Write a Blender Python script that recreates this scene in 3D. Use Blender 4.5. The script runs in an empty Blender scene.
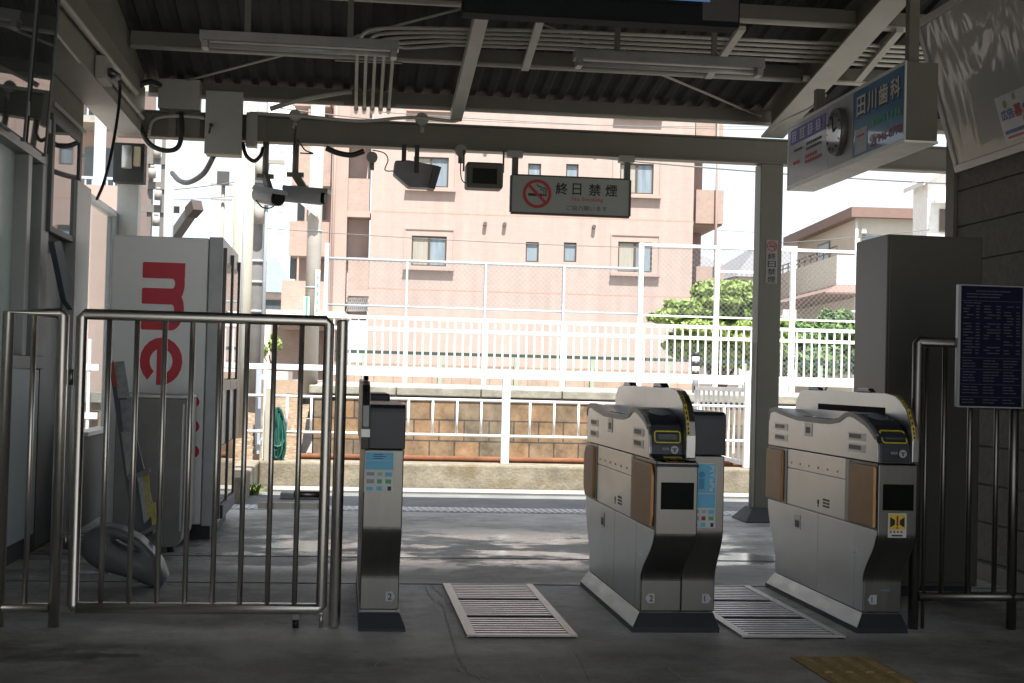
import bpy, bmesh, math, random
from mathutils import Vector, Matrix
random.seed(7)
rad = math.radians
scene = bpy.context.scene
COL = scene.collection

# ------------------------------------------------------------------ camera
CAM = Vector((0.0, 0.0, 1.0)); FPX = 1400.0
yaw, pit, rol = 0.1184, 0.0259, -0.0251
fw = Vector((math.sin(yaw)*math.cos(pit), math.cos(yaw)*math.cos(pit), math.sin(pit)))
rt0 = Vector((math.cos(yaw), -math.sin(yaw), 0)); dn0 = fw.cross(rt0)
RT = rt0*math.cos(rol) + dn0*math.sin(rol); DN = -rt0*math.sin(rol) + dn0*math.cos(rol)
cd = bpy.data.cameras.new("camera"); cam = bpy.data.objects.new("camera", cd); COL.objects.link(cam)
up = -DN; bk = -fw
cam.matrix_world = Matrix(((RT.x, up.x, bk.x, CAM.x), (RT.y, up.y, bk.y, CAM.y), (RT.z, up.z, bk.z, CAM.z), (0, 0, 0, 1)))
cd.sensor_width = 36.0; cd.lens = FPX/1024*36.0; cd.clip_start = 0.05; cd.clip_end = 3000
scene.camera = cam

# ------------------------------------------------------------------ light
SUN_EL, SUN_AZ = 64.0, 172.0          # azimuth: clockwise from +Y (away from the camera); the sun stands behind the station
w = bpy.data.worlds.new("World"); scene.world = w; w.use_nodes = True
nt = w.node_tree; bg = nt.nodes["Background"]
sky = nt.nodes.new("ShaderNodeTexSky"); sky.sky_type = 'NISHITA'; sky.sun_disc = False
sky.sun_elevation = rad(SUN_EL); sky.sun_rotation = rad(SUN_AZ)
sky.air_density = 1.0; sky.dust_density = 2.0; sky.ozone_density = 1.0
# thin bright cloud spread over the blue
tcw = nt.nodes.new("ShaderNodeTexCoord"); mpw = nt.nodes.new("ShaderNodeMapping"); mpw.inputs["Scale"].default_value = (1.0, 1.0, 2.6); nt.links.new(tcw.outputs["Generated"], mpw.inputs[0])
nzw = nt.nodes.new("ShaderNodeTexNoise"); nzw.inputs["Scale"].default_value = 2.6; nzw.inputs["Detail"].default_value = 7; nzw.inputs["Roughness"].default_value = 0.6; nt.links.new(mpw.outputs[0], nzw.inputs["Vector"])
mrw = nt.nodes.new("ShaderNodeMapRange"); mrw.inputs[1].default_value = 0.36; mrw.inputs[2].default_value = 0.62; mrw.inputs[3].default_value = 0.55; mrw.inputs[4].default_value = 0.97; nt.links.new(nzw.outputs["Fac"], mrw.inputs[0])
mxw = nt.nodes.new("ShaderNodeMix"); mxw.data_type = 'RGBA'; nt.links.new(mrw.outputs[0], mxw.inputs[0]); nt.links.new(sky.outputs[0], mxw.inputs[6]); mxw.inputs[7].default_value = (2.75, 2.85, 2.92, 1)
nt.links.new(mxw.outputs[2], bg.inputs[0]); bg.inputs[1].default_value = 0.15
sl = bpy.data.lights.new("sun", 'SUN'); sl.energy = 4.6; sl.angle = rad(0.5); sl.color = (1.0, 0.955, 0.89)
so = bpy.data.objects.new("sun", sl); COL.objects.link(so)
sd = Vector((math.sin(rad(SUN_AZ))*math.cos(rad(SUN_EL)), math.cos(rad(SUN_AZ))*math.cos(rad(SUN_EL)), math.sin(rad(SUN_EL))))
so.rotation_euler = sd.to_track_quat('Z', 'Y').to_euler()
so.location = (0, 0, 30)
scene.view_settings.view_transform = 'Standard'; scene.view_settings.look = 'None'
scene.view_settings.exposure = 1.42; scene.view_settings.gamma = 1.0
try: scene.view_settings.use_curve_mapping = False
except Exception: pass
scene.cycles.use_denoising = True
scene.cycles.max_bounces = 12; scene.cycles.diffuse_bounces = 6; scene.cycles.glossy_bounces = 6

# ------------------------------------------------------------------ measuring helpers
def ray(px, py): return RT*((px-512)/FPX) + DN*((py-341.5)/FPX) + fw
def PY(px, py, y): d = ray(px, py); return CAM + d*(y/d.y)
def PX(px, py, x): d = ray(px, py); return CAM + d*(x/d.x)
def PZ(px, py, z=0.0): d = ray(px, py); return CAM + d*((z-1.0)/d.z)
def zr(y): return 3.03 + 0.165*(10-y)                     # underside of the sloping roof
def PR(px, py, off=0.0):
    d = ray(px, py); t = (3.03-off+1.65-1.0)/(d.z+0.165*d.y); return CAM + d*t

# ------------------------------------------------------------------ materials
MATS = {}
def mat(name, col, rough=0.6, metal=0.0, var=0.12, scale=6.0, bump=0.0, bscale=60.0, stretch=None, spec=0.5, rvar=0.0, detail=6, coat=0.0, second=None, smask=(0.55, 0.68), sscale=2.0):
    if name in MATS: return MATS[name]
    m = bpy.data.materials.new(name); m.use_nodes = True; n = m.node_tree.nodes; L = m.node_tree.links
    p = n["Principled BSDF"]; MATS[name] = m
    p.inputs["Metallic"].default_value = metal; p.inputs["Roughness"].default_value = rough
    p.inputs["Specular IOR Level"].default_value = spec
    if coat: p.inputs["Coat Weight"].default_value = coat; p.inputs["Coat Roughness"].default_value = 0.04
    tc = n.new("ShaderNodeTexCoord"); mp = n.new("ShaderNodeMapping"); L.new(tc.outputs["Object"], mp.inputs[0])
    if stretch: mp.inputs["Scale"].default_value = stretch
    t = n.new("ShaderNodeTexNoise"); t.inputs["Scale"].default_value = scale; t.inputs["Detail"].default_value = detail; t.inputs["Roughness"].default_value = 0.65
    L.new(mp.outputs[0], t.inputs["Vector"])
    r = n.new("ShaderNodeValToRGB"); L.new(t.outputs["Fac"], r.inputs[0])
    c0 = [max(0, c*(1-var)) for c in col]; c1 = [min(1, c*(1+var)) for c in col]
    r.color_ramp.elements[0].position = 0.3; r.color_ramp.elements[1].position = 0.7
    r.color_ramp.elements[0].color = (*c0, 1); r.color_ramp.elements[1].color = (*c1, 1)
    out = r.outputs[0]
    if second:
        t2 = n.new("ShaderNodeTexNoise"); t2.inputs["Scale"].default_value = sscale; t2.inputs["Detail"].default_value = 7; t2.inputs["Roughness"].default_value = 0.7
        L.new(tc.outputs["Object"], t2.inputs["Vector"])
        mr = n.new("ShaderNodeMapRange"); mr.inputs[1].default_value = smask[0]; mr.inputs[2].default_value = smask[1]
        L.new(t2.outputs["Fac"], mr.inputs[0])
        mx = n.new("ShaderNodeMix"); mx.data_type = 'RGBA'; L.new(mr.outputs[0], mx.inputs[0]); L.new(out, mx.inputs[6]); mx.inputs[7].default_value = (*second, 1)
        out = mx.outputs[2]
    L.new(out, p.inputs["Base Color"])
    if rvar:
        mr = n.new("ShaderNodeMapRange"); mr.inputs[3].default_value = max(0.02, rough-rvar); mr.inputs[4].default_value = min(1, rough+rvar)
        mr.inputs[1].default_value = 0.3; mr.inputs[2].default_value = 0.7
        L.new(t.outputs["Fac"], mr.inputs[0]); L.new(mr.outputs[0], p.inputs["Roughness"])
    if bump:
        b = n.new("ShaderNodeTexNoise"); b.inputs["Scale"].default_value = bscale; b.inputs["Detail"].default_value = 4
        L.new(mp.outputs[0], b.inputs["Vector"])
        bp = n.new("ShaderNodeBump"); bp.inputs["Strength"].default_value = bump; bp.inputs["Distance"].default_value = 0.01
        L.new(b.outputs["Fac"], bp.inputs["Height"]); L.new(bp.outputs[0], p.inputs["Normal"])
    return m
def ink(name, col, rough=0.5): return mat(name, col, rough, var=0.03)
def brickmat(name, c1, c2, cm, bw, bh, ms, axis='xz', rough=0.85, bump=0.4, offset=0.5, noise=0.5, streak=0.0):
    m = bpy.data.materials.new(name); m.use_nodes = True; n = m.node_tree.nodes; L = m.node_tree.links; p = n["Principled BSDF"]; MATS[name] = m
    p.inputs["Roughness"].default_value = rough
    tc = n.new("ShaderNodeTexCoord"); sx = n.new("ShaderNodeSeparateXYZ"); cx = n.new("ShaderNodeCombineXYZ"); L.new(tc.outputs["Object"], sx.inputs[0])
    L.new(sx.outputs['XYZ'.index(axis[0].upper())], cx.inputs[0]); L.new(sx.outputs['XYZ'.index(axis[1].upper())], cx.inputs[1])
    b = n.new("ShaderNodeTexBrick"); L.new(cx.outputs[0], b.inputs["Vector"]); b.offset = offset
    b.inputs["Color1"].default_value = (*c1, 1); b.inputs["Color2"].default_value = (*c2, 1); b.inputs["Mortar"].default_value = (*cm, 1)
    b.inputs["Scale"].default_value = 1; b.inputs["Brick Width"].default_value = bw; b.inputs["Row Height"].default_value = bh; b.inputs["Mortar Size"].default_value = ms
    t = n.new("ShaderNodeTexNoise"); t.inputs["Scale"].default_value = 3.0; t.inputs["Detail"].default_value = 8; t.inputs["Roughness"].default_value = 0.75; L.new(tc.outputs["Object"], t.inputs["Vector"])
    mr = n.new("ShaderNodeMapRange"); mr.inputs[1].default_value = 0.3; mr.inputs[2].default_value = 0.7; mr.inputs[3].default_value = 1-noise; mr.inputs[4].default_value = 1+noise*0.6
    L.new(t.outputs["Fac"], mr.inputs[0])
    mx = n.new("ShaderNodeMix"); mx.data_type = 'RGBA'; mx.blend_type = 'MULTIPLY'; mx.inputs[0].default_value = 1
    mult = mr.outputs[0]
    if streak:
        ms_ = n.new("ShaderNodeMapping"); ms_.inputs["Scale"].default_value = (2.2, 1, 0.12); L.new(tc.outputs["Object"], ms_.inputs[0])
        t3 = n.new("ShaderNodeTexNoise"); t3.inputs["Scale"].default_value = 1.2; t3.inputs["Detail"].default_value = 6; L.new(ms_.outputs[0], t3.inputs["Vector"])
        m3 = n.new("ShaderNodeMapRange"); m3.inputs[1].default_value = 0.35; m3.inputs[2].default_value = 0.7; m3.inputs[3].default_value = 1+streak*0.3; m3.inputs[4].default_value = 1-streak; L.new(t3.outputs["Fac"], m3.inputs[0])
        mm = n.new("ShaderNodeMath"); mm.operation = 'MULTIPLY'; L.new(mr.outputs[0], mm.inputs[0]); L.new(m3.outputs[0], mm.inputs[1]); mult = mm.outputs[0]
    L.new(b.outputs["Color"], mx.inputs[6]); L.new(mult, mx.inputs[7]); L.new(mx.outputs[2], p.inputs["Base Color"])
    bp = n.new("ShaderNodeBump"); bp.inputs["Strength"].default_value = bump; bp.inputs["Distance"].default_value = 0.02; bp.invert = True
    L.new(b.outputs["Fac"], bp.inputs["Height"]); L.new(bp.outputs[0], p.inputs["Normal"])
    return m

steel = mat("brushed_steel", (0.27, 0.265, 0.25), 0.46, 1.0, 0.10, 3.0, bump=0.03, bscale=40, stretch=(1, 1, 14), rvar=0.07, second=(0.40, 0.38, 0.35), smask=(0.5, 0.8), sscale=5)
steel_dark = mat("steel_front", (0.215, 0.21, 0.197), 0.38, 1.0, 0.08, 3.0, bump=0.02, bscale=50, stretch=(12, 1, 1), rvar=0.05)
tube_steel = mat("polished_steel_tube", (0.62, 0.59, 0.545), 0.36, 1.0, 0.06, 4.0, rvar=0.05)
def floor_material():
    m = bpy.data.materials.new("worn_concrete"); m.use_nodes = True; n = m.node_tree.nodes; L = m.node_tree.links; p = n["Principled BSDF"]
    tc = n.new("ShaderNodeTexCoord")
    def noise(s, d, r, vec=None, stretch=None):
        t = n.new("ShaderNodeTexNoise"); t.inputs["Scale"].default_value = s; t.inputs["Detail"].default_value = d; t.inputs["Roughness"].default_value = r
        if stretch:
            mp = n.new("ShaderNodeMapping"); mp.inputs["Scale"].default_value = stretch; L.new(tc.outputs["Object"], mp.inputs[0]); L.new(mp.outputs[0], t.inputs["Vector"])
        else: L.new(tc.outputs["Object"], t.inputs["Vector"])
        return t.outputs["Fac"]
    def rng(v, a, b, c, d, smooth=False):
        r = n.new("ShaderNodeMapRange"); r.inputs[1].default_value = a; r.inputs[2].default_value = b; r.inputs[3].default_value = c; r.inputs[4].default_value = d
        if smooth: r.interpolation_type = 'SMOOTHSTEP'
        L.new(v, r.inputs[0]); return r.outputs[0]
    def mth(op, a, b):
        k = n.new("ShaderNodeMath"); k.operation = op
        for i, v in enumerate((a, b)):
            if isinstance(v, (int, float)): k.inputs[i].default_value = v
            else: L.new(v, k.inputs[i])
        return k.outputs[0]
    def mix(f, a, b):
        k = n.new("ShaderNodeMix"); k.data_type = 'RGBA'; L.new(f, k.inputs[0])
        for i, v in ((6, a), (7, b)):
            if isinstance(v, tuple): k.inputs[i].default_value = (*v, 1)
            else: L.new(v, k.inputs[i])
        return k.outputs[2]
    big = noise(0.9, 6, 0.7); mid = noise(4, 8, 0.7); fine = noise(60, 4, 0.6)
    base = mix(rng(big, 0.41, 0.60, 0, 1), (0.20, 0.194, 0.178), (0.48, 0.468, 0.435))
    base = mix(rng(mid, 0.46, 0.64, 0, 0.8), base, (0.52, 0.51, 0.48))
    base = mix(rng(noise(2.2, 9, 0.78), 0.50, 0.66, 0, 0.6), base, (0.13, 0.122, 0.108))
    base = mix(rng(fine, 0.35, 0.75, 0.25, 0), base, (0.06, 0.056, 0.05))
    st = noise(1.6, 5, 0.6)
    base = mix(rng(st, 0.62, 0.70, 0, 0.6), base, (0.06, 0.056, 0.05))      # old oil stains
    rust = noise(2.4, 6, 0.7)
    base = mix(rng(rust, 0.70, 0.76, 0, 0.5), base, (0.15, 0.075, 0.035))
    v = n.new("ShaderNodeTexVoronoi"); v.feature = 'DISTANCE_TO_EDGE'; v.inputs["Scale"].default_value = 0.8
    wob = n.new("ShaderNodeMix"); wob.data_type = 'RGBA'; wob.inputs[0].default_value = 0.25; L.new(tc.outputs["Object"], wob.inputs[6])
    tt = n.new("ShaderNodeTexNoise"); tt.inputs["Scale"].default_value = 3; tt.inputs["Detail"].default_value = 6; L.new(tc.outputs["Object"], tt.inputs["Vector"]); L.new(tt.outputs["Color"], wob.inputs[7])
    L.new(wob.outputs[2], v.inputs["Vector"])
    crk = rng(v.outputs["Distance"], 0.0, 0.006, 1, 0)
    gate = rng(noise(0.7, 2, 0.5), 0.5, 0.56, 0, 0.5)
    base = mix(mth('MULTIPLY', crk, gate), base, (0.36, 0.35, 0.33))          # filled hairline cracks
    sp = n.new("ShaderNodeSeparateXYZ"); wv = n.new("ShaderNodeMix"); wv.data_type = 'RGBA'; wv.inputs[0].default_value = 0.13; L.new(tc.outputs["Object"], wv.inputs[6])
    w2 = n.new("ShaderNodeTexNoise"); w2.inputs["Scale"].default_value = 5; w2.inputs["Detail"].default_value = 6; L.new(tc.outputs["Object"], w2.inputs["Vector"]); L.new(w2.outputs["Color"], wv.inputs[7]); L.new(wv.outputs[2], sp.inputs[0])
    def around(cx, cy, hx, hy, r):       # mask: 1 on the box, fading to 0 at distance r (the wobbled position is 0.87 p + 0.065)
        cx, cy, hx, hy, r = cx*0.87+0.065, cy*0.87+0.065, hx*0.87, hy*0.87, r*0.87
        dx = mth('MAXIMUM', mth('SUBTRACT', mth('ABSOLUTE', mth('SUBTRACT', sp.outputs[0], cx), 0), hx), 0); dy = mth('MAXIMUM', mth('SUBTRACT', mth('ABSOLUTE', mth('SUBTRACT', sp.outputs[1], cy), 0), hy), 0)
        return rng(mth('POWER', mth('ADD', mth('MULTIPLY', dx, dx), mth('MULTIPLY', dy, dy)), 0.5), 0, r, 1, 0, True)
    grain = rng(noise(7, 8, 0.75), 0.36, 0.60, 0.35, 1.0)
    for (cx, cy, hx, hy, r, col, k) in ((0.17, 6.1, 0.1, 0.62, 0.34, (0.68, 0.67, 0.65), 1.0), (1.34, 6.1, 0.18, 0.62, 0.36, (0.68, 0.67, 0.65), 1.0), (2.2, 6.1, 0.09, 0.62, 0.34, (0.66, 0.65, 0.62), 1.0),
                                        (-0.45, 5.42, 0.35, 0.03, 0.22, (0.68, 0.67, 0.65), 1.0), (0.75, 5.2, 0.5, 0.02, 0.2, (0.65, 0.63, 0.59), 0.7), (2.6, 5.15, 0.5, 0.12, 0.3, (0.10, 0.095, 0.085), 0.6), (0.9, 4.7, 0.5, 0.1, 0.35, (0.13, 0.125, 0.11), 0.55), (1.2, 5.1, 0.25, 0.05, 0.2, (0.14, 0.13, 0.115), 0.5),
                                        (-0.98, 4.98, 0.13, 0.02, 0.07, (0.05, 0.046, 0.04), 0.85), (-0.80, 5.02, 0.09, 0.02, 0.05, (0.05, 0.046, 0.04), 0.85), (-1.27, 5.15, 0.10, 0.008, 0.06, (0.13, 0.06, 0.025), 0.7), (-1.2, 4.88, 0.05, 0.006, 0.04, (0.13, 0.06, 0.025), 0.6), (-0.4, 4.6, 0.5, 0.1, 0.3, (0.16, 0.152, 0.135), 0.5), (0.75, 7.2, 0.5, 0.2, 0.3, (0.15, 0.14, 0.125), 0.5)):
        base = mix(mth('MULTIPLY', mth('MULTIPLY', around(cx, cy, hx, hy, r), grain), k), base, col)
    gv = n.new("ShaderNodeTexVoronoi"); gv.inputs["Scale"].default_value = 4.2; L.new(tc.outputs["Object"], gv.inputs["Vector"])
    gs = n.new("ShaderNodeSeparateColor"); L.new(gv.outputs["Color"], gs.inputs[0])
    spot = mth('MULTIPLY', rng(gv.outputs["Distance"], 0.05, 0.075, 1, 0), rng(gs.outputs[0], 0.55, 0.6, 0, 0.75))
    base = mix(spot, base, (0.07, 0.066, 0.06))
    BASE_END = base
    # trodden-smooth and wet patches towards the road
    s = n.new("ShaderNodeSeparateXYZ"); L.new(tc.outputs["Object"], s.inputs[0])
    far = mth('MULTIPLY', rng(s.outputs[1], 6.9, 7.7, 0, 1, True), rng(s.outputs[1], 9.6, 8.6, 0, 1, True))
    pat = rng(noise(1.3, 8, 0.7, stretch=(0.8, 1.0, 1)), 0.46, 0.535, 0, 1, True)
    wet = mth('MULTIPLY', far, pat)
    sheen = mth('MULTIPLY', wet, 0.28)  # bright sheen of these patches, partly put into the base colour
    L.new(mix(sheen, BASE_END, (0.55, 0.56, 0.56)), p.inputs["Base Color"])
    ro = mth('SUBTRACT', rng(mid, 0.3, 0.7, 0.62, 0.74), mth('MULTIPLY', wet, 0.50))
    L.new(ro, p.inputs["Roughness"])
    bp = n.new("ShaderNodeBump"); bp.inputs["Distance"].default_value = 0.004
    L.new(rng(wet, 0, 1, 0.28, 0.05), bp.inputs["Strength"])
    L.new(mth('ADD', fine, mid), bp.inputs["Height"]); L.new(bp.outputs[0], p.inputs["Normal"])
    return m
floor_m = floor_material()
asphalt = mat("asphalt", (0.155, 0.16, 0.158), 0.85, 0, 0.25, 3, bump=0.5, bscale=140, second=(0.18, 0.18, 0.18), sscale=1.2)
pale_conc = mat("pale_concrete", (0.29, 0.277, 0.25), 0.9, 0, 0.2, 4, bump=0.3, bscale=90)
mossy_conc = mat("mossy_concrete", (0.20, 0.178, 0.135), 0.95, 0, 0.35, 7, bump=0.6, bscale=40, second=(0.16, 0.13, 0.08), smask=(0.5, 0.66), sscale=5)
coping_m = mat("coping_concrete", (0.24, 0.235, 0.20), 0.95, 0, 0.3, 6, bump=0.5, bscale=50, second=(0.20, 0.19, 0.15), smask=(0.5, 0.7), sscale=4)
plat_m = mat("platform_surface", (0.33, 0.31, 0.275), 0.9, 0, 0.12, 3)
stone_m = brickmat("brownstone", (0.25, 0.155, 0.08), (0.145, 0.12, 0.082), (0.07, 0.055, 0.045), 0.315, 0.262, 0.010, noise=0.75, bump=0.5, offset=0.37)
soil_m = mat("stony_soil", (0.17, 0.115, 0.07), 0.95, 0, 0.5, 12, bump=1.0, bscale=25, second=(0.28, 0.235, 0.18), smask=(0.52, 0.62), sscale=14)
ground_m = mat("far_ground", (0.26, 0.25, 0.23), 0.95, 0, 0.2, 0.5)
ballast_m = mat("track_ballast", (0.22, 0.17, 0.13), 0.95, 0, 0.4, 20, bump=1, bscale=30)
rust_m = mat("rusty_iron", (0.24, 0.10, 0.05), 0.85, 0.2, 0.3, 9)
white_p = mat("white_paint", (0.76, 0.77, 0.77), 0.45, 0, 0.08, 6, second=(0.55, 0.52, 0.47), smask=(0.58, 0.75), sscale=7)
galv = mat("galvanised", (0.40, 0.45, 0.50), 0.5, 0.2, 0.08, 5)
beam_m = mat("beige_grey_paint", (0.125, 0.118, 0.09), 0.5, 0, 0.10, 3, second=(0.095, 0.087, 0.067), smask=(0.55, 0.8), sscale=3)
beam_dk = mat("dull_taupe_paint", (0.12, 0.113, 0.092), 0.6, 0, 0.12, 3)
pipe_m = mat("pale_conduit", (0.38, 0.365, 0.32), 0.5, 0, 0.08, 5)
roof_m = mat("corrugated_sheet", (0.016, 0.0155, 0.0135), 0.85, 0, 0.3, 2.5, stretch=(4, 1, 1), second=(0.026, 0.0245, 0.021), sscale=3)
box_m = mat("grey_beige_box", (0.27, 0.265, 0.235), 0.5, 0, 0.06, 3)
black_m = mat("black_rubber", (0.018, 0.018, 0.02), 0.5, 0, 0.1)
navy_m = mat("navy_plastic", (0.022, 0.026, 0.036), 0.42, 0, 0.1)
blackp = mat("black_plastic", (0.02, 0.02, 0.024), 0.3, 0, 0.1)
screen_m = mat("dark_display", (0.006, 0.007, 0.007), 0.4, 0, 0.05, spec=0.06)
tan_m = mat("tan_flap_leather", (0.66, 0.36, 0.16), 0.5, 0, 0.10, 5, bump=0.15, bscale=120)
grey_al = mat("grey_aluminium", (0.26, 0.27, 0.265), 0.42, 0.5, 0.08, 4)
lightal = mat("light_aluminium", (0.56, 0.57, 0.56), 0.4, 0.4, 0.06, 4)
glass_dk = mat("reflecting_glass", (0.04, 0.045, 0.045), 0.02, 0, 0.05, spec=0.6)
glass_pale = mat("frosted_glass", (0.55, 0.66, 0.63), 0.25, 0, 0.06, 2)
pane_m = mat("window_pane", (0.20, 0.25, 0.29), 0.3, 0, 0.25, 1.5, stretch=(4, 1, 0.4), spec=0.25)
pane_dk = mat("dark_window_pane", (0.10, 0.12, 0.13), 0.06, 0, 0.3, 1.0)
curtain_m = mat("curtained_pane", (0.30, 0.29, 0.25), 0.4, 0, 0.15, 6, stretch=(6, 1, 0.3))
winfr = mat("brown_window_frame", (0.10, 0.075, 0.06), 0.45, 0.2)
pink_m = mat("pink_render", (0.37, 0.28, 0.245), 0.85, 0, 0.07, 1.2, bump=0.1, bscale=30)
pink_tile = brickmat("pink_tile", (0.36, 0.27, 0.23), (0.335, 0.25, 0.21), (0.38, 0.30, 0.265), 0.20, 0.07, 0.006, bump=0.1, noise=0.15)
pink_face = brickmat("pink_small_tile", (0.388, 0.312, 0.28), (0.382, 0.305, 0.272), (0.392, 0.318, 0.288), 0.46, 0.15, 0.010, bump=0.04, noise=0.08, streak=0.10)
pink_lifted = mat("lifted_render", (0.58, 0.47, 0.43), 0.85, 0, 0.08, 2)  # recess walls: pink render made paler to offset the shade there
stucco_m = mat("rough_stucco", (0.15, 0.142, 0.122), 0.95, 0, 0.18, 20, bump=1.0, bscale=45)
cabinet_m = mat("taupe_cabinet_paint", (0.085, 0.082, 0.070), 0.42, 0.15, 0.05, 3)
silver_p = mat("silver_white_panel", (0.93, 0.95, 0.95), 0.4, 0.1, 0.03, 2)
red_m = ink("red_lettering", (0.72, 0.02, 0.05), 0.4)
blk_ink = ink("black_lettering", (0.012, 0.012, 0.012)); red_ink = ink("red_ink", (0.36, 0.02, 0.025)); white_ink = ink("white_ink", (0.75, 0.75, 0.73))
grn_ink = ink("green_ink", (0.08, 0.36, 0.16)); pur_ink = ink("purple_ink", (0.11, 0.09, 0.34)); yel_ink = ink("yellow_sticker", (0.70, 0.52, 0.05)); blu_ink = ink("pale_blue_sticker", (0.13, 0.46, 0.68))
dkblu_ink = ink("dark_blue_ink", (0.03, 0.07, 0.28))
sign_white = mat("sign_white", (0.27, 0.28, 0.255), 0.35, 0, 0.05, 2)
leaf_a = mat("leaf_green", (0.17, 0.25, 0.06), 0.6, 0, 0.35, 3, second=(0.23, 0.30, 0.075), smask=(0.45, 0.6), sscale=2)
leaf_b = mat("dark_leaf_green", (0.09, 0.165, 0.055), 0.6, 0, 0.4, 4, second=(0.15, 0.23, 0.065), smask=(0.5, 0.6), sscale=3)
bark_m = mat("bark", (0.12, 0.085, 0.06), 0.9, 0, 0.3, 8, bump=0.6)

# ------------------------------------------------------------------ mesh helpers
class M:
    def __init__(s): s.v = []; s.f = []; s.sm = []
    def add(s, vs, fs, smooth=False):
        b = len(s.v); s.v += [Vector(v) for v in vs]; s.f += [[b+i for i in f] for f in fs]; s.sm += [smooth]*len(fs); return s
    def box(s, x0, x1, y0, y1, z0, z1):
        vs = [(x, y, z) for x in (x0, x1) for y in (y0, y1) for z in (z0, z1)]
        return s.add(vs, [(0, 1, 3, 2), (4, 6, 7, 5), (0, 4, 5, 1), (2, 3, 7, 6), (0, 2, 6, 4), (1, 5, 7, 3)])
    def hexa(s, a, b):                                   # two matching quads
        return s.add(list(a)+list(b), [(0, 1, 2, 3), (7, 6, 5, 4), (0, 4, 5, 1), (1, 5, 6, 2), (2, 6, 7, 3), (3, 7, 4, 0)])
    def prism(s, poly, f, a, b, smooth=False):          # poly of 2D points; f(u,v,t) -> 3D
        n = len(poly); vs = [f(u, v, a) for u, v in poly]+[f(u, v, b) for u, v in poly]
        k = len(s.v); s.add(vs, [list(range(n))[::-1], list(range(n, 2*n))]); 
        s.f += [[k+i, k+(i+1) % n, k+n+(i+1) % n, k+n+i] for i in range(n)]; s.sm += [smooth]*n; return s
    def bar(s, p, q, wd, ht, upv=(0, 0, 1)):            # rectangular bar between two points
        p = Vector(p); q = Vector(q); d = (q-p).normalized(); sd_ = d.cross(Vector(upv))
        if sd_.length < 1e-4: sd_ = d.cross(Vector((0, 1, 0)))
        sd_.normalize(); u = sd_.cross(d)
        c = lambda o: [o+sd_*a*wd/2+u*b*ht/2 for a, b in ((-1, -1), (1, -1), (1, 1), (-1, 1))]
        return s.hexa(c(p), c(q))
    def tube(s, pts, r, n=10, caps=True, r2=None):
        pts = [Vector(p) for p in pts]; m = len(pts); base = len(s.v); prev = None
        for i, p in enumerate(pts):
            d = (pts[min(i+1, m-1)]-pts[max(i-1, 0)]).normalized()
            if prev is None:
                u = d.cross(Vector((0, 0, 1)));
                if u.length < 1e-3: u = d.cross(Vector((1, 0, 0)))
            else: u = prev - d*prev.dot(d)
            u.normalize(); prev = u; vv = d.cross(u)
            rr = r if r2 is None else r+(r2-r)*i/(m-1)
            s.v += [p+(u*math.cos(2*math.pi*k/n)+vv*math.sin(2*math.pi*k/n))*rr for k in range(n)]
        for i in range(m-1):
            for k in range(n):
                s.f.append([base+i*n+k, base+i*n+(k+1) % n, base+(i+1)*n+(k+1) % n, base+(i+1)*n+k]); s.sm.append(True)
        if caps:
            s.f.append([base+k for k in range(n)][::-1]); s.f.append([base+(m-1)*n+k for k in range(n)]); s.sm += [False, False]
        return s
    def disc(s, c, nrm, r, n=28, t=0.004, sx=1.0):
        c = Vector(c); nrm = Vector(nrm).normalized(); return s.tube([c, c+nrm*t], r, n)
    def ring(s, c, ri, ro, u, v, n=40, t=0.002):
        c = Vector(c); u = Vector(u); v = Vector(v); nn = u.cross(v); b = len(s.v)
        for k in range(n):
            a = 2*math.pi*k/n; e = u*math.cos(a)+v*math.sin(a); s.v += [c+e*ri, c+e*ro, c+e*ri+nn*t, c+e*ro+nn*t]
        for k in range(n):
            i = b+4*k; j = b+4*((k+1) % n); s.f += [[i+2, i+3, j+3, j+2], [i, j, j+1, i+1], [i+1, j+1, j+3, i+3], [i, i+2, j+2, j]]; s.sm += [False]*4
        return s
    def build(s, name, m, parent=None, bevel=0.0, local=False, seg=2):
        me = bpy.data.meshes.new(name); off = Vector((0, 0, 0))
        if parent is not None and not local:
            p = parent
            while p: off += p.location; p = p.parent
        me.from_pydata([v-off for v in s.v], [], s.f); me.materials.append(m)
        for pl, sm in zip(me.polygons, s.sm): pl.use_smooth = sm
        bm = bmesh.new(); bm.from_mesh(me); bmesh.ops.recalc_face_normals(bm, faces=bm.faces); bm.to_mesh(me); bm.free()
        o = bpy.data.objects.new(name, me); COL.objects.link(o)
        if parent is not None: o.parent = parent
        if bevel:
            md = o.modifiers.new("edge", 'BEVEL'); md.width = bevel; md.segments = seg; md.limit_method = 'ANGLE'; md.angle_limit = rad(35)
        return o
def tag(o, label, cat, group=None, kind=None):
    if label: o["label"] = label
    if cat: o["category"] = cat
    if group: o["group"] = group
    if kind: o["kind"] = kind
    return o
def thing(name, label, cat, loc=(0, 0, 0), rz=0.0, group=None):
    o = bpy.data.objects.new(name, None); COL.objects.link(o); o.location = loc; o.rotation_euler = (0, 0, rz); o.empty_display_size = 0.1
    return tag(o, label, cat, group)
def struct(o): o["kind"] = "structure"; return o
def children(o): return [c for c in o.children]
def copy_tree(o, parent=None):
    c = o.copy(); COL.objects.link(c)
    if parent: c.parent = parent
    for ch in list(o.children): copy_tree(ch, c)
    return c
def arc(c, r, a0, a1, n=8): return [(c[0]+r*math.cos(rad(a0+(a1-a0)*i/n)), c[1]+r*math.sin(rad(a0+(a1-a0)*i/n))) for i in range(n+1)]
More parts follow.
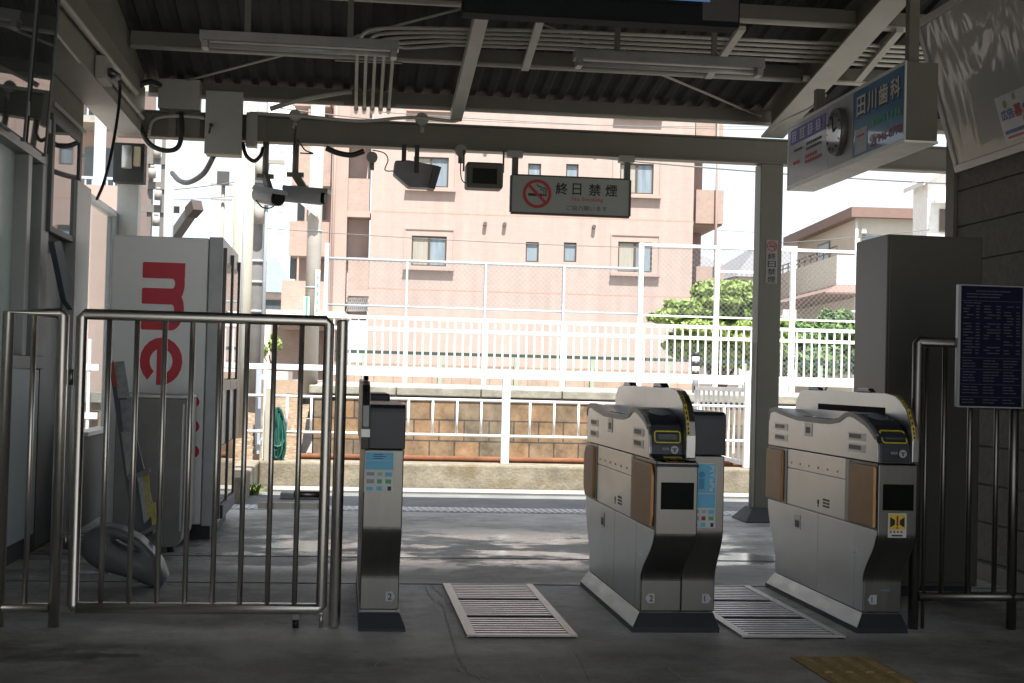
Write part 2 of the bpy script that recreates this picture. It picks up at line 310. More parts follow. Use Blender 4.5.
def text_mesh(body, bold=0.0):
    cu = bpy.data.curves.new("t", 'FONT'); cu.body = body; cu.size = 1; cu.offset = 0.0; cu.resolution_u = 3; cu.extrude = 0.0
    o = bpy.data.objects.new("t", cu); COL.objects.link(o); bpy.context.view_layer.update()
    me = bpy.data.meshes.new_from_object(o.evaluated_get(bpy.context.evaluated_depsgraph_get()))
    vs = [v.co.copy() for v in me.vertices]; fs = [list(p.vertices) for p in me.polygons]
    bpy.data.objects.remove(o); bpy.data.curves.remove(cu); bpy.data.meshes.remove(me); return vs, fs
def write(mb, body, org, rt, upv, wd=None, ht=None, bold=0.0, centre=False):
    """lay lettering in a rectangle: org lower-left corner, rt/upv unit vectors, wd x ht metres"""
    vs, fs = text_mesh(body)
    if not vs: return mb
    x0 = min(v.x for v in vs); x1 = max(v.x for v in vs); y0 = min(v.y for v in vs); y1 = max(v.y for v in vs)
    sx = wd/(x1-x0) if wd else None; sy = ht/(y1-y0) if ht else None
    sx = sx or sy; sy = sy or sx
    org = Vector(org); rt = Vector(rt); upv = Vector(upv); nn = rt.cross(upv)
    b = bold*1.6*max(sx*(x1-x0)/max(1, len(body)), 0.0001) if bold else 0
    for k, (du, dv) in enumerate([(0, 0), (b, b), (-b, b), (b, -b), (-b, -b)] if bold else [(0, 0)]):
        mb.add([org+rt*((v.x-x0)*sx+du)+upv*((v.y-y0)*sy+dv)+nn*(0.00012*k) for v in vs], fs)
    return mb
def patch(mb, org, rt, upv, wd, ht, t=0.0015):
    org = Vector(org); rt = Vector(rt); upv = Vector(upv); nn = rt.cross(upv)
    q = [org, org+rt*wd, org+rt*wd+upv*ht, org+upv*ht]; return mb.hexa(q, [p+nn*t for p in q])
Xv, Yv, Zv = Vector((1, 0, 0)), Vector((0, 1, 0)), Vector((0, 0, 1))

# ================================================================== GROUND
g = M(); g.add([(-900, -300, -0.52), (900, -300, -0.52), (900, 1500, -0.52), (-900, 1500, -0.52)], [(0, 1, 2, 3)]); struct(g.build("ground", ground_m))
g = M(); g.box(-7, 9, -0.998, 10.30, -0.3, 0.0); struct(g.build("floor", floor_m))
g = M(); g.box(-30, 40, 10.302, 10.64, -0.3, 0.004)
stripmat = mat("drain_channel_cover", (0.42, 0.43, 0.43), 0.6, 0.2, 0.15, 30, stretch=(8, 1, 1)); struct(g.build("drain_channel", stripmat))
g = M()
for i in range(260): g.box(-6+i*0.05, -6+i*0.05+0.026, 10.33, 10.61, 0.0045, 0.009)
struct(g.build("drain_channel_slots", mat("slot_grey", (0.48, 0.49, 0.49), 0.6, 0.2)))
g = M(); g.box(-30, 40, 10.642, 11.9, -0.3, -0.004); struct(g.build("road", asphalt))
g = M(); g.box(-0.6, 40, 11.902, 12.48, -0.3, 0.0); struct(g.build("pavement", pale_conc))
g = M(); g.box(-30, -0.74, 11.902, 12.9, -0.3, -0.002); struct(g.build("path", asphalt))
g = M(); g.box(-0.4, 40, 13.0, 17.4, -0.6, -0.42); struct(g.build("track_bed", ballast_m))
g = M(); a = PY(313, 400, 17.6).x
g.box(a, 60, 17.75, 27.0, -0.6, 0.845); struct(g.build("platform_surface", plat_m))
g = M(); g.add([(-8, 12.95, 0.05), (-0.42, 12.95, 0.05), (-0.42, 17.6, 0.6), (-8, 17.6, 0.6)], [(0, 1, 2, 3)])
g.add([(-14, 17.6, 0.6), (-0.6, 17.6, 0.6), (-0.6, 46, 0.75), (-14, 46, 0.75)], [(0, 1, 2, 3)])
bm = bmesh.new(); me = bpy.data.meshes.new("soil"); me.from_pydata(g.v, [], g.f); bm.from_mesh(me); bmesh.ops.subdivide_edges(bm, edges=bm.edges, cuts=24, use_grid_fill=True)
for v in bm.verts: v.co.z += random.uniform(-0.035, 0.035)
bm.to_mesh(me); bm.free(); me.materials.append(soil_m); o = bpy.data.objects.new("soil_bank", me); COL.objects.link(o); struct(o)
# floor joints
g = M(); g.box(-7, 9, 7.70, 7.712, 0.001, 0.003); g.box(-7, 9, 6.735, 6.743, 0.001, 0.003); g.box(-7, 9, 4.2, 4.21, 0.001, 0.003)
struct(g.build("floor_joint", mat("joint_dirt", (0.10, 0.095, 0.085), 0.9)))

def crack(pts, w_):
    q = []
    P = [PZ(px, py, 0.002) for px, py in pts]
    for a_, b_ in zip(P[:-1], P[1:]):
        for k in range(7): t = k/7; c = a_.lerp(b_, t); q.append(c+Vector((random.uniform(-.006, .006), random.uniform(-.012, .012), 0)))
    q.append(P[-1]); g = M()
    for a_, b_ in zip(q[:-1], q[1:]):
        d = (b_-a_); n_ = Vector((-d.y, d.x, 0)).normalized()*w_*random.uniform(0.3, 1.0); g.add([a_-n_, a_+n_, b_+n_, b_-n_], [(0, 1, 2, 3)])
    struct(g.build("floor_crack", mat("crack_filler", (0.42, 0.41, 0.39), 0.9, 0, 0.4, 30)))
for pts in (((424, 584), (430, 596), (443, 606), (450, 628), (457, 655), (468, 672), (490, 683)), ((430, 584), (444, 597), (452, 612)), ((560, 639), (572, 648), (580, 660), (588, 676)), ((538, 672), (545, 683)), ((455, 668), (480, 676), (492, 679)), ((185, 664), (210, 673), (240, 676), (262, 671)), ((395, 640), (388, 655), (372, 668)), ((640, 655), (668, 668), (690, 683))): crack(pts, 0.0035)
# low concrete wall between road and track, and the kerb running back along the machines
g = M(); g.box(-0.72, 40, 12.5, 12.86, -0.3, 0.215); tag(g.build("low_wall", mossy_conc, bevel=0.02), "low mossy concrete wall along the far side of the road, under the white railing", "wall")
g = M(); g.box(-0.92, -0.735, 10.7, 12.86, -0.3, 0.2); tag(g.build("low_wall", mossy_conc, bevel=0.015), "short concrete kerb wall running back from the road beside the vending machine", "wall")
g = M(); g.tube([(-0.4, 13.2, 0.22), (30, 13.2, 0.22)], 0.03, 10); tag(g.build("rusty_pipe", rust_m), "long rusty brown pipe lying behind the low concrete wall", "pipe")

# platform retaining wall
pw = thing("retaining_wall", "brownstone block retaining wall of the platform with grey concrete coping", "wall", (a, 17.5, -0.6))
g = M(); g.box(a+0.02, 60, 17.55, 17.748, -0.6, 0.70); g.build("block_face", stone_m, pw)
g = M()
x = a-0.05
while x < 14:
    L = random.uniform(1.0, 1.25); g.box(x, x+L-0.012, 17.515, 17.95, 0.745, 0.85); x += L
g.build("coping", coping_m, pw, bevel=0.012)
g = M(); g.box(a, 40, 17.53, 17.748, 0.70, 0.745); g.build("shadow_strip", mat("coping_shadow", (0.05, 0.045, 0.04), 0.95), pw)  # dark strip painting the shadow line under the coping

# ================================================================== ROADSIDE WHITE RAILING
FRZ = lambda px, py, y=12.72: PY(px, py, y)
rl = thing("roadside_railing", "white steel railing on the low mossy concrete wall by the road", "railing", (-0.7, 12.72, 0.215))
y0 = 12.72
def rail_x(px): return PY(px, 400, y0).x
zt, zm, zb = 1.045, 0.785, 0.465
g = M(); g.box(rail_x(243), rail_x(1100), y0-0.035, y0+0.035, zt-0.026, zt+0.026); g.build("top_rail", white_p, rl, bevel=0.006)
for zz in (zm, zb):
    g = M(); g.tube([(rail_x(248), y0, zz), (rail_x(1100), y0, zz)], 0.013, 8); g.build("lower_rail", white_p, rl)
for px in (268, 506, 748, 985):
    g = M(); g.box(rail_x(px)-0.036, rail_x(px)+0.036, y0-0.03, y0+0.03, 0.215, zt-0.028); g.build("post", white_p, rl, bevel=0.005)
for i in range(-11, 26):
    px = 506+24.3*i
    if 250 < px < 1050 and all(abs(px-q) > 8 for q in (268, 506, 748, 985)):
        g = M(); g.tube([(rail_x(px), y0, zb), (rail_x(px), y0, zm)], 0.011, 7); g.build("baluster", white_p, rl)
# gate in the railing, seen half-open
gx = rail_x(746)
gt = thing("railing_gate", "small white barred gate standing open behind the railing, between the gates and the column", "gate", (gx, 12.8, 0.2))
g = M(); g.box(gx-0.02, gx+0.02, 12.80, 14.6, 0.92, 0.96); g.box(gx-0.02, gx+0.02, 12.80, 14.6, 0.24, 0.28); g.box(gx-0.02, gx+0.02, 14.56, 14.6, 0.24, 0.96); g.build("frame", white_p, gt)
for i in range(9):
    yy = 12.92+i*0.19; g = M(); g.box(gx-0.01, gx+0.01, yy, yy+0.025, 0.28, 0.92); g.build("bar", white_p, gt)
g = M(); g.tube([(rail_x(262), 12.75, 0.93), (rail_x(240), 15.5, 0.95)], 0.02, 8); g.tube([(rail_x(262), 12.75, 0.3), (rail_x(240), 15.5, 0.3)], 0.02, 8)
pf = thing("slat_fence", "pale blue-white slatted fence running back at the railing's left end", "fence", (rail_x(255), 12.9, 0.2))
for i in range(10):
    t = i/9; x = rail_x(258)-0.02*i; yy = 12.95+0.28*i
    g = M(); g.box(x-0.012, x+0.012, yy, yy+0.2, 0.25, 1.03); g.build("slat", galv, pf)
g = M(); 
for zz in (0.35, 0.95): g.bar((rail_x(258)+0.02, 12.95, zz), (rail_x(258)-0.16, 15.7, zz), 0.02, 0.04)
g.build("cross_rail", white_p, pf)
# hose
hs = M(); c = PY(277, 433, 12.64)
for i in range(26):
    pts = []; rx = random.uniform(0.006, 0.062); rz = random.uniform(0.17, 0.245); ox = random.uniform(-.016, .016); oz = -0.02+0.245-rz
    for k in range(25):
        t = 2*math.pi*k/24; pts.append((c.x+ox+rx*math.sin(t)*(1-0.45*math.cos(t)), c.y-0.006*(i % 9)+0.02*math.sin(t*2+i), c.z+oz+rz*math.cos(t)))
    hs.tube(pts, 0.0085, 6, caps=False)
tag(hs.build("garden_hose", mat("green_hose", (0.012, 0.085, 0.065), 0.45)), "coiled dark green hose hanging from the white railing", "hose")
g = M(); c = PY(267, 430, 12.6); g.box(c.x-0.02, c.x+0.02, 12.58, 12.62, 0.0, 0.85); tag(g.build("marker_post", mat("cream_post", (0.36, 0.335, 0.27), 0.7)), "thin cream marker post beside the green hose", "post")

# ================================================================== PLATFORM FENCE (railing below, chain link above)
FY = 25.0
def fx(px, py=330): return PY(px, py, FY).x
def fz(px, py): return PY(px, py, FY).z
pfn = thing("platform_fence", "white platform railing with chain-link panels rising above it", "fence", (fx(326), FY, 0.9))
zR0, zR1, zR2, zR3 = 0.90, fz(400, 373)-0.02, fz(400, 329.5), fz(400, 318)
zTop = fz(480, 263.5); zHi = fz(640, 244)
xL = fx(326); xR = fx(900)
g = M()
g.box(xL, xR, FY-0.03, FY+0.03, zR3-0.03, zR3+0.03); g.build("top_rail", white_p, pfn)
g = M(); g.box(xL, xR, FY-0.03, FY+0.03, zR2-0.03, zR2+0.03); g.build("mid_rail", white_p, pfn)
g = M(); g.box(xL, xR, FY-0.03, FY+0.03, zR1-0.035, zR1+0.035); g.build("bottom_rail", white_p, pfn)
bal = None
i = 0; x = xL+0.14
while x < fx(862):
    if bal is None:
        g = M(); g.box(-0.014, 0.014, -0.014, 0.014, zR1-0.9+0.03, zR3-0.9-0.03); bal = g.build("baluster", white_p, pfn, local=True); bal.location = (x-xL, 0, 0)
    else:
        c = bal.copy(); COL.objects.link(c); c.parent = pfn; c.location = (x-xL, 0, 0)
    x += 0.1435
for px, top, wd, m in ((326, 243, 0.06, galv), (406, 262, 0.03, galv), (484.7, 264, 0.03, galv), (563, 266, 0.03, galv)):
    g = M(); g.box(fx(px)-wd, fx(px)+wd*0.3, FY-0.05, FY+0.05, zR3, fz(px, top)); g.build("upper_post", m, pfn)
    g = M(); g.box(fx(px)-0.038, fx(px)+0.038, FY-0.045, FY+0.045, 0.845, zR3-0.031); g.build("post", white_p, pfn)
for px in (639.5, 715.7, 791.7, 868):
    g = M(); g.box(fx(px)-0.04, fx(px)+0.04, FY-0.05, FY+0.05, 0.845, zHi+0.02); g.build("post", white_p, pfn)
g = M(); g.tube([(xL, FY, zTop), (fx(639), FY, zTop)], 0.025, 8); g.tube([(xL, FY, zR3+0.2), (fx(639), FY, zR3+0.2)], 0.02, 8); g.build("mesh_rail", galv, pfn)
g = M(); g.box(fx(639.5), xR, FY-0.03, FY+0.03, zHi-0.03, zHi+0.02); g.box(fx(639.5), xR, FY-0.03, FY+0.03, zR3+0.17, zR3+0.2); g.box(fx(716), fx(765), FY-0.03, FY+0.03, fz(740, 273), fz(740, 271)); g.build("high_mesh_rail", white_p, pfn)
def chain(x0, x1, z0, z1, name):
    g = M(); p = 0.095; H = z1-z0; n = int((x1-x0+H)/p)
    for k in range(n):
        for s in (1, -1):
            xa = x0-H+k*p if s == 1 else x0+k*p
            xb = xa+H if s == 1 else xa-H
            za, zb_ = z0, z1
            # clip
            if s == 1:
                if xa < x0: za = z0+(x0-xa); xa = x0
                if xb > x1: zb_ = z1-(xb-x1); xb = x1
            else:
                if xb < x0: zb_ = z1-(x0-xb); xb = x0
                if xa > x1: za = z0+(xa-x1); xa = x1
            if zb_-za < 0.02: continue
            g.bar((xa, FY+0.02*s*0.2, za), (xb, FY+0.02*s*0.2, zb_), 0.0042, 0.0042, (0, 1, 0))
    return g.build(name, mat("zinc_wire", (0.22, 0.235, 0.25), 0.5, 0.3), pfn)
chain(xL, fx(639), zR3+0.2, zTop, "netting")
chain(fx(640), xR, zR3+0.2, zHi, "netting")
chain(fx(640), xR, zR1+0.05, zR2-0.1, "netting")
# pole with black and white bands on the platform
bp = PY(695, 392, 20.0)
bpole = thing("banded_marker_pole", "short dark pole with black and white bands standing on the platform", "marker pole", (bp.x, 20, 0.845))
g = M(); g.tube([(bp.x, 20, 0.845), (bp.x, 20, PY(695, 376, 20).z)], 0.045, 12); g.build("pole", mat("dark_grey_pole", (0.14, 0.15, 0.16), 0.6), bpole)
zt0 = PY(695, 376, 20).z; zt1 = PY(695, 352, 20).z
for i in range(5):
    g = M(); g.tube([(bp.x, 20, zt0+(zt1-zt0)*i/5), (bp.x, 20, zt0+(zt1-zt0)*(i+1)/5)], 0.055, 12); g.build("band", black_m if i % 2 == 0 else white_p, bpole)

# ================================================================== BEHIND THE PLATFORM: block wall with dark rail
g = thing("garden_wall", "low tan block wall with a dark green rail behind the platform fence", "wall", (0, 29, 0))
m1 = M(); m1.box(PY(330, 360, 29).x, PY(700, 360, 29).x, 29, 29.2, -0.5, PY(500, 366, 29).z); m1.build("block_face", brickmat("tan_block", (0.42, 0.31, 0.25), (0.38, 0.28, 0.22), (0.28, 0.22, 0.18), 0.4, 0.2, 0.01, noise=0.3), g)
zz = PY(500, 355.5, 29).z
m1 = M(); m1.box(PY(325, 360, 29).x, PY(900, 360, 29).x, 29.02, 29.08, zz-0.03, zz+0.035); m1.build("rail", mat("dark_green_rail", (0.03, 0.06, 0.05), 0.6), g)
for px in range(364, 900, 76):
    m1 = M(); p = PY(px, 360, 29); m1.box(p.x-0.04, p.x+0.04, 28.93, 28.99, 0.5, zz-0.031); m1.build("post", mat("pale_green_post", (0.30, 0.38, 0.30), 0.7), g)

# ================================================================== PINK APARTMENT BLOCK
BY = 50.0; B0 = PY(511, 380, BY); BR = -0.054
bt = thing("apartment_block", "large salmon pink apartment block with small square windows", "apartment block", (B0.x, BY, -0.52), BR)
bu = Vector((math.cos(BR), math.sin(BR), 0)); bn = Vector((-math.sin(BR), math.cos(BR), 0))
def F(px, py, dep=0.0):                      # pixel -> local (u, z) on the facade plane, dep metres behind it
    d = ray(px, py); o = CAM-Vector((B0.x, BY, 0)); t = (dep-o.dot(bn))/d.dot(bn); P = o+d*t
    return P.dot(bu), P.z+0.52
def fbox(mb, px0, py0, px1, py1, v0, v1, dep=None):
    dd = v0 if dep is None else dep
    u0, za = F(px0, (py0+py1)/2, dd); u1, zb_ = F(px1, (py0+py1)/2, dd)
    um = (px0+px1)/2; z1 = F(um, py0, dd)[1]; z0 = F(um, py1, dd)[1]
    return mb.box(u0, u1, v0, v1, z0, z1)
ZT = 16.5
uL, _ = F(370, 250); uR, _ = F(692.5, 250)
wins = [(411.5, 236, 446.5, 266, 'b'), (413.5, 157, 448.5, 187, 'b'), (618, 242, 652, 272, 'b'), (620, 163.5, 653.5, 193.8, 'b'), (415, 79, 450, 108, 'b'), (622, 86, 655, 115, 'b'),
        (525.7, 242, 538.7, 262, 's'), (563.7, 242.5, 576.5, 262, 's'), (528, 163.5, 541, 184, 's'), (566, 164, 578.5, 184.5, 's'), (530, 86, 543, 106, 's'), (568, 88, 580, 108, 's')]
# main wall with real openings: build as a grid of boxes between window rectangles
rects = []
for (a0, b0, a1, b1, k) in wins:
    u0 = F(a0, (b0+b1)/2)[0]; u1 = F(a1, (b0+b1)/2)[0]; z1 = F((a0+a1)/2, b0)[1]; z0 = F((a0+a1)/2, b1)[1]; rects.append((u0, u1, z0, z1, k))
g = M()
us = sorted({uL, uR} | {r[0] for r in rects} | {r[1] for r in rects}); zs = sorted({0.0, ZT} | {r[2] for r in rects} | {r[3] for r in rects})
for i in range(len(us)-1):
    run = None
    for j in range(len(zs)-1):
        cu, cz = (us[i]+us[i+1])/2, (zs[j]+zs[j+1])/2
        solid = not any(r[0] < cu < r[1] and r[2] < cz < r[3] for r in rects)
        if solid and run is None: run = zs[j]
        if (not solid) and run is not None: g.box(us[i], us[i+1], 0, 0.22, run, zs[j]); run = None
    if run is not None: g.box(us[i], us[i+1], 0, 0.22, run, ZT)
g.build("facade_wall", pink_face, bt, local=True)
g = M(); g.box(uL, uR, 0.5, 11, 0, ZT-0.02); g.build("core", pink_m, bt, local=True)
for (u0, u1, z0, z1, k) in rects:
    fr = M(); t = 0.05
    fr.box(u0, u1, 0.07, 0.14, z0, z0+t); fr.box(u0, u1, 0.07, 0.14, z1-t, z1); fr.box(u0, u0+t, 0.071, 0.139, z0+t, z1-t); fr.box(u1-t, u1, 0.071, 0.139, z0+t, z1-t)
    if k == 'b': fr.box((u0+u1)/2-0.04, (u0+u1)/2+0.04, 0.069, 0.141, z0+t, z1-t)
    wf = fr.build("window", winfr, bt, local=True)
    if k == 'b':
        q = M(); q.box(u0+t, (u0+u1)/2-0.04, 0.10, 0.115, z0+t, z1-t); q.build("pane", curtain_m, wf, local=True)
        q = M(); q.box((u0+u1)/2+0.04, u1-t, 0.10, 0.115, z0+t, z1-t); q.build("pane", pane_m, wf, local=True)
        q = M(); e = 0.28
        q.box(u0-e, u1+e, -0.17, -0.001, z0-0.16, z0-0.06); q.build("sill", pink_m, wf, local=True)
        q = M(); q.box(u0-e, u0-e+0.05, -0.03, -0.001, z0-0.06, z1+0.22); q.box(u1+e-0.05, u1+e, -0.03, -0.001, z0-0.06, z1+0.22); q.box(u0-e, u1+e, -0.031, -0.001, z1+0.22, z1+0.27); q.build("surround", pink_m, wf, local=True)
    else:
        q = M(); q.box(u0+t, u1-t, 0.10, 0.115, z0+t, z1-t); q.build("pane", pane_m, wf, local=True)
for px, py in ((485, 224), (504.5, 224.5), (593.7, 227), (486, 146), (506, 147), (596, 149)):
    u, z = F(px, py); q = M(); q.tube([(u, -0.16, z), (u, 0, z)], 0.07, 12); q.build("vent_cap", mat("vent_grey", (0.09, 0.085, 0.08), 0.6), bt, local=True)
g = M()
for py in (215.5, 292, 137): z = F(511, py)[1]; g.box(uL, uR, -0.004, -0.001, z-0.02, z+0.02)
g.build("floor_groove", mat("groove_shade", (0.45, 0.27, 0.21), 0.9), bt, local=True)
# stair bay
g = M(); fbox(g, 347, 60, 370, 320, 0.95, 1.25, 0.95); g.build("stair_back_wall", pink_lifted, bt, local=True)
for py0, py1 in ((21, 55), (100, 133), (178.5, 211), (257.5, 290)):
    g = M(); fbox(g, 348, py0, 369.5, py1, 0.05, 0.2); g.build("stair_parapet", pink_tile, bt, local=True)
    g = M(); fbox(g, 347, py1, 370, py1+6, 0.02, 0.949, 0.02); g.build("stair_slab", pink_m, bt, local=True)
g = M(); fbox(g, 331, 40, 347.3, 380, 0.0, 3.0); g.build("stair_tower_wall", pink_m, bt, local=True)
g = M(); p0 = F(334, 200); g.tube([(p0[0], -0.06, 0.4), (p0[0], -0.06, ZT)], 0.05, 8); g.build("drainpipe", pink_m, bt, local=True)
g = M()
for i in range(12):
    u0, z0 = F(346+i*2, 311); u1, z1 = F(350+i*2, 297); g.bar((u0, 0.3, z0), (u1, 0.3, z1), 0.03, 0.03); g.bar((u1, 0.33, z0), (u0, 0.33, z1), 0.03, 0.03)
g.build("lattice", white_p, bt, local=True)
# west balcony bay
g = M(); fbox(g, 297, 60, 331, 380, 2.2, 2.5, 2.2); g.build("balcony_back_wall", pink_lifted, bt, local=True)
for k, (py0, py1, x0) in enumerate(((65, 106, 293), (146.5, 185.5, 292), (221.5, 256, 289), (281, 330, 281))):
    g = M(); fbox(g, x0, py0, 330.8, py1, 0.35, 0.55); g.build("balcony_parapet", pink_tile, bt, local=True)
    g = M(); fbox(g, x0+1, py1-5, 330.5, py1, 0.56, 2.2, 0.56); g.build("balcony_slab", pink_m, bt, local=True)
    g = M()
    for xx in (x0+9, x0+30): fbox(g, xx, py0-36, xx+6, py0-2, 2.1, 2.19, 2.1)
    g.build("balcony_door", pane_dk, bt, local=True)
    g = M(); fbox(g, x0+16, py0-38, x0+18, py0, 0.4, 0.5); g.build("balcony_post", pink_m, bt, local=True)
g = M(); fbox(g, 266, 310.5, 345, 315.5, -3.2, 1.0); g.build("porch_roof", mat("porch_fascia", (0.6, 0.58, 0.55), 0.6), bt, local=True)
g = M(); fbox(g, 270, 315, 345, 372, 1.2, 1.5, 1.2); g.build("porch_back", pink_tile, bt, local=True)
# east balconies
for py0, py1 in ((112, 146), (190, 223.5), (266.5, 302)):
    g = M(); fbox(g, 696, py0, 723.5, py1, 1.3, 1.5); g.build("side_parapet", pink_tile, bt, local=True)
    u0, z1 = F(693, py1, 1.3); u1, _ = F(723.5, py1, 1.3)
    g = M(); g.box(u0, u1, 1.51, 8, z1-0.02, z1+0.14); g.build("side_slab", pink_m, bt, local=True)
    g = M(); g.box(u1-0.15, u1, 1.51, 8, z1+0.141, F(710, py0, 1.3)[1]); g.build("side_end_parapet", pink_tile, bt, local=True)
g = M(); u = F(716.5, 200, 1.2)[0]; g.tube([(u, 1.2, 0), (u, 1.2, ZT)], 0.05, 8); g.build("drainpipe", pink_m, bt, local=True)
g = M(); u0 = F(697, 125, 1.6)[0]; u1 = F(724, 125, 1.6)[0]; g.box(u0, u1-0.2, 4.5, 9, 0, ZT); g.build("rear_wing", pink_m, bt, local=True)
g = M(); g.box(F(680, 125)[0], uR+0.3, -0.4, 11, ZT, ZT+0.2); g.box(uL-2, F(680, 125)[0]-0.002, -0.4, 11, ZT, ZT+0.2); g.build("roof", pale_conc, bt, local=True)

# ================================================================== HOUSES TO THE RIGHT
def frame_at(px, py, y, rz):
    o = PY(px, py, y); u = Vector((math.cos(rz), math.sin(rz), 0)); v = Vector((-math.sin(rz), math.cos(rz), 0))
    def front(px, py, dep=0.0):
        d = ray(px, py); c = CAM-Vector((o.x, o.y, 0)); t = (dep-c.dot(v))/d.dot(v); P = c+d*t; return P.dot(u), P.z
    def side(px, py, uu=0.0):
        d = ray(px, py); c = CAM-Vector((o.x, o.y, 0)); t = (uu-c.dot(u))/d.dot(u); P = c+d*t; return P.dot(v), P.z
    return o, front, side
HR = -0.0926
ho, hf, hsd = frame_at(857, 300, 45.0, HR)
beige = mat("beige_render", (0.56, 0.53, 0.45), 0.85, 0, 0.05, 2); brown_roof = mat("brown_fascia", (0.20, 0.13, 0.11), 0.6, 0, 0.08, 3); slate = mat("grey_slate", (0.17, 0.17, 0.18), 0.7, 0, 0.25, 6, stretch=(3, 1, 8))
hz = thing("beige_house", "beige two-storey house with brown fascia roof and white balcony", "house", (ho.x, 45, 0), HR)
zE1 = hf(857, 208)[1]; zE0 = hf(857, 218)[1]; uEnd = hf(960, 230)[0]; vEnd = hsd(797, 280)[0]
g = M(); g.box(0, uEnd, 0, vEnd, -0.5, zE0); g.build("wall", beige, hz, local=True)
ov = 0.32
g = M(); g.box(-ov, uEnd, -ov, vEnd+1.2, zE0+0.001, zE1); rf = g.build("roof", brown_roof, hz, local=True)
z1 = hf(847, 258)[1]; z0 = hf(847, 287)[1]; dpt = 1.0; uw = hf(837, 270, -dpt)[0]; ue = hf(866, 270, -dpt)[0]
g = M(); g.box(uw, uEnd, -dpt, -dpt+0.12, z0, z1); g.build("balcony_front", mat("white_render", (0.76, 0.75, 0.72), 0.8), hz, local=True)
g = M(); g.box(uw, uw+0.12, -dpt+0.121, vEnd-1, z0, z1); g.build("balcony_side", beige, hz, local=True)
g = M()
for zz in (z1+0.15, z1+0.3): g.box(uw+0.03, uw+0.07, -dpt+0.2, vEnd-1, zz, zz+0.035)
for k in range(10): g.box(uw+0.03, uw+0.07, -dpt+0.2+k*0.9, -dpt+0.24+k*0.9, z1, z1+0.3)
g.build("balcony_rail", mat("brown_rail", (0.10, 0.07, 0.06), 0.5), hz, local=True)
g = M(); q = [(uw-0.5, -dpt-0.5, z0-0.28), (uEnd, -dpt-0.5, z0-0.28), (uEnd, -dpt+0.0, z0-0.01), (uw, -dpt, z0-0.01)]
g.add(q, [(0, 1, 2, 3)]); g.add([(uw-0.5, -dpt-0.5, z0-0.28), (uw, -dpt, z0-0.01), (uw, vEnd, z0-0.01), (uw-0.5, vEnd, z0-0.28)], [(0, 1, 2, 3)]); g.box(uw-0.5, uEnd, -dpt-0.5, vEnd, z0-0.33, z0-0.285); g.build("lower_roof", brown_roof, hz, local=True)
v0, zz = hsd(818, 258); v1, _ = hsd(830, 258); zt_ = hsd(824, 243)[1]
g = M(); g.box(-0.03, -0.002, min(v0, v1), max(v0, v1), zz-0.6, zt_); w1 = g.build("window", winfr, hz, local=True)
g = M(); g.box(-0.035, -0.031, min(v0, v1)+0.1, max(v0, v1)-0.1, zz-0.5, zt_-0.08); g.build("pane", pane_m, w1, local=True)
g = M(); g.tube([(-0.08, -0.1, zE0), (-0.08, -0.1, -0.4)], 0.05, 8); g.build("downpipe", white_p, hz, local=True)
u0, zz = hf(861, 231); g = M(); g.box(u0, u0+0.15, -0.12, 0, zz-0.08, zz+0.08); g.build("wall_box", white_p, hz, local=True)
g = M(); u0 = hf(862, 245)[0]; g.box(u0, u0+1.4, -0.05, -0.002, hf(862, 250)[1], hf(862, 235)[1]); g.build("window", pane_dk, hz, local=True)
# ground floor window, white canopy
u0, zz = hf(846, 313, -0.9); g = M(); g.box(u0, uEnd, -1.6, -0.9, zz, zz+0.06); g.build("canopy", white_p, hz, local=True)

wo, wf_, ws_ = frame_at(927, 230, 38.0, -0.09)
wh = thing("white_house", "white gabled house showing between the beige house and the stucco wall", "house", (wo.x, 38, 0), -0.09)
zt_ = wf_(935, 181)[1]
g = M(); g.box(0, 6, 0, 1.3, -0.5, zt_); g.build("wall", mat("white_siding", (0.74, 0.74, 0.72), 0.8), wh, local=True)
zr0 = wf_(916, 186)[1]; zr1 = wf_(924, 168)[1]
g = M(); g.hexa([(-0.2, -0.25, zr0), (-0.2, 1.6, zr0), (3.0, 1.6, zr0+2.2), (3.0, -0.25, zr0+2.2)], [(-0.2, -0.25, zr0+0.14), (-0.2, 1.6, zr0+0.14), (3.0, 1.6, zr0+2.36), (3.0, -0.25, zr0+2.36)]); g.hexa([(6.5, -0.25, zr0), (3.001, -0.25, zr0+2.2), (3.001, 1.6, zr0+2.2), (6.5, 1.6, zr0)], [(6.5, -0.25, zr0+0.14), (3.001, -0.25, zr0+2.36), (3.001, 1.6, zr0+2.36), (6.5, 1.6, zr0+0.14)]); g.build("roof", mat("white_fascia", (0.66, 0.64, 0.62), 0.6), wh, local=True)
g = M(); g.add([(0, 0.001, zt_), (6, 0.001, zt_), (3, 0.001, zr0+2.2)], [(0, 1, 2)]); g.build("gable", MATS["white_siding"], wh, local=True)
u0, za = wf_(939, 232); g = M(); g.box(u0, u0+1.0, -0.04, -0.002, za, wf_(939, 209)[1]); g.build("window", winfr, wh, local=True)
g = M(); g.box(u0-0.25, u0+1.3, -0.4, -0.002, wf_(939, 204)[1], wf_(939, 201.5)[1]); g.build("awning", white_p, wh, local=True)

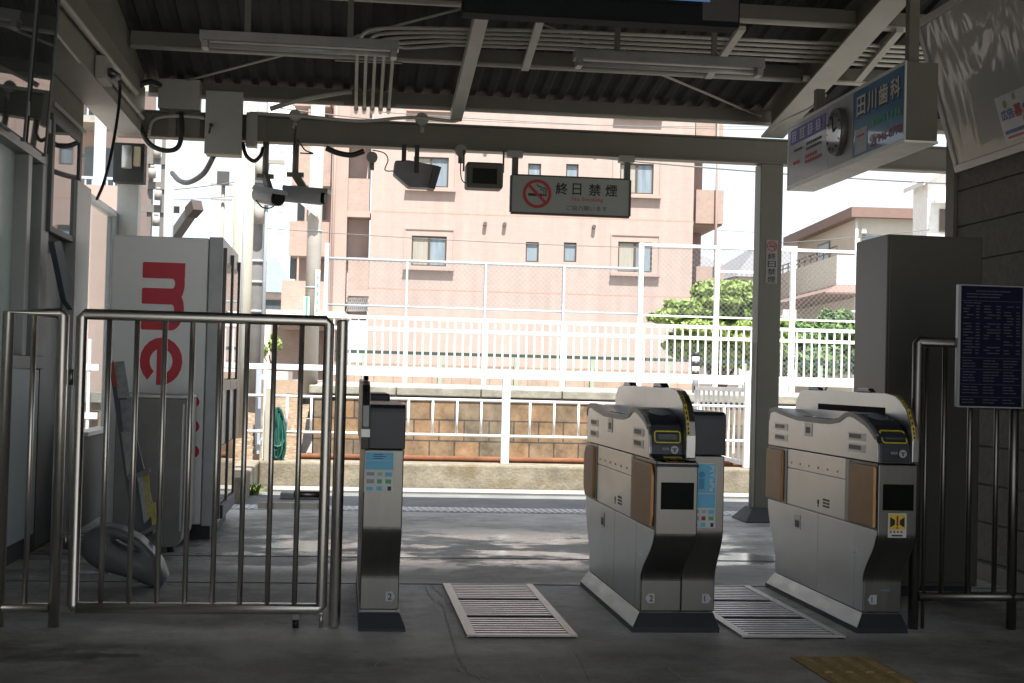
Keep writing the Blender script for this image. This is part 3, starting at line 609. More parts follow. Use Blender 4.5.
def hip_house(label, x0, x1, y0, y1, ze, zr_, wallm, roofm):
    t = thing("tiled_house", label, "house", ((x0+x1)/2, y0, -0.5))
    g = M(); g.box(x0+0.4, x1-0.4, y0+0.4, y1-0.4, -0.5, ze); g.build("wall", wallm, t)
    cy = (y0+y1)/2; d = min((x1-x0), (y1-y0))*0.45
    g = M(); g.add([(x0, y0, ze), (x1, y0, ze), (x1, y1, ze), (x0, y1, ze), (x0+d, cy, zr_), (x1-d, cy, zr_)], [(0, 1, 5, 4), (1, 2, 5), (2, 3, 4, 5), (3, 0, 4), (3, 2, 1, 0)]); g.build("roof", roofm, t)
    g = M(); g.box(x0+1.0, x0+2.4, y0+0.34, y0+0.398, ze-1.6, ze-0.4); w_ = g.build("window", pane_dk, t)
    return t
p0 = PY(735, 268, 62); p1 = PY(860, 268, 62); hip_house("grey slate roofed house behind the green tree", p0.x, p1.x, 62, 72, PY(760, 277, 62).z, PY(770, 243, 67).z, mat("pale_wall", (0.6, 0.52, 0.46), 0.85), slate)
p0 = PY(660, 268, 72); p1 = PY(745, 268, 72); hip_house("low grey roofed house between the pink block and the slate house", p0.x, p1.x, 72, 82, PY(700, 273, 72).z, PY(700, 248, 77).z, MATS["pale_wall"], slate)
p0 = PY(240, 300, 75); p1 = PY(297, 300, 75); hip_house("house with a blue-grey roof left of the concrete pole", p0.x, p1.x, 75, 84, PY(270, 292, 75).z, PY(270, 257, 79.5).z, MATS["pale_wall"], mat("blue_grey_roof", (0.16, 0.19, 0.24), 0.6, 0, 0.1, 4))
# far tower
p0 = PY(250, 200, 150); p1 = PY(296, 200, 150); tw = thing("distant_tower_block", "pale tower block far behind the security cameras", "apartment block", (p0.x, 150, -0.5))
g = M(); g.box(p0.x, p1.x, 150, 165, -0.5, PY(275, 100, 150).z); g.build("wall", mat("white_tower", (0.72, 0.76, 0.80), 0.8), tw)
for i in range(4):
    for j in range(6):
        x = p0.x+0.5+i*1.2; z = PY(275, 232-j*20, 150).z; g = M(); g.box(x, x+0.7, 149.94, 149.998, z, z+1.1); g.build("window", mat("pale_blue_pane", (0.42, 0.52, 0.62), 0.3), tw)
# building glimpsed through the opening at far left
p0 = PX(60, 200, -7.0); lb = thing("balcony_building", "pale building with railed balconies seen left of the corner column", "apartment block", (-7, 34, -0.5))
xb0 = PY(40, 200, 34).x; xb1 = PY(146, 200, 34).x
g = M(); g.box(xb0, xb1-1.2, 34, 44, -0.5, 13); g.build("wall", pink_m, lb)
for j in range(5):
    z = 1.8+j*2.4; g = M(); g.box(xb0, xb1-0.2, 32.8, 33.99, z, z+0.16); s_ = g.build("balcony_slab", pale_conc, lb)
    g = M()
    for i in range(30): xx = xb0+0.1+i*0.16; g.box(xx, xx+0.04, 32.82, 32.86, z+0.16, z+1.1) if xx < xb1-0.3 else None
    g.box(xb0, xb1-0.2, 32.81, 32.87, z+1.1, z+1.16); g.build("balcony_rail", galv, lb)
    g = M(); g.box(xb0+1.0, xb0+2.2, 33.95, 33.998, z+0.2, z+2.0); g.build("window", pane_dk, lb)

lw2 = thing("reflection_wall", "added low brownstone wall imitating the reflection in the glass screen at left", "wall", (-2.8, 11.5, -0.3))  # added behind the clear pane to imitate a reflection in it
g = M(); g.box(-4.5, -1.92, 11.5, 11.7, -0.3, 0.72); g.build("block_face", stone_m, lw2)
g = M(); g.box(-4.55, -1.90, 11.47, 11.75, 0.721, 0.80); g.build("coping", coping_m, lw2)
lr2 = thing("reflection_railing", "added white railing imitating the reflection in the glass screen at left", "railing", (-2.8, 11.3, -0.3))  # added railing, part of the imitated reflection
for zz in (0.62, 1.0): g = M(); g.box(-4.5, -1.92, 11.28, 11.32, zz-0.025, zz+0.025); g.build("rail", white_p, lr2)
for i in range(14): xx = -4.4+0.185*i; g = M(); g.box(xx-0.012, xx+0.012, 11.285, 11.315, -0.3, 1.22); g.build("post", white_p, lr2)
g = M(); g.box(-5.0, -1.95, 12.2, 12.4, -0.3, 2.55); tag(g.build("reflection_backdrop", pink_m), "added tall pink wall imitating the reflection in the glass screen at left", "wall")  # added backdrop for the imitated reflection of the pink block
# ================================================================== TREES
def blob_tree(name, label, base, clumps, nleaf, size, lm, trunk_r, cat="tree", group=None):
    t = thing(name, label, cat, base)
    b = Vector(base)
    g = M()
    top = Vector((sum(c[0] for c in clumps)/len(clumps), sum(c[1] for c in clumps)/len(clumps), sum(c[2] for c in clumps)/len(clumps)))
    g.tube([b, b+(top-b)*0.45+Vector((0.05, 0, 0)), b+(top-b)*0.85], trunk_r, 9, r2=trunk_r*0.4)
    for c in clumps:
        g.tube([b+(top-b)*0.4, (b+(top-b)*0.6+Vector(c[:3]))/2, Vector(c[:3])], trunk_r*0.4, 6, r2=trunk_r*0.12)
    g.build("trunk", bark_m, t)
    g = M(); tot = sum(c[3]*c[4]*c[5] for c in clumps)
    for (cx, cy, cz, rx, ry, rz) in clumps:
        for k in range(int(nleaf*rx*ry*rz/tot)):
            d = Vector((random.gauss(0, 1), random.gauss(0, 1), random.gauss(0, 1))).normalized(); r = random.uniform(0.55, 1.06)**0.6
            if d.z < -0.25 and random.random() < 0.65: continue
            lump = 0.86+0.18*math.sin(d.x*7+cx*3)*math.sin(d.y*6+cy)+0.10*math.sin(d.z*9+cx)
            p = Vector((cx+d.x*rx*r*lump, cy+d.y*ry*r*lump, cz+d.z*rz*r*lump))
            n = (d+Vector((random.gauss(0, .6), random.gauss(0, .6), random.gauss(0, .6)))).normalized()
            u = n.cross(Vector((0, 0, 1)));
            if u.length < .01: u = Vector((1, 0, 0))
            u.normalize(); v = n.cross(u); s = size*random.uniform(0.6, 1.3); an = random.uniform(0, 6.28)
            a1 = u*math.cos(an)+v*math.sin(an); a2 = -u*math.sin(an)+v*math.cos(an)
            g.add([p-a1*s, p+a2*s*0.55, p+a1*s, p-a2*s*0.55], [(0, 1, 2, 3)])
    g.build("crown", lm, t); return t
def cl(px, py, y, rpx, rzpx, ry): p = PY(px, py, y); k = y/1400; return (p.x, p.y, p.z, rpx*k, ry, rzpx*k)
cs = [cl(718, 300, 34, 30, 20, 1.0), cl(690, 312, 34, 32, 14, 0.9), cl(745, 310, 34.5, 36, 22, 1.0), cl(668, 318, 34, 22, 8, 0.6), cl(700, 330, 33.6, 28, 12, 0.8), cl(735, 336, 34, 40, 20, 1.0), cl(765, 330, 35, 26, 22, 0.8), cl(742, 293, 34.4, 26, 14, 0.9), cl(715, 292, 34, 24, 14, 0.9), cl(690, 345, 34.3, 30, 16, 0.8), cl(720, 352, 34.3, 34, 18, 0.9), cl(755, 350, 34.5, 34, 20, 0.9)]
p = PY(722, 385, 34); blob_tree("pine_tree", "rounded bright green garden tree beside the pink block", (p.x, 34, -0.5), cs, 60000, 0.08, leaf_a, 0.14)
cs = [cl(800, 345, 36, 28, 24, 0.9), cl(835, 335, 36, 26, 26, 0.9), cl(820, 362, 35.5, 34, 18, 0.8), cl(780, 360, 35.5, 24, 18, 0.7), cl(852, 355, 36, 20, 24, 0.8)]
p = PY(822, 385, 36); blob_tree("garden_shrub", "dark green garden shrub in front of the beige house", (p.x, 36, -0.3), cs, 32000, 0.075, leaf_b, 0.08, "shrub")
cs = [cl(275, 345, 30, 7, 10, 0.3), cl(262, 352, 30, 7, 8, 0.3)]
p = PY(272, 372, 30); blob_tree("small_bush", "small green bush far behind the railing at left", (p.x, 30, 0.6), cs, 900, 0.05, leaf_a, 0.03, "shrub")
def weed(px, py, n, label):
    p = PZ(px, py, 0.0); g = M()
    for k in range(n):
        a = random.uniform(0, 6.28); r = random.uniform(0.03, 0.11); h = random.uniform(0.05, 0.13); q = p+Vector((random.uniform(-.05, .05), random.uniform(-.08, .08), 0))
        d = Vector((math.cos(a)*r, math.sin(a)*r, h)); s = Vector((-math.sin(a), math.cos(a), 0))*0.008
        g.add([q-s, q+s, q+d*0.6+s, q+d+Vector((0, 0, -0.02)), q+d*0.6-s], [(0, 1, 2, 3, 4)])
    tag(g.build("weed", leaf_a), label, "weed")
weed(252, 494, 60, "green weed growing at the foot of the short kerb wall")

# ================================================================== POLES, WIRES
def pole(px_top, py_top, px_bot, py_bot, y, r, z0, m, name, label, cat="pole"):
    a = PY(px_top, py_top, y); b = PY(px_bot, py_bot, y); t = thing(name, label, cat, (b.x, y, z0)); zz = a.z
    g = M(); g.tube([(b.x, y, z0), (b.x, y, zz)], r, 18, r2=r*0.93); g.build("shaft", m, t); return t, b.x
cream = mat("cream_pole", (0.42, 0.40, 0.33), 0.6, 0, 0.08, 4, second=(0.36, 0.30, 0.21), smask=(0.62, 0.72), sscale=3)
conc_pole = mat("concrete_pole", (0.28, 0.27, 0.25), 0.85, 0, 0.12, 5)
t, x = pole(238, 60, 238, 400, 15.0, 0.112, -0.3, cream, "cream_pole", "thick cream painted pole behind the grey switch box")
g = M(); g.tube([(x+0.02, 14.85, 0.0), (x+0.02, 14.85, 4.5)], 0.012, 6); g.build("cable", galv, t)
t, x = pole(255, 60, 252, 430, 17.0, 0.105, -0.3, mat("weathered_pole", (0.20, 0.20, 0.20), 0.8, 0, 0.2, 4), "utility_pole", "dark weathered utility pole with clamped cables, right of the cream pole")
for z in (2.05, 2.3, 3.1, 3.25, 1.7):
    g = M(); g.tube([(x, 17, z), (x, 17, z+0.03)], 0.118, 16); g.build("clamp_band", galv, t)
g = M(); g.tube([(x+0.10, 16.88, 0.2), (x+0.10, 16.88, 5)], 0.022, 8); g.build("conduit", galv, t)
for z in (3.5, 3.0): g = M(); g.bar((x-0.25, 16.85, z), (x+0.3, 16.85, z), 0.05, 0.05); g.build("cross_arm", conc_pole, t)
for z in (3.3, 2.75): g = M(); g.tube([(x+0.02, 16.8, z), (x+0.02, 16.8, z+0.22)], 0.06, 10); g.build("insulator", conc_pole, t)
t, x = pole(312, 60, 309, 420, 22.0, 0.118, 0.3, mat("light_concrete_pole", (0.33, 0.315, 0.285), 0.85, 0, 0.08, 5), "utility_pole", "pale concrete utility pole with white and green notices strapped to it")
for (pa, pb, dx, m, w_) in ((297, 318, -0.085, white_p, 0.09), (270, 318, 0.075, white_p, 0.07)):
    z1 = PY(305, pa, 22).z; z0 = PY(305, pb, 22).z; g = M(); g.box(x+dx-w_/2, x+dx+w_/2, 21.86, 21.885, z0, z1)
    nb = g.build("notice", m, t)
    g = M()
    for k in range(5): zz = z0+(z1-z0)*(0.12+0.17*k); g.box(x+dx-w_*0.15, x+dx+w_*0.2, 21.857, 21.8595, zz, zz+0.06)
    g.build("lettering", ink("sign_green", (0.05, 0.4, 0.2)), nb)
g = M(); g.bar((x-0.35, 21.8, PY(305, 205, 22).z+0.15), (x+0.05, 21.8, PY(305, 222, 22).z+0.1), 0.12, 0.08); g.build("lamp_head", white_p, t)
g = M(); g.tube([(x, 22, PY(305, 288, 22).z), (x, 22, PY(305, 288, 22).z+0.02)], 0.125, 14); g.tube([(x, 22, 3.2), (x, 22, 3.22)], 0.125, 14); g.build("strap", galv, t)
t, x = pole(169, 60, 166, 300, 12.2, 0.044, 0.0, mat("pale_grey_pole", (0.36, 0.385, 0.39), 0.5), "steel_pole", "slim pale steel pole rising behind the vending machine")
t, x = pole(221, 160, 219, 330, 60, 0.09, -0.5, conc_pole, "far_utility_pole", "thin distant utility pole between the steel pole and the cream pole")
g = M(); z = PY(220, 178, 60).z; g.box(x-0.25, x+0.25, 59.7, 59.9, z-0.25, z+0.25); g.build("transformer", mat("dark_can", (0.06, 0.06, 0.06), 0.6), t)
for py in (186, 201): z = PY(220, py, 60).z; g = M(); g.box(x-0.5, x+0.4, 59.8, 59.85, z, z+0.08); g.build("cross_arm", conc_pole, t)
t, x = pole(96, 60, 94, 330, 13.0, 0.055, 0.0, MATS["pale_grey_pole"], "steel_pole", "white round pole left of the corner column")
# equipment rack and striped barrier arm
er = thing("relay_rack", "dark lineside equipment rack with insulators behind the corner column", "equipment rack", (PY(155, 230, 13.5).x, 13.5, 0))
xa = PY(149, 230, 13.5).x; xb = PY(162, 230, 13.5).x
rk = mat("rack_grey", (0.16, 0.15, 0.14), 0.7)
for x_ in (xa, xb): g = M(); g.box(x_-0.02, x_+0.02, 13.46, 13.54, 0, 3.2); g.build("upright", rk, er)
for py in (165, 190, 213): z = PY(155, py, 13.5).z; g = M(); g.box(xa-0.15, xb+0.02, 13.44, 13.459, z, z+0.07); g.build("shelf", rk, er)
for py, px in ((178, 152), (200, 158), (158, 157), (226, 156)): p = PY(px, py, 13.4); g = M(); g.tube([p, p+Vector((0, 0, 0.09))], 0.035, 10); g.tube([p+Vector((0, 0, .09)), p+Vector((0, 0, 0.12))], 0.02, 8); g.build("insulator", conc_pole, er)
ba = thing("barrier_arm", "grey barrier arm raised slantwise behind the vending machine", "barrier", (PY(180, 235, 13).x, 13, 0))
g = M(); g.bar(PY(172, 240, 13), PY(194, 208, 12.6), 0.085, 0.085); g.build("arm", mat("arm_grey", (0.10, 0.105, 0.105), 0.6), ba)
g = M(); g.bar(PY(190.5, 213, 12.65), PY(197.5, 205, 12.55), 0.1, 0.1); g.build("end_cap", mat("end_cap_brown", (0.055, 0.04, 0.035), 0.7), ba)
sb = thing("striped_beam", "short black and white striped beam behind the barrier arm", "beam", (PY(165, 209, 13.8).x, 13.8, 0))
for i in range(7): g = M(); g.box(PY(144+i*6, 209, 13.8).x, PY(150+i*6, 209, 13.8).x, 13.78, 13.83, PY(165, 212.5, 13.8).z, PY(165, 206, 13.8).z); g.build("stripe", black_m if i % 2 else white_p, sb)
def wire(label, pts, r, m=None):
    a, b = [PY(*p) for p in pts]; q = []
    for i in range(15):
        t = i/14; p = a.lerp(b, t); p.z -= 4*t*(1-t)*(a-b).length*0.008; q.append(p)
    g = M(); g.tube(q, r, 5); return tag(g.build("overhead_wire", m or mat("wire_grey", (0.12, 0.12, 0.12), 0.6)), label, "wire", "overhead wires")
wire("twisted dark overhead cable crossing below the eave on the right", ((540, 152, 30), (1000, 186, 30)), 0.018)
wire("thin overhead wire crossing the pink block above its ground floor windows", ((262, 228, 30), (760, 250, 30)), 0.008)
wire("thin upper overhead wire showing just under the eave at centre", ((380, 112, 30), (780, 130, 30)), 0.008)
wire("second thin overhead wire under the eave, above the speakers", ((400, 117, 28), (800, 126, 32)), 0.006)
wire("thin wire across the sky right of the pink block", ((690, 228, 60), (860, 236, 60)), 0.012)
wire("thin low wire in front of the beige house", ((780, 243, 38), (960, 226, 38)), 0.010)
wire("sagging wire in the sky left of the cream pole", ((170, 190, 50), (236, 182, 50)), 0.018)
wire("lower sagging wire in the sky left of the cream pole", ((170, 200, 50), (236, 196, 50)), 0.014)
wire("dark cable by the security cameras, across the sky", ((225, 100, 26), (400, 122, 26)), 0.012)

# ================================================================== STATION STRUCTURE
# roof sheet: trapezoid corrugation running down the slope
g = M(); p = 0.128; x = -1.6; prof = []
while x < 6.4:
    prof += [(x, 0.0), (x+0.045, 0.0), (x+0.066, 0.021), (x+0.107, 0.021)]; x += p
ys = [(3.0, zr(3.0)), (10.12, zr(10.12))]
b = len(g.v)
for (xx, dz) in prof:
    for (yy, z_) in ys: g.v.append(Vector((xx, yy, z_+dz)))
for i in range(len(prof)-1): k = b+2*i; g.f.append([k, k+1, k+3, k+2]); g.sm.append(False)
g.add([(-1.6, 3, zr(3)+0.05), (6.4, 3, zr(3)+0.05), (6.4, 10.12, zr(10.12)+0.05), (-1.6, 10.12, zr(10.12)+0.05)], [(0, 1, 2, 3)])
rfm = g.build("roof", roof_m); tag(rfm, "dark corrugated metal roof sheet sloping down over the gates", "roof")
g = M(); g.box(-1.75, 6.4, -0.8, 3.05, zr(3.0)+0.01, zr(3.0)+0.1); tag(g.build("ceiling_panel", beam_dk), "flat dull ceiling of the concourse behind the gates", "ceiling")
# purlins
for yy, lab in ((7.38, "highest roof purlin, hidden mostly behind the hanging display"), (8.28, "roof purlin crossing just above the fluorescent lamps"), (9.18, "roof purlin crossing just below the fluorescent lamps"), (10.04, "lowest roof purlin lying on top of the main beam")):
    t = thing("purlin", lab, "roof beam", (-1.4, yy, zr(yy)), group="roof purlins"); z = zr(yy)-0.002
    g = M(); g.box(-1.42, 6.3, yy-0.03, yy-0.018, z-0.10, z); g.build("web", beam_dk, t)
    g = M(); g.box(-1.42, 6.3, yy-0.0179, yy+0.045, z-0.10, z-0.088); g.tube([(-1.42, yy-0.024, z-0.097), (6.3, yy-0.024, z-0.097)], 0.016, 8); g.build("flange", pipe_m, t)  # pale flange colour stands for the light it catches from below
# eave gutter
zg = PY(512, 113, 10.5).z
g = M(); poly = [(10.44, zg+0.10), (10.44, zg+0.02), (10.46, zg), (10.54, zg), (10.57, zg+0.03), (10.57, zg+0.11), (10.56, zg+0.11), (10.56, zg+0.035), (10.535, zg+0.012), (10.465, zg+0.012), (10.452, zg+0.025), (10.452, zg+0.10)]
g.prism(poly, lambda u, v, t: (t, u, v), -1.6, 6.4); tag(g.build("eave_gutter", pipe_m), "pale gutter along the roof eave above the main beam", "gutter")
# main beam
t = thing("main_beam", "long taupe steel beam spanning the opening over the gates", "beam", (-1.5, 10, 2.6))
z0, z1 = 2.615, 2.80
g = M(); g.box(-1.62, 6.3, 9.97, 9.99, z0+0.012, z1-0.012); g.build("web", beam_m, t)
g = M(); g.box(-1.62, 6.3, 9.93, 10.05, z1-0.012, z1); g.box(-1.62, 6.3, 9.93, 10.05, z0, z0+0.012); g.build("flange", beam_m, t)
for px in (172, 196, 213, 253, 262): xx = PY(px, 125, 9.95).x; g = M(); g.box(xx-0.03, xx+0.03, 9.935, 9.969, z0+0.013, z1-0.013); g.build("stiffener", beam_m, t)
# columns
for (xa, xb, lab, nm) in ((2.985, 3.155, "taupe steel column at the right of the opening, bearing a no-smoking sticker", 0), (-1.60, -1.455, "pale grey corner column at the left end of the main beam", 1)):
    t = thing("steel_column", lab, "column", ((xa+xb)/2, 10, 0))
    g = M(); g.box(xa, xb, 9.93, 10.08, 0, 2.614 if not nm else 2.5); g.build("shaft", beam_m if not nm else mat("pale_column_paint", (0.50, 0.50, 0.47), 0.5), t, bevel=0.006)
    if not nm:
        g = M(); g.hexa([(xa-0.10, 9.80, 0.002), (xb+0.08, 9.80, 0.002), (xb+0.08, 10.2, 0.002), (xa-0.10, 10.2, 0.002)], [(xa-0.02, 9.90, 0.10), (xb+0.02, 9.90, 0.10), (xb+0.02, 10.1, 0.10), (xa-0.02, 10.1, 0.10)]); g.build("base_shoe", mat("dark_base", (0.06, 0.06, 0.06), 0.8), t, bevel=0.01)
        g = M(); g.tube([(xa-0.02, 9.95, 0.1), (xa-0.02, 9.95, 1.3)], 0.012, 8); g.build("conduit", pipe_m, t)
    else:
        g = M(); g.box(xa-0.01, xb+0.05, 9.8, 9.929, PY(130, 182, 9.8).z, PY(130, 143, 9.8).z); g.build("switch_recess", mat("dark_recess", (0.03, 0.03, 0.03), 0.7), t)
        g = M(); c = PY(127, 157, 9.74); g.tube([(c.x, 9.74, PY(127, 168, 9.74).z), (c.x, 9.74, PY(127, 146, 9.74).z)], 0.035, 14); g.build("bell", lightal, t)
        g = M(); c = PY(137, 157, 9.76); g.box(c.x-0.02, c.x+0.02, 9.74, 9.799, PY(137, 166, 9.76).z, PY(137, 147, 9.76).z); g.build("tag_plate", mat("cream_plate", (0.5, 0.44, 0.3), 0.6), t)
# beam along the left wall and the gable panel over it
g = thing("side_beam", "taupe beam along the top of the left wall, running to the corner column", "beam", (-1.5, 6, 2.6))
m1 = M(); m1.box(-1.62, -1.43, -2, 9.925, 2.615, 2.95); m1.build("beam_face", mat("side_beam_paint", (0.19, 0.18, 0.15), 0.5, 0, 0.1, 3), g)
m1 = M(); m1.box(-1.63, -1.428, -2, 9.925, 2.609, 2.6145); m1.build("soffit_plate", mat("lit_soffit", (0.34, 0.33, 0.30), 0.55, 0, 0.08, 4), g)  # underside paler than the beam: light from below put into the colour
m1 = M(); m1.add([(-1.438, -2, 2.95), (-1.438, 9.92, 2.95), (-1.438, 9.92, zr(9.92)), (-1.438, 3.0, zr(3.0)), (-1.438, -2, zr(3.0))], [(0, 1, 2, 3, 4)]); m1.add([(-1.47, -2, 2.95), (-1.47, 9.92, 2.95), (-1.47, 9.92, zr(9.92)), (-1.47, 3.0, zr(3.0)), (-1.47, -2, zr(3.0))], [(4, 3, 2, 1, 0)]); m1.build("gable_panel", mat("gable_paint", (0.15, 0.143, 0.12), 0.6, 0, 0.12, 3), g)
def wallpipe(a, b, r, x, name, label, m=pipe_m):
    p = PX(*a, x); q = PX(*b, x); m1 = M(); m1.tube([p, q], r, 10); return tag(m1.build(name, m), label, "pipe")
wallpipe((30, -38), (136, 93), 0.019, -1.40, "conduit", "thick conduit pipe running along the side beam above the socket")
wallpipe((20, -10), (79, 62), 0.009, -1.415, "conduit", "thin conduit along the lower edge of the side beam")
wallpipe((107, 74), (143, 118), 0.012, -1.405, "conduit", "short conduit between the socket box and the corner")
sk = thing("socket_box", "small beige socket box with a black plug on the side beam", "socket", PX(102, 70, -1.40))
p = PX(102, 70, -1.41); m1 = M(); m1.box(-1.428, -1.37, p.y-0.12, p.y+0.12, p.z-0.07, p.z+0.06); m1.build("box", box_m, sk, bevel=0.006)
p2 = PX(110, 72, -1.36); m1 = M(); m1.tube([p2, p2+Vector((0.02, 0.12, 0.0))], 0.025, 10); m1.build("plug", black_m, sk)
def spl(pts, n=8):
    out = []; P = [Vector(p) for p in pts]
    for i in range(len(P)-1):
        a = P[max(i-1, 0)]; b = P[i]; c = P[i+1]; d = P[min(i+2, len(P)-1)]
        for k in range(n):
            t = k/n; out.append(0.5*((2*b)+(c-a)*t+(2*a-5*b+4*c-d)*t*t+(3*b-a-3*c+d)*t**3))
    out.append(P[-1]); return out
def cable(label, pxs, r, m=None, name="cable"):
    q = spl([PY(*p) for p in pxs]); g = M(); g.tube(q, r, 8); return tag(g.build(name, m or black_m), label, "cable")
g = M(); g.tube(spl([PX(110, 72, -1.34), PX(119, 78, -1.34), PX(119, 105, -1.33), PX(112, 150, -1.33), PX(104, 182, -1.36), PX(97, 199, -1.45)]), 0.009, 8); tag(g.build("cable", black_m), "black power cable dropping from the socket box to the framed screen", "cable")
clear_glass = bpy.data.materials.new("clear_glass"); clear_glass.use_nodes = True
_p = clear_glass.node_tree.nodes["Principled BSDF"]; _p.inputs["Transmission Weight"].default_value = 1.0; _p.inputs["Roughness"].default_value = 0.0; _p.inputs["IOR"].default_value = 1.1; _p.inputs["Base Color"].default_value = (0.9, 0.93, 0.92, 1)
# left wall
LW = -1.64
lwt = thing("left_wall", "dark stucco station wall along the left side with a service counter", "wall", (LW, 0, 0))
m1 = M(); m1.box(LW-0.2, LW, 7.80, 8.84, 0, 2.75); m1.box(LW-0.2, LW, -0.8, 5.2, 0, 2.61); m1.box(LW-0.2, LW, 5.2, 7.8, 2.14, 2.75); m1.build("stucco", stucco_m, lwt)
m1 = M(); m1.box(LW-0.19, LW+0.004, 5.2, 7.8, 0.10, 0.98); m1.build("counter_panel", mat("pale_blue_panel", (0.42, 0.47, 0.48), 0.4, 0.1, 0.05, 2), lwt)
m1 = M(); m1.box(LW-0.19, LW-0.002, 5.2, 7.8, 0.0, 0.0995); m1.build("skirting", mat("dark_skirting", (0.035, 0.035, 0.037), 0.6), lwt)
for k, yy in enumerate((7.82, 8.33)):
    m1 = M(); m1.box(LW, LW+0.006, yy, yy+0.495, 0.02, 1.62); m1.build("dark_panel", mat("dark_slate_panel", (0.055, 0.062, 0.066), 0.35, 0.1, 0.15, 2), lwt)
ww = thing("service_window", "aluminium framed service window in the left wall over the counter", "window", (LW, 7, 1.0))
m1 = M()
for a0, a1, b0, b1 in ((5.2, 7.8, 0.985, 1.05), (5.2, 7.8, 2.07, 2.135), (7.62, 7.80, 1.051, 2.069), (7.28, 7.36, 1.051, 2.069), (6.2, 6.28, 1.051, 2.069)): m1.box(LW-0.06, LW+0.03, a0, a1, b0, b1)
m1.build("frame", grey_al, ww, bevel=0.004)
m1 = M(); m1.box(LW-0.05, LW-0.04, 5.2, 7.28, 1.05, 2.07); m1.build("pane", glass_pale, ww)
m1 = M(); m1.box(LW-0.045, LW-0.035, 7.36, 7.62, 1.05, 2.07); m1.build("side_panel", glass_pale, ww)
m1 = M(); m1.box(LW-0.03, -1.41, 5.0, 6.82, 2.10, 2.165); m1.build("head_rail", mat("brown_grey_rail", (0.22, 0.21, 0.19), 0.5), ww, bevel=0.004)
PXp = -1.415
yB1 = PX(46, 155, PXp).y; zB1 = PX(46, 155, PXp).z; yA1 = PX(26, 120, PXp).y
for k, (ya, yb, lab) in enumerate(((4.9, yA1, "upper glazed panel nearest the left edge, over the service window"), (yA1+0.05, yB1, "upper glazed panel over the far end of the service window"))):
    t = thing("glazed_panel", lab, "glass panel", (PXp, ya, zB1), group="glazed panels over the service window")
    def tl(x, z): return x+(z-zB1)*0.055
    def slab(x0, x1, y0_, y1_, z0_, z1_): g_ = M(); return g_.hexa([(tl(x0, z0_), y0_, z0_), (tl(x1, z0_), y0_, z0_), (tl(x1, z0_), y1_, z0_), (tl(x0, z0_), y1_, z0_)], [(tl(x0, z1_), y0_, z1_), (tl(x1, z1_), y0_, z1_), (tl(x1, z1_), y1_, z1_), (tl(x0, z1_), y1_, z1_)])
    slab(PXp-0.012, PXp, ya, yb-0.03, zB1, 3.2).build("pane", glass_dk, t)
    slab(PXp-0.014, PXp+0.005, yb-0.0299, yb-0.014, zB1-0.01, 3.1).build("frame", MATS.get("dark_alu") or mat("dark_alu", (0.08, 0.085, 0.085), 0.5, 0.2), t)
m1 = M(); m1.box(LW-0.1, LW+0.02, 7.9, 8.84, 2.43, 2.455); m1.box(LW-0.1, LW+0.02, 7.9, 8.84, 2.28, 2.30); tag(m1.build("wall_trim", grey_al), "thin metal trim strips on the stucco above the notice board", "trim")
nb = thing("notice_board", "glazed notice board on the stucco beside the service window, reflecting the pink building", "notice board", (LW, 8.3, 2.0))
p = [PX(54, 113, LW+0.05), PX(83, 136, LW+0.05), PX(83, 243, LW+0.05), PX(54, 233, LW+0.05)]
ya, yb = p[0].y, p[1].y; za, zb_ = p[3].z, p[0].z
m1 = M(); m1.box(LW+0.003, LW+0.05, ya, ya+0.06, za, zb_); m1.box(LW+0.003, LW+0.05, yb-0.06, yb, za, zb_); m1.box(LW+0.003, LW+0.048, ya+0.06, yb-0.06, zb_-0.035, zb_); m1.box(LW+0.003, LW+0.048, ya+0.06, yb-0.06, za, za+0.035); m1.build("frame", mat("dark_alu", (0.16, 0.17, 0.17), 0.4, 0.4), nb, bevel=0.003)
m1 = M(); m1.box(LW+0.01, LW+0.04, ya+0.06, yb-0.06, za+0.035, zb_-0.035); m1.build("glass", glass_dk, nb)
# glazed screen at the wall's end
gs = thing("glass_screen", "aluminium framed glass screen standing at the end of the left wall", "glass screen", (LW, 9.3, 0))
S = -1.60
za = PX(88, 194, S).z; ya = PX(74, 194, S).y; yb = PX(117, 217, S).y; ys_ = PX(88, 194, S).y
m1 = M(); m1.box(S-0.05, S+0.02, ya, ys_, 0, za+0.03); m1.build("post", grey_al, gs, bevel=0.004)
m1 = M(); m1.box(S-0.05, S+0.02, yb-0.14, yb, 0, za); m1.build("post", grey_al, gs, bevel=0.004)
m1 = M(); m1.box(S-0.05, S+0.02, ys_, yb-0.14, za-0.03, za+0.005); m1.build("rail", lightal, gs)
m1 = M(); m1.box(S-0.06, S+0.05, ys_, yb-0.14, 0.575, 0.60); m1.build("sill", lightal, gs)
m1 = M(); m1.box(S-0.02, S-0.01, ys_, yb-0.14, 0.6, za-0.03); m1.build("glass", clear_glass, gs)
m1 = M(); m1.box(S-0.04, S, ys_, yb-0.14, 0.0, 0.574); m1.build("lower_panel", mat("dark_panel", (0.07, 0.07, 0.07), 0.6), gs)
m1 = M(); q = [PX(54, 242, -1.5), PX(61, 241, -1.5), PX(73, 285, -1.5), PX(73, 310, -1.5), PX(66, 300, -1.5)]
m1.add(q+[v+Vector((-0.03, 0, 0)) for v in q], [(0, 1, 2, 3, 4), (9, 8, 7, 6, 5)]+[(i, (i+1) % 5, 5+(i+1) % 5, 5+i) for i in range(5)]); q2 = m1.build("bracket_plate", mat("blue_grey_plate", (0.07, 0.09, 0.12), 0.5)); tag(q2, "dark blue-grey slanting plate sticking up beside the glass screen's post", "bracket")

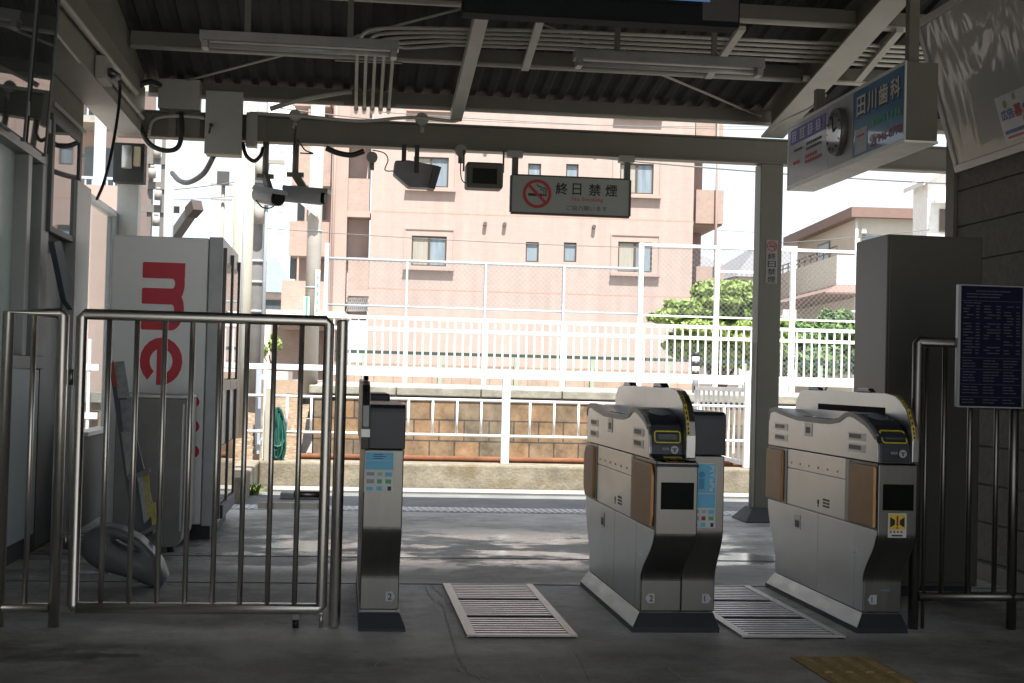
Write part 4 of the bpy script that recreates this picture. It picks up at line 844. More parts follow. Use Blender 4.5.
# right wall
RW = 3.37
rw = thing("right_wall", "rough grey stucco wall with horizontal grooves at the right edge", "wall", (RW, 5, 0))
m1 = M(); zs_ = [0.1*0+0.2*k-0.1 if k else 0 for k in range(0, 20)]+[3.9]
for a_, b_ in zip(zs_[:-1], zs_[1:]): m1.box(RW, RW+0.2, -0.8, 7.45, a_+0.005, b_-0.005)
m1.build("stucco", stucco_m, rw)
m1 = M(); m1.box(RW+0.02, RW+0.19, -0.75, 7.43, 0, 3.88); m1.build("groove", mat("groove_dark", (0.115, 0.11, 0.096), 0.95), rw)
m1 = M(); m1.box(RW-0.02, RW-0.002, -0.8, 7.3, 0, 0.09); m1.build("skirting", beam_dk, rw)
m1 = M(); m1.box(RW-0.02, RW+0.06, 7.452, 7.56, 0, 3.3); tag(m1.build("wall_post", beam_dk), "dark steel post at the far end of the right stucco wall", "post")
# unseen forecourt behind the camera, made pale to bounce sun onto the fronts
m1 = M(); m1.box(-14, 16, -25, -1.0, -0.3, 0.0); struct(m1.build("forecourt", mat("bounce_paving", (0.55, 0.53, 0.49), 0.9, 0, 0.1, 2)))

# rafters
def rafter(x0, x1, ya, yb, dep, label, m, slope=0.165, zb=2.85):
    f = lambda y: zb+slope*(10-y); g = M()
    g.hexa([(x0, ya, f(ya)), (x1, ya, f(ya)), (x1, yb, f(yb)), (x0, yb, f(yb))], [(x0, ya, f(ya)+dep), (x1, ya, f(ya)+dep), (x1, yb, f(yb)+dep), (x0, yb, f(yb)+dep)])
    return tag(g.build("rafter", m, bevel=0.004), label, "roof beam", "roof rafters")
rafter(0.70, 0.785, 6.2, 10.0, 0.075, "pale channel rafter resting on the main beam near the middle", pipe_m, 0.15, 2.83)
t = thing("rafter", "large steel rafter rising from the right column", "roof beam", (3.07, 9.9, 2.8), group="roof rafters")
f = lambda y: 2.80+0.175*(10-y)
for (x0, x1, d0, d1, nm, mm) in ((2.985, 3.155, 0.0, 0.012, "flange", pipe_m), (3.06, 3.075, 0.012, 0.2, "web", beam_m), (2.985, 3.155, 0.2, 0.212, "flange", beam_m)):
    g = M(); ya, yb = 5.0, 9.95; g.hexa([(x0, ya, f(ya)+d0), (x1, ya, f(ya)+d0), (x1, yb, f(yb)+d0), (x0, yb, f(yb)+d0)], [(x0, ya, f(ya)+d1), (x1, ya, f(ya)+d1), (x1, yb, f(yb)+d1), (x0, yb, f(yb)+d1)]); g.build(nm, mm, t)
for py, px in ((60, 838), (95, 812), (85, 818)): p = PY(px, py, 8.9); g = M(); g.tube([(2.94, p.y, f(p.y)+0.03), (2.99, p.y, f(p.y)+0.03)], 0.02, 8); g.build("clamp", pipe_m, t)
for k, (a_, b_, lab) in enumerate((((541, 17), (525, 69), "short pale strut between two purlins, left of centre lamp"), ((742, 28), (708, 77), "short pale strut between two purlins, above the right lamp"), ((900, 30), (858, 80), "short pale strut beside the large rafter, above the hanging sign"))):
    p = PR(*a_, 0.13); q = PR(*b_, 0.13); g = M(); g.bar(p, q, 0.05, 0.03); tag(g.build("roof_strut", pipe_m, bevel=0.003), lab, "strut", "roof struts")
for a_, b_, lab in (((158, 88), (460, 9), "thin brace rod slanting across the roof on the left"), ((521, 15), (762, 117), "thin brace rod slanting across the roof on the right")):
    p = PR(*a_, 0.05); q = PR(*b_, 0.05); g = M(); g.tube([p, q], 0.009, 8); tag(g.build("brace_rod", pipe_m), lab, "brace rod", "roof brace rods")
# conduits under the roof
for i in range(5):
    xt = 357+9.0*i; xb = 356+8.1*i; yrow = 29+4.2*i
    a0 = PR(xb, 113, 0.12); a1 = PR(xt, 55, 0.12); a2 = PR(xt+1, 47-1.0*i, 0.12); a3 = PR(xt+12, 30+4.4*i, 0.115); a4 = PR(xt+60, 28+4.2*i, 0.115); a5 = PR(560, 31+4.4*i, 0.115); a6 = PR(1015, 52+5.0*i, 0.115)
    yy = a5.y; pts = spl([a0, a1, a2], 4)[:-1]+spl([a2, a3, a4], 5)[:-1]+[a4, a5, a6]
    g = M(); g.tube(pts, 0.0115, 8)
    cdt = tag(g.build("conduit", pipe_m), ["leftmost", "second from left", "middle", "second from right", "rightmost"][i]+" of five pale conduits coming down from the roof to the main beam", "pipe", "five roof conduits")
    g = M(); g.tube([a0+(a1-a0)*0.02, a0+(a1-a0)*0.10], 0.017, 8); g.build("coupling", lightal, cdt)
g = M(); a_ = PR(335, 57, 0.10); b_ = PR(402, 60, 0.10); g.bar(a_, b_, 0.03, 0.05); tag(g.build("conduit_clamp", beam_m), "upper clamp bar holding the five roof conduits", "clamp bar")
g = M(); a_ = PR(344, 103, 0.10); b_ = PR(396, 105, 0.10); g.bar(a_, b_, 0.03, 0.035); tag(g.build("conduit_clamp", beam_m), "lower clamp bar holding the five roof conduits", "clamp bar")
cable("pale bent conduit sloping from the eave to the switch box", ((270, 109, 9.95), (300, 100, 9.95), (340, 93, 9.95), (352, 92, 9.95)), 0.018, pipe_m, "conduit")
cable("thin grey cable lying along the top of the main beam", ((250, 113, 9.9), (300, 116, 9.9), (360, 121, 9.9), (400, 118, 9.9), (424, 118, 9.9), (450, 121, 9.9), (459, 120, 9.9)), 0.012, pipe_m)
# things on the main beam
def jbox(px, py, r, y, label):
    c = PY(px, py, y); t = thing("junction_box", label, "junction box", c, group="round junction boxes on the main beam"); g = M(); g.tube([c, c+Vector((0, 0.05, 0))], r, 20); g.build("cover", box_m, t, bevel=0.004); g = M(); g.tube([c+Vector((0, 0.02, -r)), c+Vector((0, 0.02, -r-0.05))], 0.018, 8); g.build("gland", box_m, t)
jbox(295, 115, 0.042, 9.90, "round junction box on the beam above the security cameras"); jbox(422, 119, 0.047, 9.90, "round junction box on the beam above the angled speaker"); jbox(461, 150, 0.042, 9.91, "round junction box on the beam beside the square speaker"); jbox(372, 157, 0.04, 9.93, "round junction box hanging under the beam between cameras and speakers")
def wbox(name, label, px0, py0, px1, py1, y, dep, cat):
    a_ = PY(px0, (py0+py1)/2, y); b_ = PY(px1, (py0+py1)/2, y); zt_ = PY((px0+px1)/2, py0, y).z; zb_ = PY((px0+px1)/2, py1, y).z
    t = thing(name, label, cat, (a_.x, y, zb_)); g = M(); g.box(a_.x, b_.x, y, y+dep, zb_, zt_); g.build("case", box_m, t, bevel=0.005); return t, a_.x, b_.x, zb_, zt_
t, xa, xb, zb_, zt_ = wbox("switch_box", "tall beige-grey switch box with a black handle on the main beam", 206, 92, 241.5, 154.5, 9.78, 0.145, "switch box")
g = M(); g.box(xa-0.006, xb+0.006, 9.765, 9.779, zb_, zt_+0.004); g.build("door", box_m, t, bevel=0.004)
c = PY(211, 125, 9.75); g = M(); g.tube([c, c+Vector((0, 0.02, 0))], 0.014, 10); g.bar(c+Vector((0, -0.01, 0)), c+Vector((-0.01, -0.01, -0.06)), 0.012, 0.012); g.build("handle", black_m, t)
wbox("cable_box", "plain beige box above the beam, left of the switch box", 158, 79, 200, 108.5, 9.85, 0.12, "box")
wbox("cable_box", "narrow beige box on the beam, right of the switch box", 246, 112, 257, 146, 9.82, 0.1, "box")
cable("thick black cable looping under the beam beside the corner column", ((137, 100, 9.85), (141, 128, 9.8), (150, 144, 9.78), (165, 150.5, 9.78), (178, 147, 9.8), (182, 130, 9.82), (181, 112, 9.84)), 0.017)
cable("thick black cable sagging from the switch box across the sky", ((243, 143, 9.9), (246, 155, 9.85), (254, 161, 9.85), (261, 155, 9.88), (263, 148, 9.92)), 0.014)
cable("dark sagging cable between the steel pole and the switch box", ((172, 173, 11.5), (180, 181, 11), (190, 182, 10.6), (204, 173, 10.2), (214, 155, 9.9)), 0.02)
cable("black cable curving past the plug into the beam's left corner", ((137, 97, 9.85), (139, 86, 9.7), (150, 82, 9.75), (160, 85, 9.85)), 0.02)
cable("pale curved conduit on the left end of the main beam", ((149, 135, 9.9), (152, 122, 9.9), (162, 117, 9.9), (185, 116, 9.9), (205, 118, 9.9)), 0.013, pipe_m)
# security cameras
cam_m = mat("camera_grey", (0.30, 0.31, 0.31), 0.5, 0, 0.06)
def sec_cam(label, pxm, pa, pb, r):
    m0 = PY(pxm[0], pxm[1], 9.97); t = thing("security_camera", label, "security camera", m0, group="security cameras under the main beam")
    a_ = PY(*pa); b_ = PY(*pb); mid = (a_+b_)/2
    g = M(); g.tube([(m0.x, 9.97, 2.614), (m0.x, 9.97, mid.z+0.16)], 0.022, 12); g.build("drop_pole", beam_m, t)
    g = M(); g.bar((m0.x-0.06, 9.97, mid.z+0.15), (m0.x+0.06, 9.97, mid.z+0.15), 0.05, 0.03); g.bar((m0.x, 9.96, mid.z+0.15), mid+Vector((0.01, 0, 0.03)), 0.035, 0.05); g.build("bracket", beam_m, t)
    d = (b_-a_).normalized()
    g = M(); g.tube([a_, b_-d*0.02], r, 16); g.build("housing", cam_m, t, bevel=0.004)
    g = M(); s_ = d.cross(Zv).normalized(); g.hexa([a_+s_*r*1.05+Zv*r*0.5, b_+d*0.03+s_*r*1.05+Zv*r*0.5, b_+d*0.03-s_*r*1.05+Zv*r*0.5, a_-s_*r*1.05+Zv*r*0.5], [a_+s_*r*0.7+Zv*r*1.06, b_+d*0.03+s_*r*0.7+Zv*r*1.06, b_+d*0.03-s_*r*0.7+Zv*r*1.06, a_-s_*r*0.7+Zv*r*1.06]); g.build("sun_hood", cam_m, t, bevel=0.003)
    g = M(); g.tube([b_-d*0.019, b_+d*0.006], r*0.86, 16); g.build("lens", screen_m, t)
sec_cam("left security camera, pointing towards the gates from under the beam", (266, 150), (258, 194, 9.97), (279, 198.5, 9.80), 0.058)
sec_cam("right security camera, pointing sideways along the beam", (296, 150), (284, 194, 9.97), (325, 197.5, 9.90), 0.056)
cable("thin black cable hanging in a loop from the beam by the right camera", ((296, 126, 9.9), (294, 150, 9.9), (297, 140, 9.9), (305, 150, 9.9), (313, 153.5, 9.9), (300, 153, 9.9)), 0.005)
cable("thin cable looping under the left camera", ((256, 200, 9.9), (262, 207, 9.9), (270, 208, 9.9), (277, 204, 9.85)), 0.005)
# speakers
t = thing("angled_speaker", "dark grey box speaker tilted sideways under the beam", "speaker", PY(416, 172, 9.95))
sp = [(395, 160.5), (409, 160), (440, 166), (434, 188), (409, 187), (393.5, 173.5)]
g = M(); q0 = [PY(px, py, 9.82) for px, py in sp]; q1 = [v+Vector((0.0, 0.2, 0.01)) for v in q0]
n = len(sp); g.add(q0+q1, [list(range(n)), list(range(n, 2*n))[::-1]]+[[i, n+i, n+(i+1) % n, (i+1) % n] for i in range(n)]); g.build("cabinet", mat("speaker_grey", (0.20, 0.20, 0.20), 0.6), t, bevel=0.01)
g = M(); q0 = [PY(px, py, 9.80) for px, py in ((434, 165), (441.5, 167), (435, 189), (428, 187.5))]; q1 = [v+Vector((0.0, 0.23, 0.01)) for v in q0]; g.hexa(q0, q1); g.build("front_rim", mat("speaker_rim", (0.08, 0.08, 0.08), 0.6), t, bevel=0.004)
for px, pb in ((404, 161), (417, 173)): p = PY(px, 152, 9.80); g = M(); g.box(p.x-0.016, p.x+0.016, 9.79, 9.80, PY(px, pb, 9.8).z, 2.613); g.build("hanger", black_m, t)
t = thing("square_speaker", "square dark speaker with a black mouth hanging under the beam", "speaker", PY(483, 175, 9.9))
a_ = PY(466.5, 175, 9.82); b_ = PY(503.5, 175, 9.82); z1 = PY(485, 162, 9.82).z; z0 = PY(485, 188, 9.82).z
g = M(); g.box(a_.x, b_.x, 9.82, 10.0, z0, z1); g.build("cabinet", mat("speaker_khaki", (0.085, 0.08, 0.065), 0.6), t, bevel=0.018, seg=3)
g = M(); g.box(a_.x+0.045, b_.x-0.045, 9.812, 9.83, z0+0.03, z1-0.045); g.build("grille", mat("mouth_black", (0.004, 0.004, 0.004), 0.8), t, bevel=0.004)
for xx in (a_.x-0.015, b_.x+0.006): g = M(); g.bar((xx, 9.9, z1-0.06), (xx, 9.9, 2.614), 0.012, 0.012); g.build("hanger", black_m, t)
cable("thin wire hanging beside the angled speaker", ((372, 150, 9.9), (384, 153, 9.9), (388, 160, 9.9), (385, 170, 9.9), (394, 171, 9.85)), 0.004)
cable("thin wire from the junction box to the square speaker", ((461, 158, 9.88), (460.5, 170, 9.88), (462, 180, 9.86), (467, 184, 9.86)), 0.004)
cable("dark cable bundle under the beam above the angled speaker's left", ((326, 148, 9.95), (338, 153, 9.95), (352, 155, 9.95), (364, 151, 9.95)), 0.02)
for px in (245, 257, 405, 413, 480, 488, 490, 410, 576): pass
# no-smoking sign
ns = thing("no_smoking_sign", "white hanging sign forbidding smoking, with a red barred circle", "sign", (1.57, 9.85, 2.17))
Ys = 9.84; a_ = PY(512, 195, Ys); b_ = PY(629, 199, Ys); sx0, sx1, sz0, sz1 = a_.x, b_.x, 2.178, 2.437
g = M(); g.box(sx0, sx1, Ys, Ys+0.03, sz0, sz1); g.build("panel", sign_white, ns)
g = M(); t_ = 0.014; g.box(sx0-0.004, sx1+0.004, Ys-0.006, Ys+0.036, sz0-t_, sz0); g.box(sx0-0.004, sx1+0.004, Ys-0.006, Ys+0.036, sz1, sz1+t_*0.7); g.box(sx0-t_, sx0-0.0001, Ys-0.005, Ys+0.035, sz0, sz1); g.box(sx1+0.0001, sx1+t_, Ys-0.005, Ys+0.035, sz0, sz1); g.build("frame", mat("brown_frame", (0.05, 0.042, 0.036), 0.5), ns)
for px in (515.5, 628): p = PY(px, 170, Ys+0.02); g = M(); g.box(p.x-0.022, p.x+0.022, Ys+0.04, Ys+0.07, sz1, 2.614); g.build("hanger", mat("hanger_brown", (0.10, 0.09, 0.075), 0.5), ns)
for px in (515.5, 627.5): p = PY(px, 159, Ys); g = M(); g.box(p.x-0.055, p.x+0.055, Ys+0.01, Ys+0.08, 2.57, 2.616); g.build("clamp", box_m, ns)
W_, H_ = sx1-sx0, sz1-sz0; yy = Ys-0.001
def snp(u, v): return Vector((sx0+u*W_, yy, sz0+v*H_))
g = M(); c = snp(0.212, 0.52); g.ring(c, 0.079, 0.103, Xv, Zv, 48, 0.002); g.bar(c+Vector((-0.066, -0.0015, 0.066)), c+Vector((0.066, -0.0015, -0.066)), 0.001, 0.021, (1, 0, 1)); 
def nosmoke(c, r, rt_, up_, nn, par):
    g = M(); g.ring(c, r*0.78, r, rt_, up_, 48, 0.001)
    d = (rt_*-1+up_).normalized(); e = (rt_+up_).normalized()
    q = [c+d*r*0.85+e*r*0.1, c+d*r*0.85-e*r*0.1, c-d*r*0.85-e*r*0.1, c-d*r*0.85+e*r*0.1]
    g.hexa([v+nn*0.0022 for v in q], [v+nn*0.0012 for v in q]); g.build("barred_ring", red_ink, par)
    g = M()
    def R(u0, u1, v0, v1): q = [c+rt_*(u*r)+up_*(v*r) for u, v in ((u0, v0), (u1, v0), (u1, v1), (u0, v1))]; g.hexa(q, [v+nn*0.0008 for v in q])
    R(-0.62, 0.38, -0.16, 0.02); R(0.42, 0.52, -0.16, 0.02); R(0.56, 0.66, -0.16, 0.02)
    pts = [(0.62, 0.06), (0.62, 0.32), (0.50, 0.42), (0.30, 0.40), (0.22, 0.50), (0.05, 0.52), (-0.02, 0.66)]
    for (u0, v0), (u1, v1) in zip(pts[:-1], pts[1:]): p0 = c+rt_*(u0*r)+up_*(v0*r); p1 = c+rt_*(u1*r)+up_*(v1*r); g.bar(p0+nn*0.0005, p1+nn*0.0005, 0.0006, r*0.07, rt_ if abs(u1-u0) < abs(v1-v0) else up_)
    pts = [(0.48, 0.06), (0.48, 0.22), (0.36, 0.28), (0.18, 0.28)]
    for (u0, v0), (u1, v1) in zip(pts[:-1], pts[1:]): p0 = c+rt_*(u0*r)+up_*(v0*r); p1 = c+rt_*(u1*r)+up_*(v1*r); g.bar(p0+nn*0.0005, p1+nn*0.0005, 0.0006, r*0.06, rt_ if abs(u1-u0) < abs(v1-v0) else up_)
    g.build("cigarette", blk_ink, par)
nosmoke(c, 0.103, Xv, Zv, -Yv, ns)
g = M()
for k, ch in enumerate("終日禁煙"): write(g, ch, snp(0.372+0.142*k, 0.53), Xv, Zv, 0.082 if ch != "日" else 0.062, 0.082, 0.012)
g.build("lettering", blk_ink, ns)
g = M(); write(g, "No Smoking", snp(0.508, 0.33), Xv, Zv, 0.228, 0.037, 0.004); g.build("lettering", red_ink, ns)
g = M(); write(g, "ご協力願います", snp(0.465, 0.10), Xv, Zv, 0.293, 0.036, 0.0); g.build("lettering", blk_ink, ns)
# column sticker
cs_ = thing("column_sticker", "narrow white no-smoking sticker on the right steel column", "sticker", (3.05, 9.93, 1.7))
a_ = PY(766.5, 239, 9.926); b_ = PY(778, 239, 9.926); z1 = PY(772, 240, 9.926).z; z0 = PY(772, 283.5, 9.926).z
a_.x = max(a_.x, 3.0); 
g = M(); g.box(a_.x, b_.x, 9.9265, 9.929, z0, z1); g.build("backing", mat("sticker_grey", (0.25, 0.245, 0.225), 0.5), cs_)
wd = b_.x-a_.x; c = Vector(((a_.x+b_.x)/2, 9.9262, z1-wd*0.52)); nosmoke(c, wd*0.45, Xv, Zv, -Yv, cs_)
g = M(); hh = (z1-z0-wd*1.1)/4
for k, ch in enumerate("終日禁煙"): write(g, ch, (a_.x+wd*0.16, 9.9255, z1-wd*1.08-(k+1)*hh+hh*0.1), Xv, Zv, wd*0.68, hh*0.82, 0.008)
g.build("lettering", blk_ink, cs_)
# ================================================================== FLUORESCENT LAMPS (off)
lampm = mat("lamp_body_white", (0.26, 0.26, 0.25), 0.4); tubem = mat("unlit_tube", (0.34, 0.345, 0.34), 0.3)
def lamp(label, px0, py0, px1, py1, hang, y=8.1):
    a_ = PY(px0, py0, y); b_ = PY(px1, py1, y); z = (a_.z+b_.z)/2; L = b_.x-a_.x
    t = thing("fluorescent_lamp", label, "lamp", (a_.x, y, z), group="fluorescent lamps under the roof")
    g = M(); g.prism([(y-0.045, z+0.055), (y+0.045, z+0.055), (y+0.05, z+0.0), (y-0.05, z+0.0)], lambda u, v, q: (q, u, v), a_.x, b_.x); g.build("body", lampm, t, bevel=0.004)
    g = M(); g.tube([(a_.x+0.05, y, z-0.022), (b_.x-0.05, y, z-0.022)], 0.016, 12); g.build("tube", tubem, t)
    for xx in (a_.x+0.012, b_.x-0.048): g = M(); g.box(xx, xx+0.036, y-0.05, y+0.05, z-0.045, z-0.0005); g.build("end_socket", lampm, t, bevel=0.004)
    for px in hang: p = PY(px, py0, y); g = M(); g.box(p.x-0.017, p.x+0.017, y+0.0, y+0.012, z+0.0555, zr(y)+0.0); g.build("hanger", beam_dk, t)
lamp("unlit fluorescent lamp under the roof above the security cameras", 200, 43, 399, 49, (247, 350))
lamp("unlit fluorescent lamp under the roof above the no-smoking sign", 574, 60, 763, 69, (617, 714))
# hanging display
tv = thing("departure_display", "large black display hanging at the top edge, its screen partly blue", "display", (1.1, 5.9, 2.5))
a_ = PY(463, 12, 5.9); b_ = PY(740, 27, 5.9); z = (a_.z+b_.z)/2
g = M(); g.box(a_.x, b_.x, 5.9, 6.02, z, z+0.72); g.build("casing", mat("display_black", (0.008, 0.009, 0.011), 0.7, spec=0.1), tv, bevel=0.008)
g = M(); g.box(a_.x+0.05, b_.x-0.05-0.13, 5.893, 5.899, z+0.085, z+0.67); g.build("screen", screen_m, tv)
em = bpy.data.materials.new("lit_blue_screen"); em.use_nodes = True; pb = em.node_tree.nodes["Principled BSDF"]; pb.inputs["Base Color"].default_value = (0.02, 0.05, 0.12, 1); pb.inputs["Emission Color"].default_value = (0.10, 0.22, 0.45, 1); pb.inputs["Emission Strength"].default_value = 0.18
p0 = PY(622, 3, 5.89); p1 = PY(710, 3, 5.89); g = M(); g.box(p0.x, p1.x, 5.889, 5.892, z+0.10, z+0.6); g.build("lit_screen", em, tv)
g = M(); g.box(b_.x-0.17, b_.x-0.01, 5.893, 5.899, z+0.02, z+0.69); g.build("side_panel", mat("dark_maroon", (0.02, 0.012, 0.014), 0.4), tv)
for xx in (a_.x+0.25, b_.x-0.25): g = M(); g.tube([(xx, 5.98, z+0.72), (xx, 5.98, zr(5.98))], 0.025, 10); g.build("hanger", beam_dk, tv)

# ================================================================== HANGING CLINIC SIGN
HS = 2.60
hs_ = thing("clinic_sign_box", "long hanging sign box with a clock between two clinic panels", "sign", (HS, 7.2, 2.17))
y0, y1, z0, z1, th = 6.33, 8.10, 2.172, 2.545, 0.16
g = M(); g.box(HS+0.004, HS+th, y0, y1, z0, z1); g.build("case", beam_dk, hs_, bevel=0.004)
g = M(); g.box(HS-0.004, HS+th+0.004, y0-0.002, y1+0.002, z0-0.012, z0-0.0005); g.build("underside", mat("pale_underside", (0.84, 0.83, 0.77), 0.5), hs_)
g = M(); g.box(HS-0.004, HS+0.0035, y0, y1, z1-0.012, z1+0.004); g.box(HS-0.004, HS+0.0035, y0, y1, z0, z0+0.012); g.box(HS-0.004, HS+0.0035, y0, y0+0.012, z0+0.012, z1-0.012); g.box(HS-0.004, HS+0.0035, y1-0.012, y1, z0+0.012, z1-0.012); g.build("frame", lightal, hs_)
# lettering plane: reading direction runs from far (y1) to near (y0): rt = -Y, up = Z, outward = -X
def pxy(px): return PX(px, 110, HS).y
yA = pxy(828.5); yB = pxy(853.5)
gl = dict(coat=0.6)
g = M(); g.box(HS-0.001, HS+0.0035, y0+0.012, yB, z0+0.012, z1-0.012); pn = g.build("dental_panel", mat("sign_blue", (0.010, 0.13, 0.27), 0.3, coat=0.5, second=(0.02, 0.19, 0.36), sscale=1.2), hs_)
pn["label"] = "blue panel with raised white characters"
g = M(); g.box(HS-0.001, HS+0.0035, yA, y1-0.012, z0+0.012, z1-0.012); pe = g.build("eye_panel", mat("sign_pale", (0.34, 0.355, 0.385), 0.3, coat=0.5), hs_); pe["label"] = "pale panel with a purple banner"
g = M(); g.box(HS-0.0015, HS+0.0035, yB+0.004, yA-0.004, z0+0.012, z1-0.012); g.build("clock_panel", mat("clock_panel_grey", (0.33, 0.33, 0.32), 0.4), hs_)
cc = Vector((HS-0.002, (yA+yB)/2, (z0+z1)/2)); rr = 0.128
ck = M(); ck.tube([cc, cc+Vector((-0.035, 0, 0))], rr, 40); ck = ck.build("clock", mat("clock_rim", (0.10, 0.095, 0.085), 0.4, 0.2), hs_, bevel=0.005)
g = M(); g.tube([cc+Vector((-0.0352, 0, 0)), cc+Vector((-0.037, 0, 0))], rr*0.9, 40); g.build("dial", mat("dial", (0.20, 0.20, 0.19), 0.1, coat=0.8), ck)
g = M(); c2 = cc+Vector((-0.0385, 0, 0)); g.bar(c2, c2+Vector((0, -0.05, 0.02)), 0.002, 0.008, (1, 0, 0)); g.bar(c2, c2+Vector((0, 0.02, 0.09)), 0.002, 0.006, (1, 0, 0))
for k in range(12): a = k*math.pi/6; e = Vector((0, math.sin(a), math.cos(a))); g.bar(c2+e*0.088, c2+e*0.105, 0.002, 0.006, (1, 0, 0))
g.build("hands", blk_ink, ck)
Lb = yB-(y0+0.012); Hh = z1-z0
def dp(u, v, o=0.0015): return Vector((HS-0.001-o, yB-u*Lb, z0+v*Hh))
sh = M(); tp = M()
for k, ch in enumerate("田川歯科"):
    write(sh, ch, dp(0.085+0.222*k+0.018, 0.575, 0.001), -Yv, Zv, 0.175*Lb, 0.27*Hh, 0.025); write(tp, ch, dp(0.085+0.222*k, 0.60, 0.002), -Yv, Zv, 0.17*Lb, 0.26*Hh, 0.012)
sh.build("lettering", ink("letter_shadow", (0.015, 0.03, 0.05)), pn); tp.build("lettering", mat("pale_letters", (0.55, 0.53, 0.48), 0.4), pn)  # shifted dark copy paints the shadow of the raised letters
g = M()
for k in range(8):
    for m_ in range(3): patch(g, dp(0.40+0.072*k+0.012*random.random(), 0.36+0.035*m_), -Yv, Zv, 0.045*Lb*random.uniform(0.6, 1), 0.018*Hh)
    patch(g, dp(0.415+0.072*k, 0.355, 0.003), -Yv, Zv, 0.012*Lb, 0.10*Hh)
g.build("small_print", grn_ink, pn)
g = M(); write(g, "☎946-0770", dp(0.36, 0.09), -Yv, Zv, 0.60*Lb, 0.16*Hh, 0.008); g.build("lettering", red_ink, pn)
g = M(); patch(g, dp(0.06, 0.07), -Yv, Zv, 0.24*Lb, 0.34*Hh); mp_ = g.build("map_patch", mat("map_grey", (0.35, 0.38, 0.38), 0.4), pn)
g = M(); patch(g, dp(0.10, 0.30, 0.003), -Yv, Zv, 0.15*Lb, 0.025*Hh); g.build("map_mark", red_ink, pn)
La = (y1-0.012)-yA
def ep(u, v, o=0.0015): return Vector((HS-0.001-o, (y1-0.012)-u*La, z0+v*Hh))
g = M(); patch(g, ep(0.06, 0.66), -Yv, Zv, 0.88*La, 0.24*Hh); g.build("banner", pur_ink, pe)
g = M()
for k in range(4):
    for m_ in range(4): patch(g, ep(0.11+0.205*k, 0.70+0.045*m_, 0.0035), -Yv, Zv, 0.15*La*random.uniform(0.7, 1), 0.02*Hh)
    for m_ in range(2): patch(g, ep(0.13+0.205*k+0.07*m_, 0.695, 0.005), -Yv, Zv, 0.022*La, 0.165*Hh)
g.build("small_print", mat("pale_purple", (0.42, 0.42, 0.55), 0.4), pe)
g = M()
for (u, v, w_) in ((0.16, 0.53, 0.22), (0.48, 0.55, 0.42), (0.48, 0.47, 0.40)):
    n_ = int(w_/0.055)
    for k in range(n_): patch(g, ep(u+k*0.055, v), -Yv, Zv, 0.04*La, 0.04*Hh)
g.build("small_print", blk_ink, pe)
g = M()
for (u, v, w_) in ((0.14, 0.33, 0.22), (0.46, 0.35, 0.30), (0.46, 0.27, 0.44)):
    n_ = int(w_/0.06)
    for k in range(n_): patch(g, ep(u+k*0.06, v), -Yv, Zv, 0.045*La, 0.05*Hh)
g.build("small_print", red_ink, pe)
for yy, ht_ in ((6.42, zr(6.42)), (7.75, z1+0.16)): g = M(); g.box(HS+0.05, HS+0.10, yy, yy+0.05, z1, ht_); g.build("hanger", beam_dk, hs_)
cable("thin cable draped from the hanging sign up to the large rafter", ((772, 130, 9.6), (785, 120, 9.0), (810, 108, 8.4), (826, 95, 8.2)), 0.008, pipe_m)

# ================================================================== POSTER CASE
pc = thing("poster_case", "tilted poster case with crumpled clear plastic at the top right", "poster case", (3.3, 6.2, 2.1))
yF = 7.35; pb_ = PY(957, 167, yF); pt_ = PY(919, 26, yF); e1 = (pt_-pb_).normalized(); hgt = (pt_-pb_).length
nrm = Vector((-e1.z, 0, e1.x)).normalized()
if nrm.x > 0: nrm = -nrm
e1 = Vector((pt_.x-pb_.x, 0, pt_.z-pb_.z)).normalized(); nrm = Vector((-e1.z, 0, e1.x)); hgt = 0.80 if hgt > 0.95 else hgt
near = 4.9; O = Vector((pb_.x, yF, pb_.z))
def pcp(u, v, o=0.0): return O+Vector((0, -u, 0))+e1*v+nrm*o          # u towards the viewer
LU = yF-near
def pcbox(mb, u0, u1, v0, v1, o0, o1): q = [pcp(u, v, o0) for u, v in ((u0, v0), (u1, v0), (u1, v1), (u0, v1))]; r_ = [pcp(u, v, o1) for u, v in ((u0, v0), (u1, v0), (u1, v1), (u0, v1))]; mb.hexa(q, r_)
HT = (pt_-pb_).length
g = M(); pcbox(g, 0, LU, 0, HT, -0.05, -0.006); g.build("backboard", mat("case_grey", (0.22, 0.22, 0.21), 0.5), pc)
g = M(); pcbox(g, -0.02, LU, -0.03, 0.012, -0.05, 0.012); pcbox(g, -0.02, LU, HT-0.012, HT+0.03, -0.05, 0.012); pcbox(g, -0.02, 0.015, 0.0121, HT-0.0121, -0.05, 0.011); pcbox(g, 1.22, 1.25, 0.0121, HT-0.0121, -0.05, 0.011); g.build("frame", grey_al, pc, bevel=0.003)
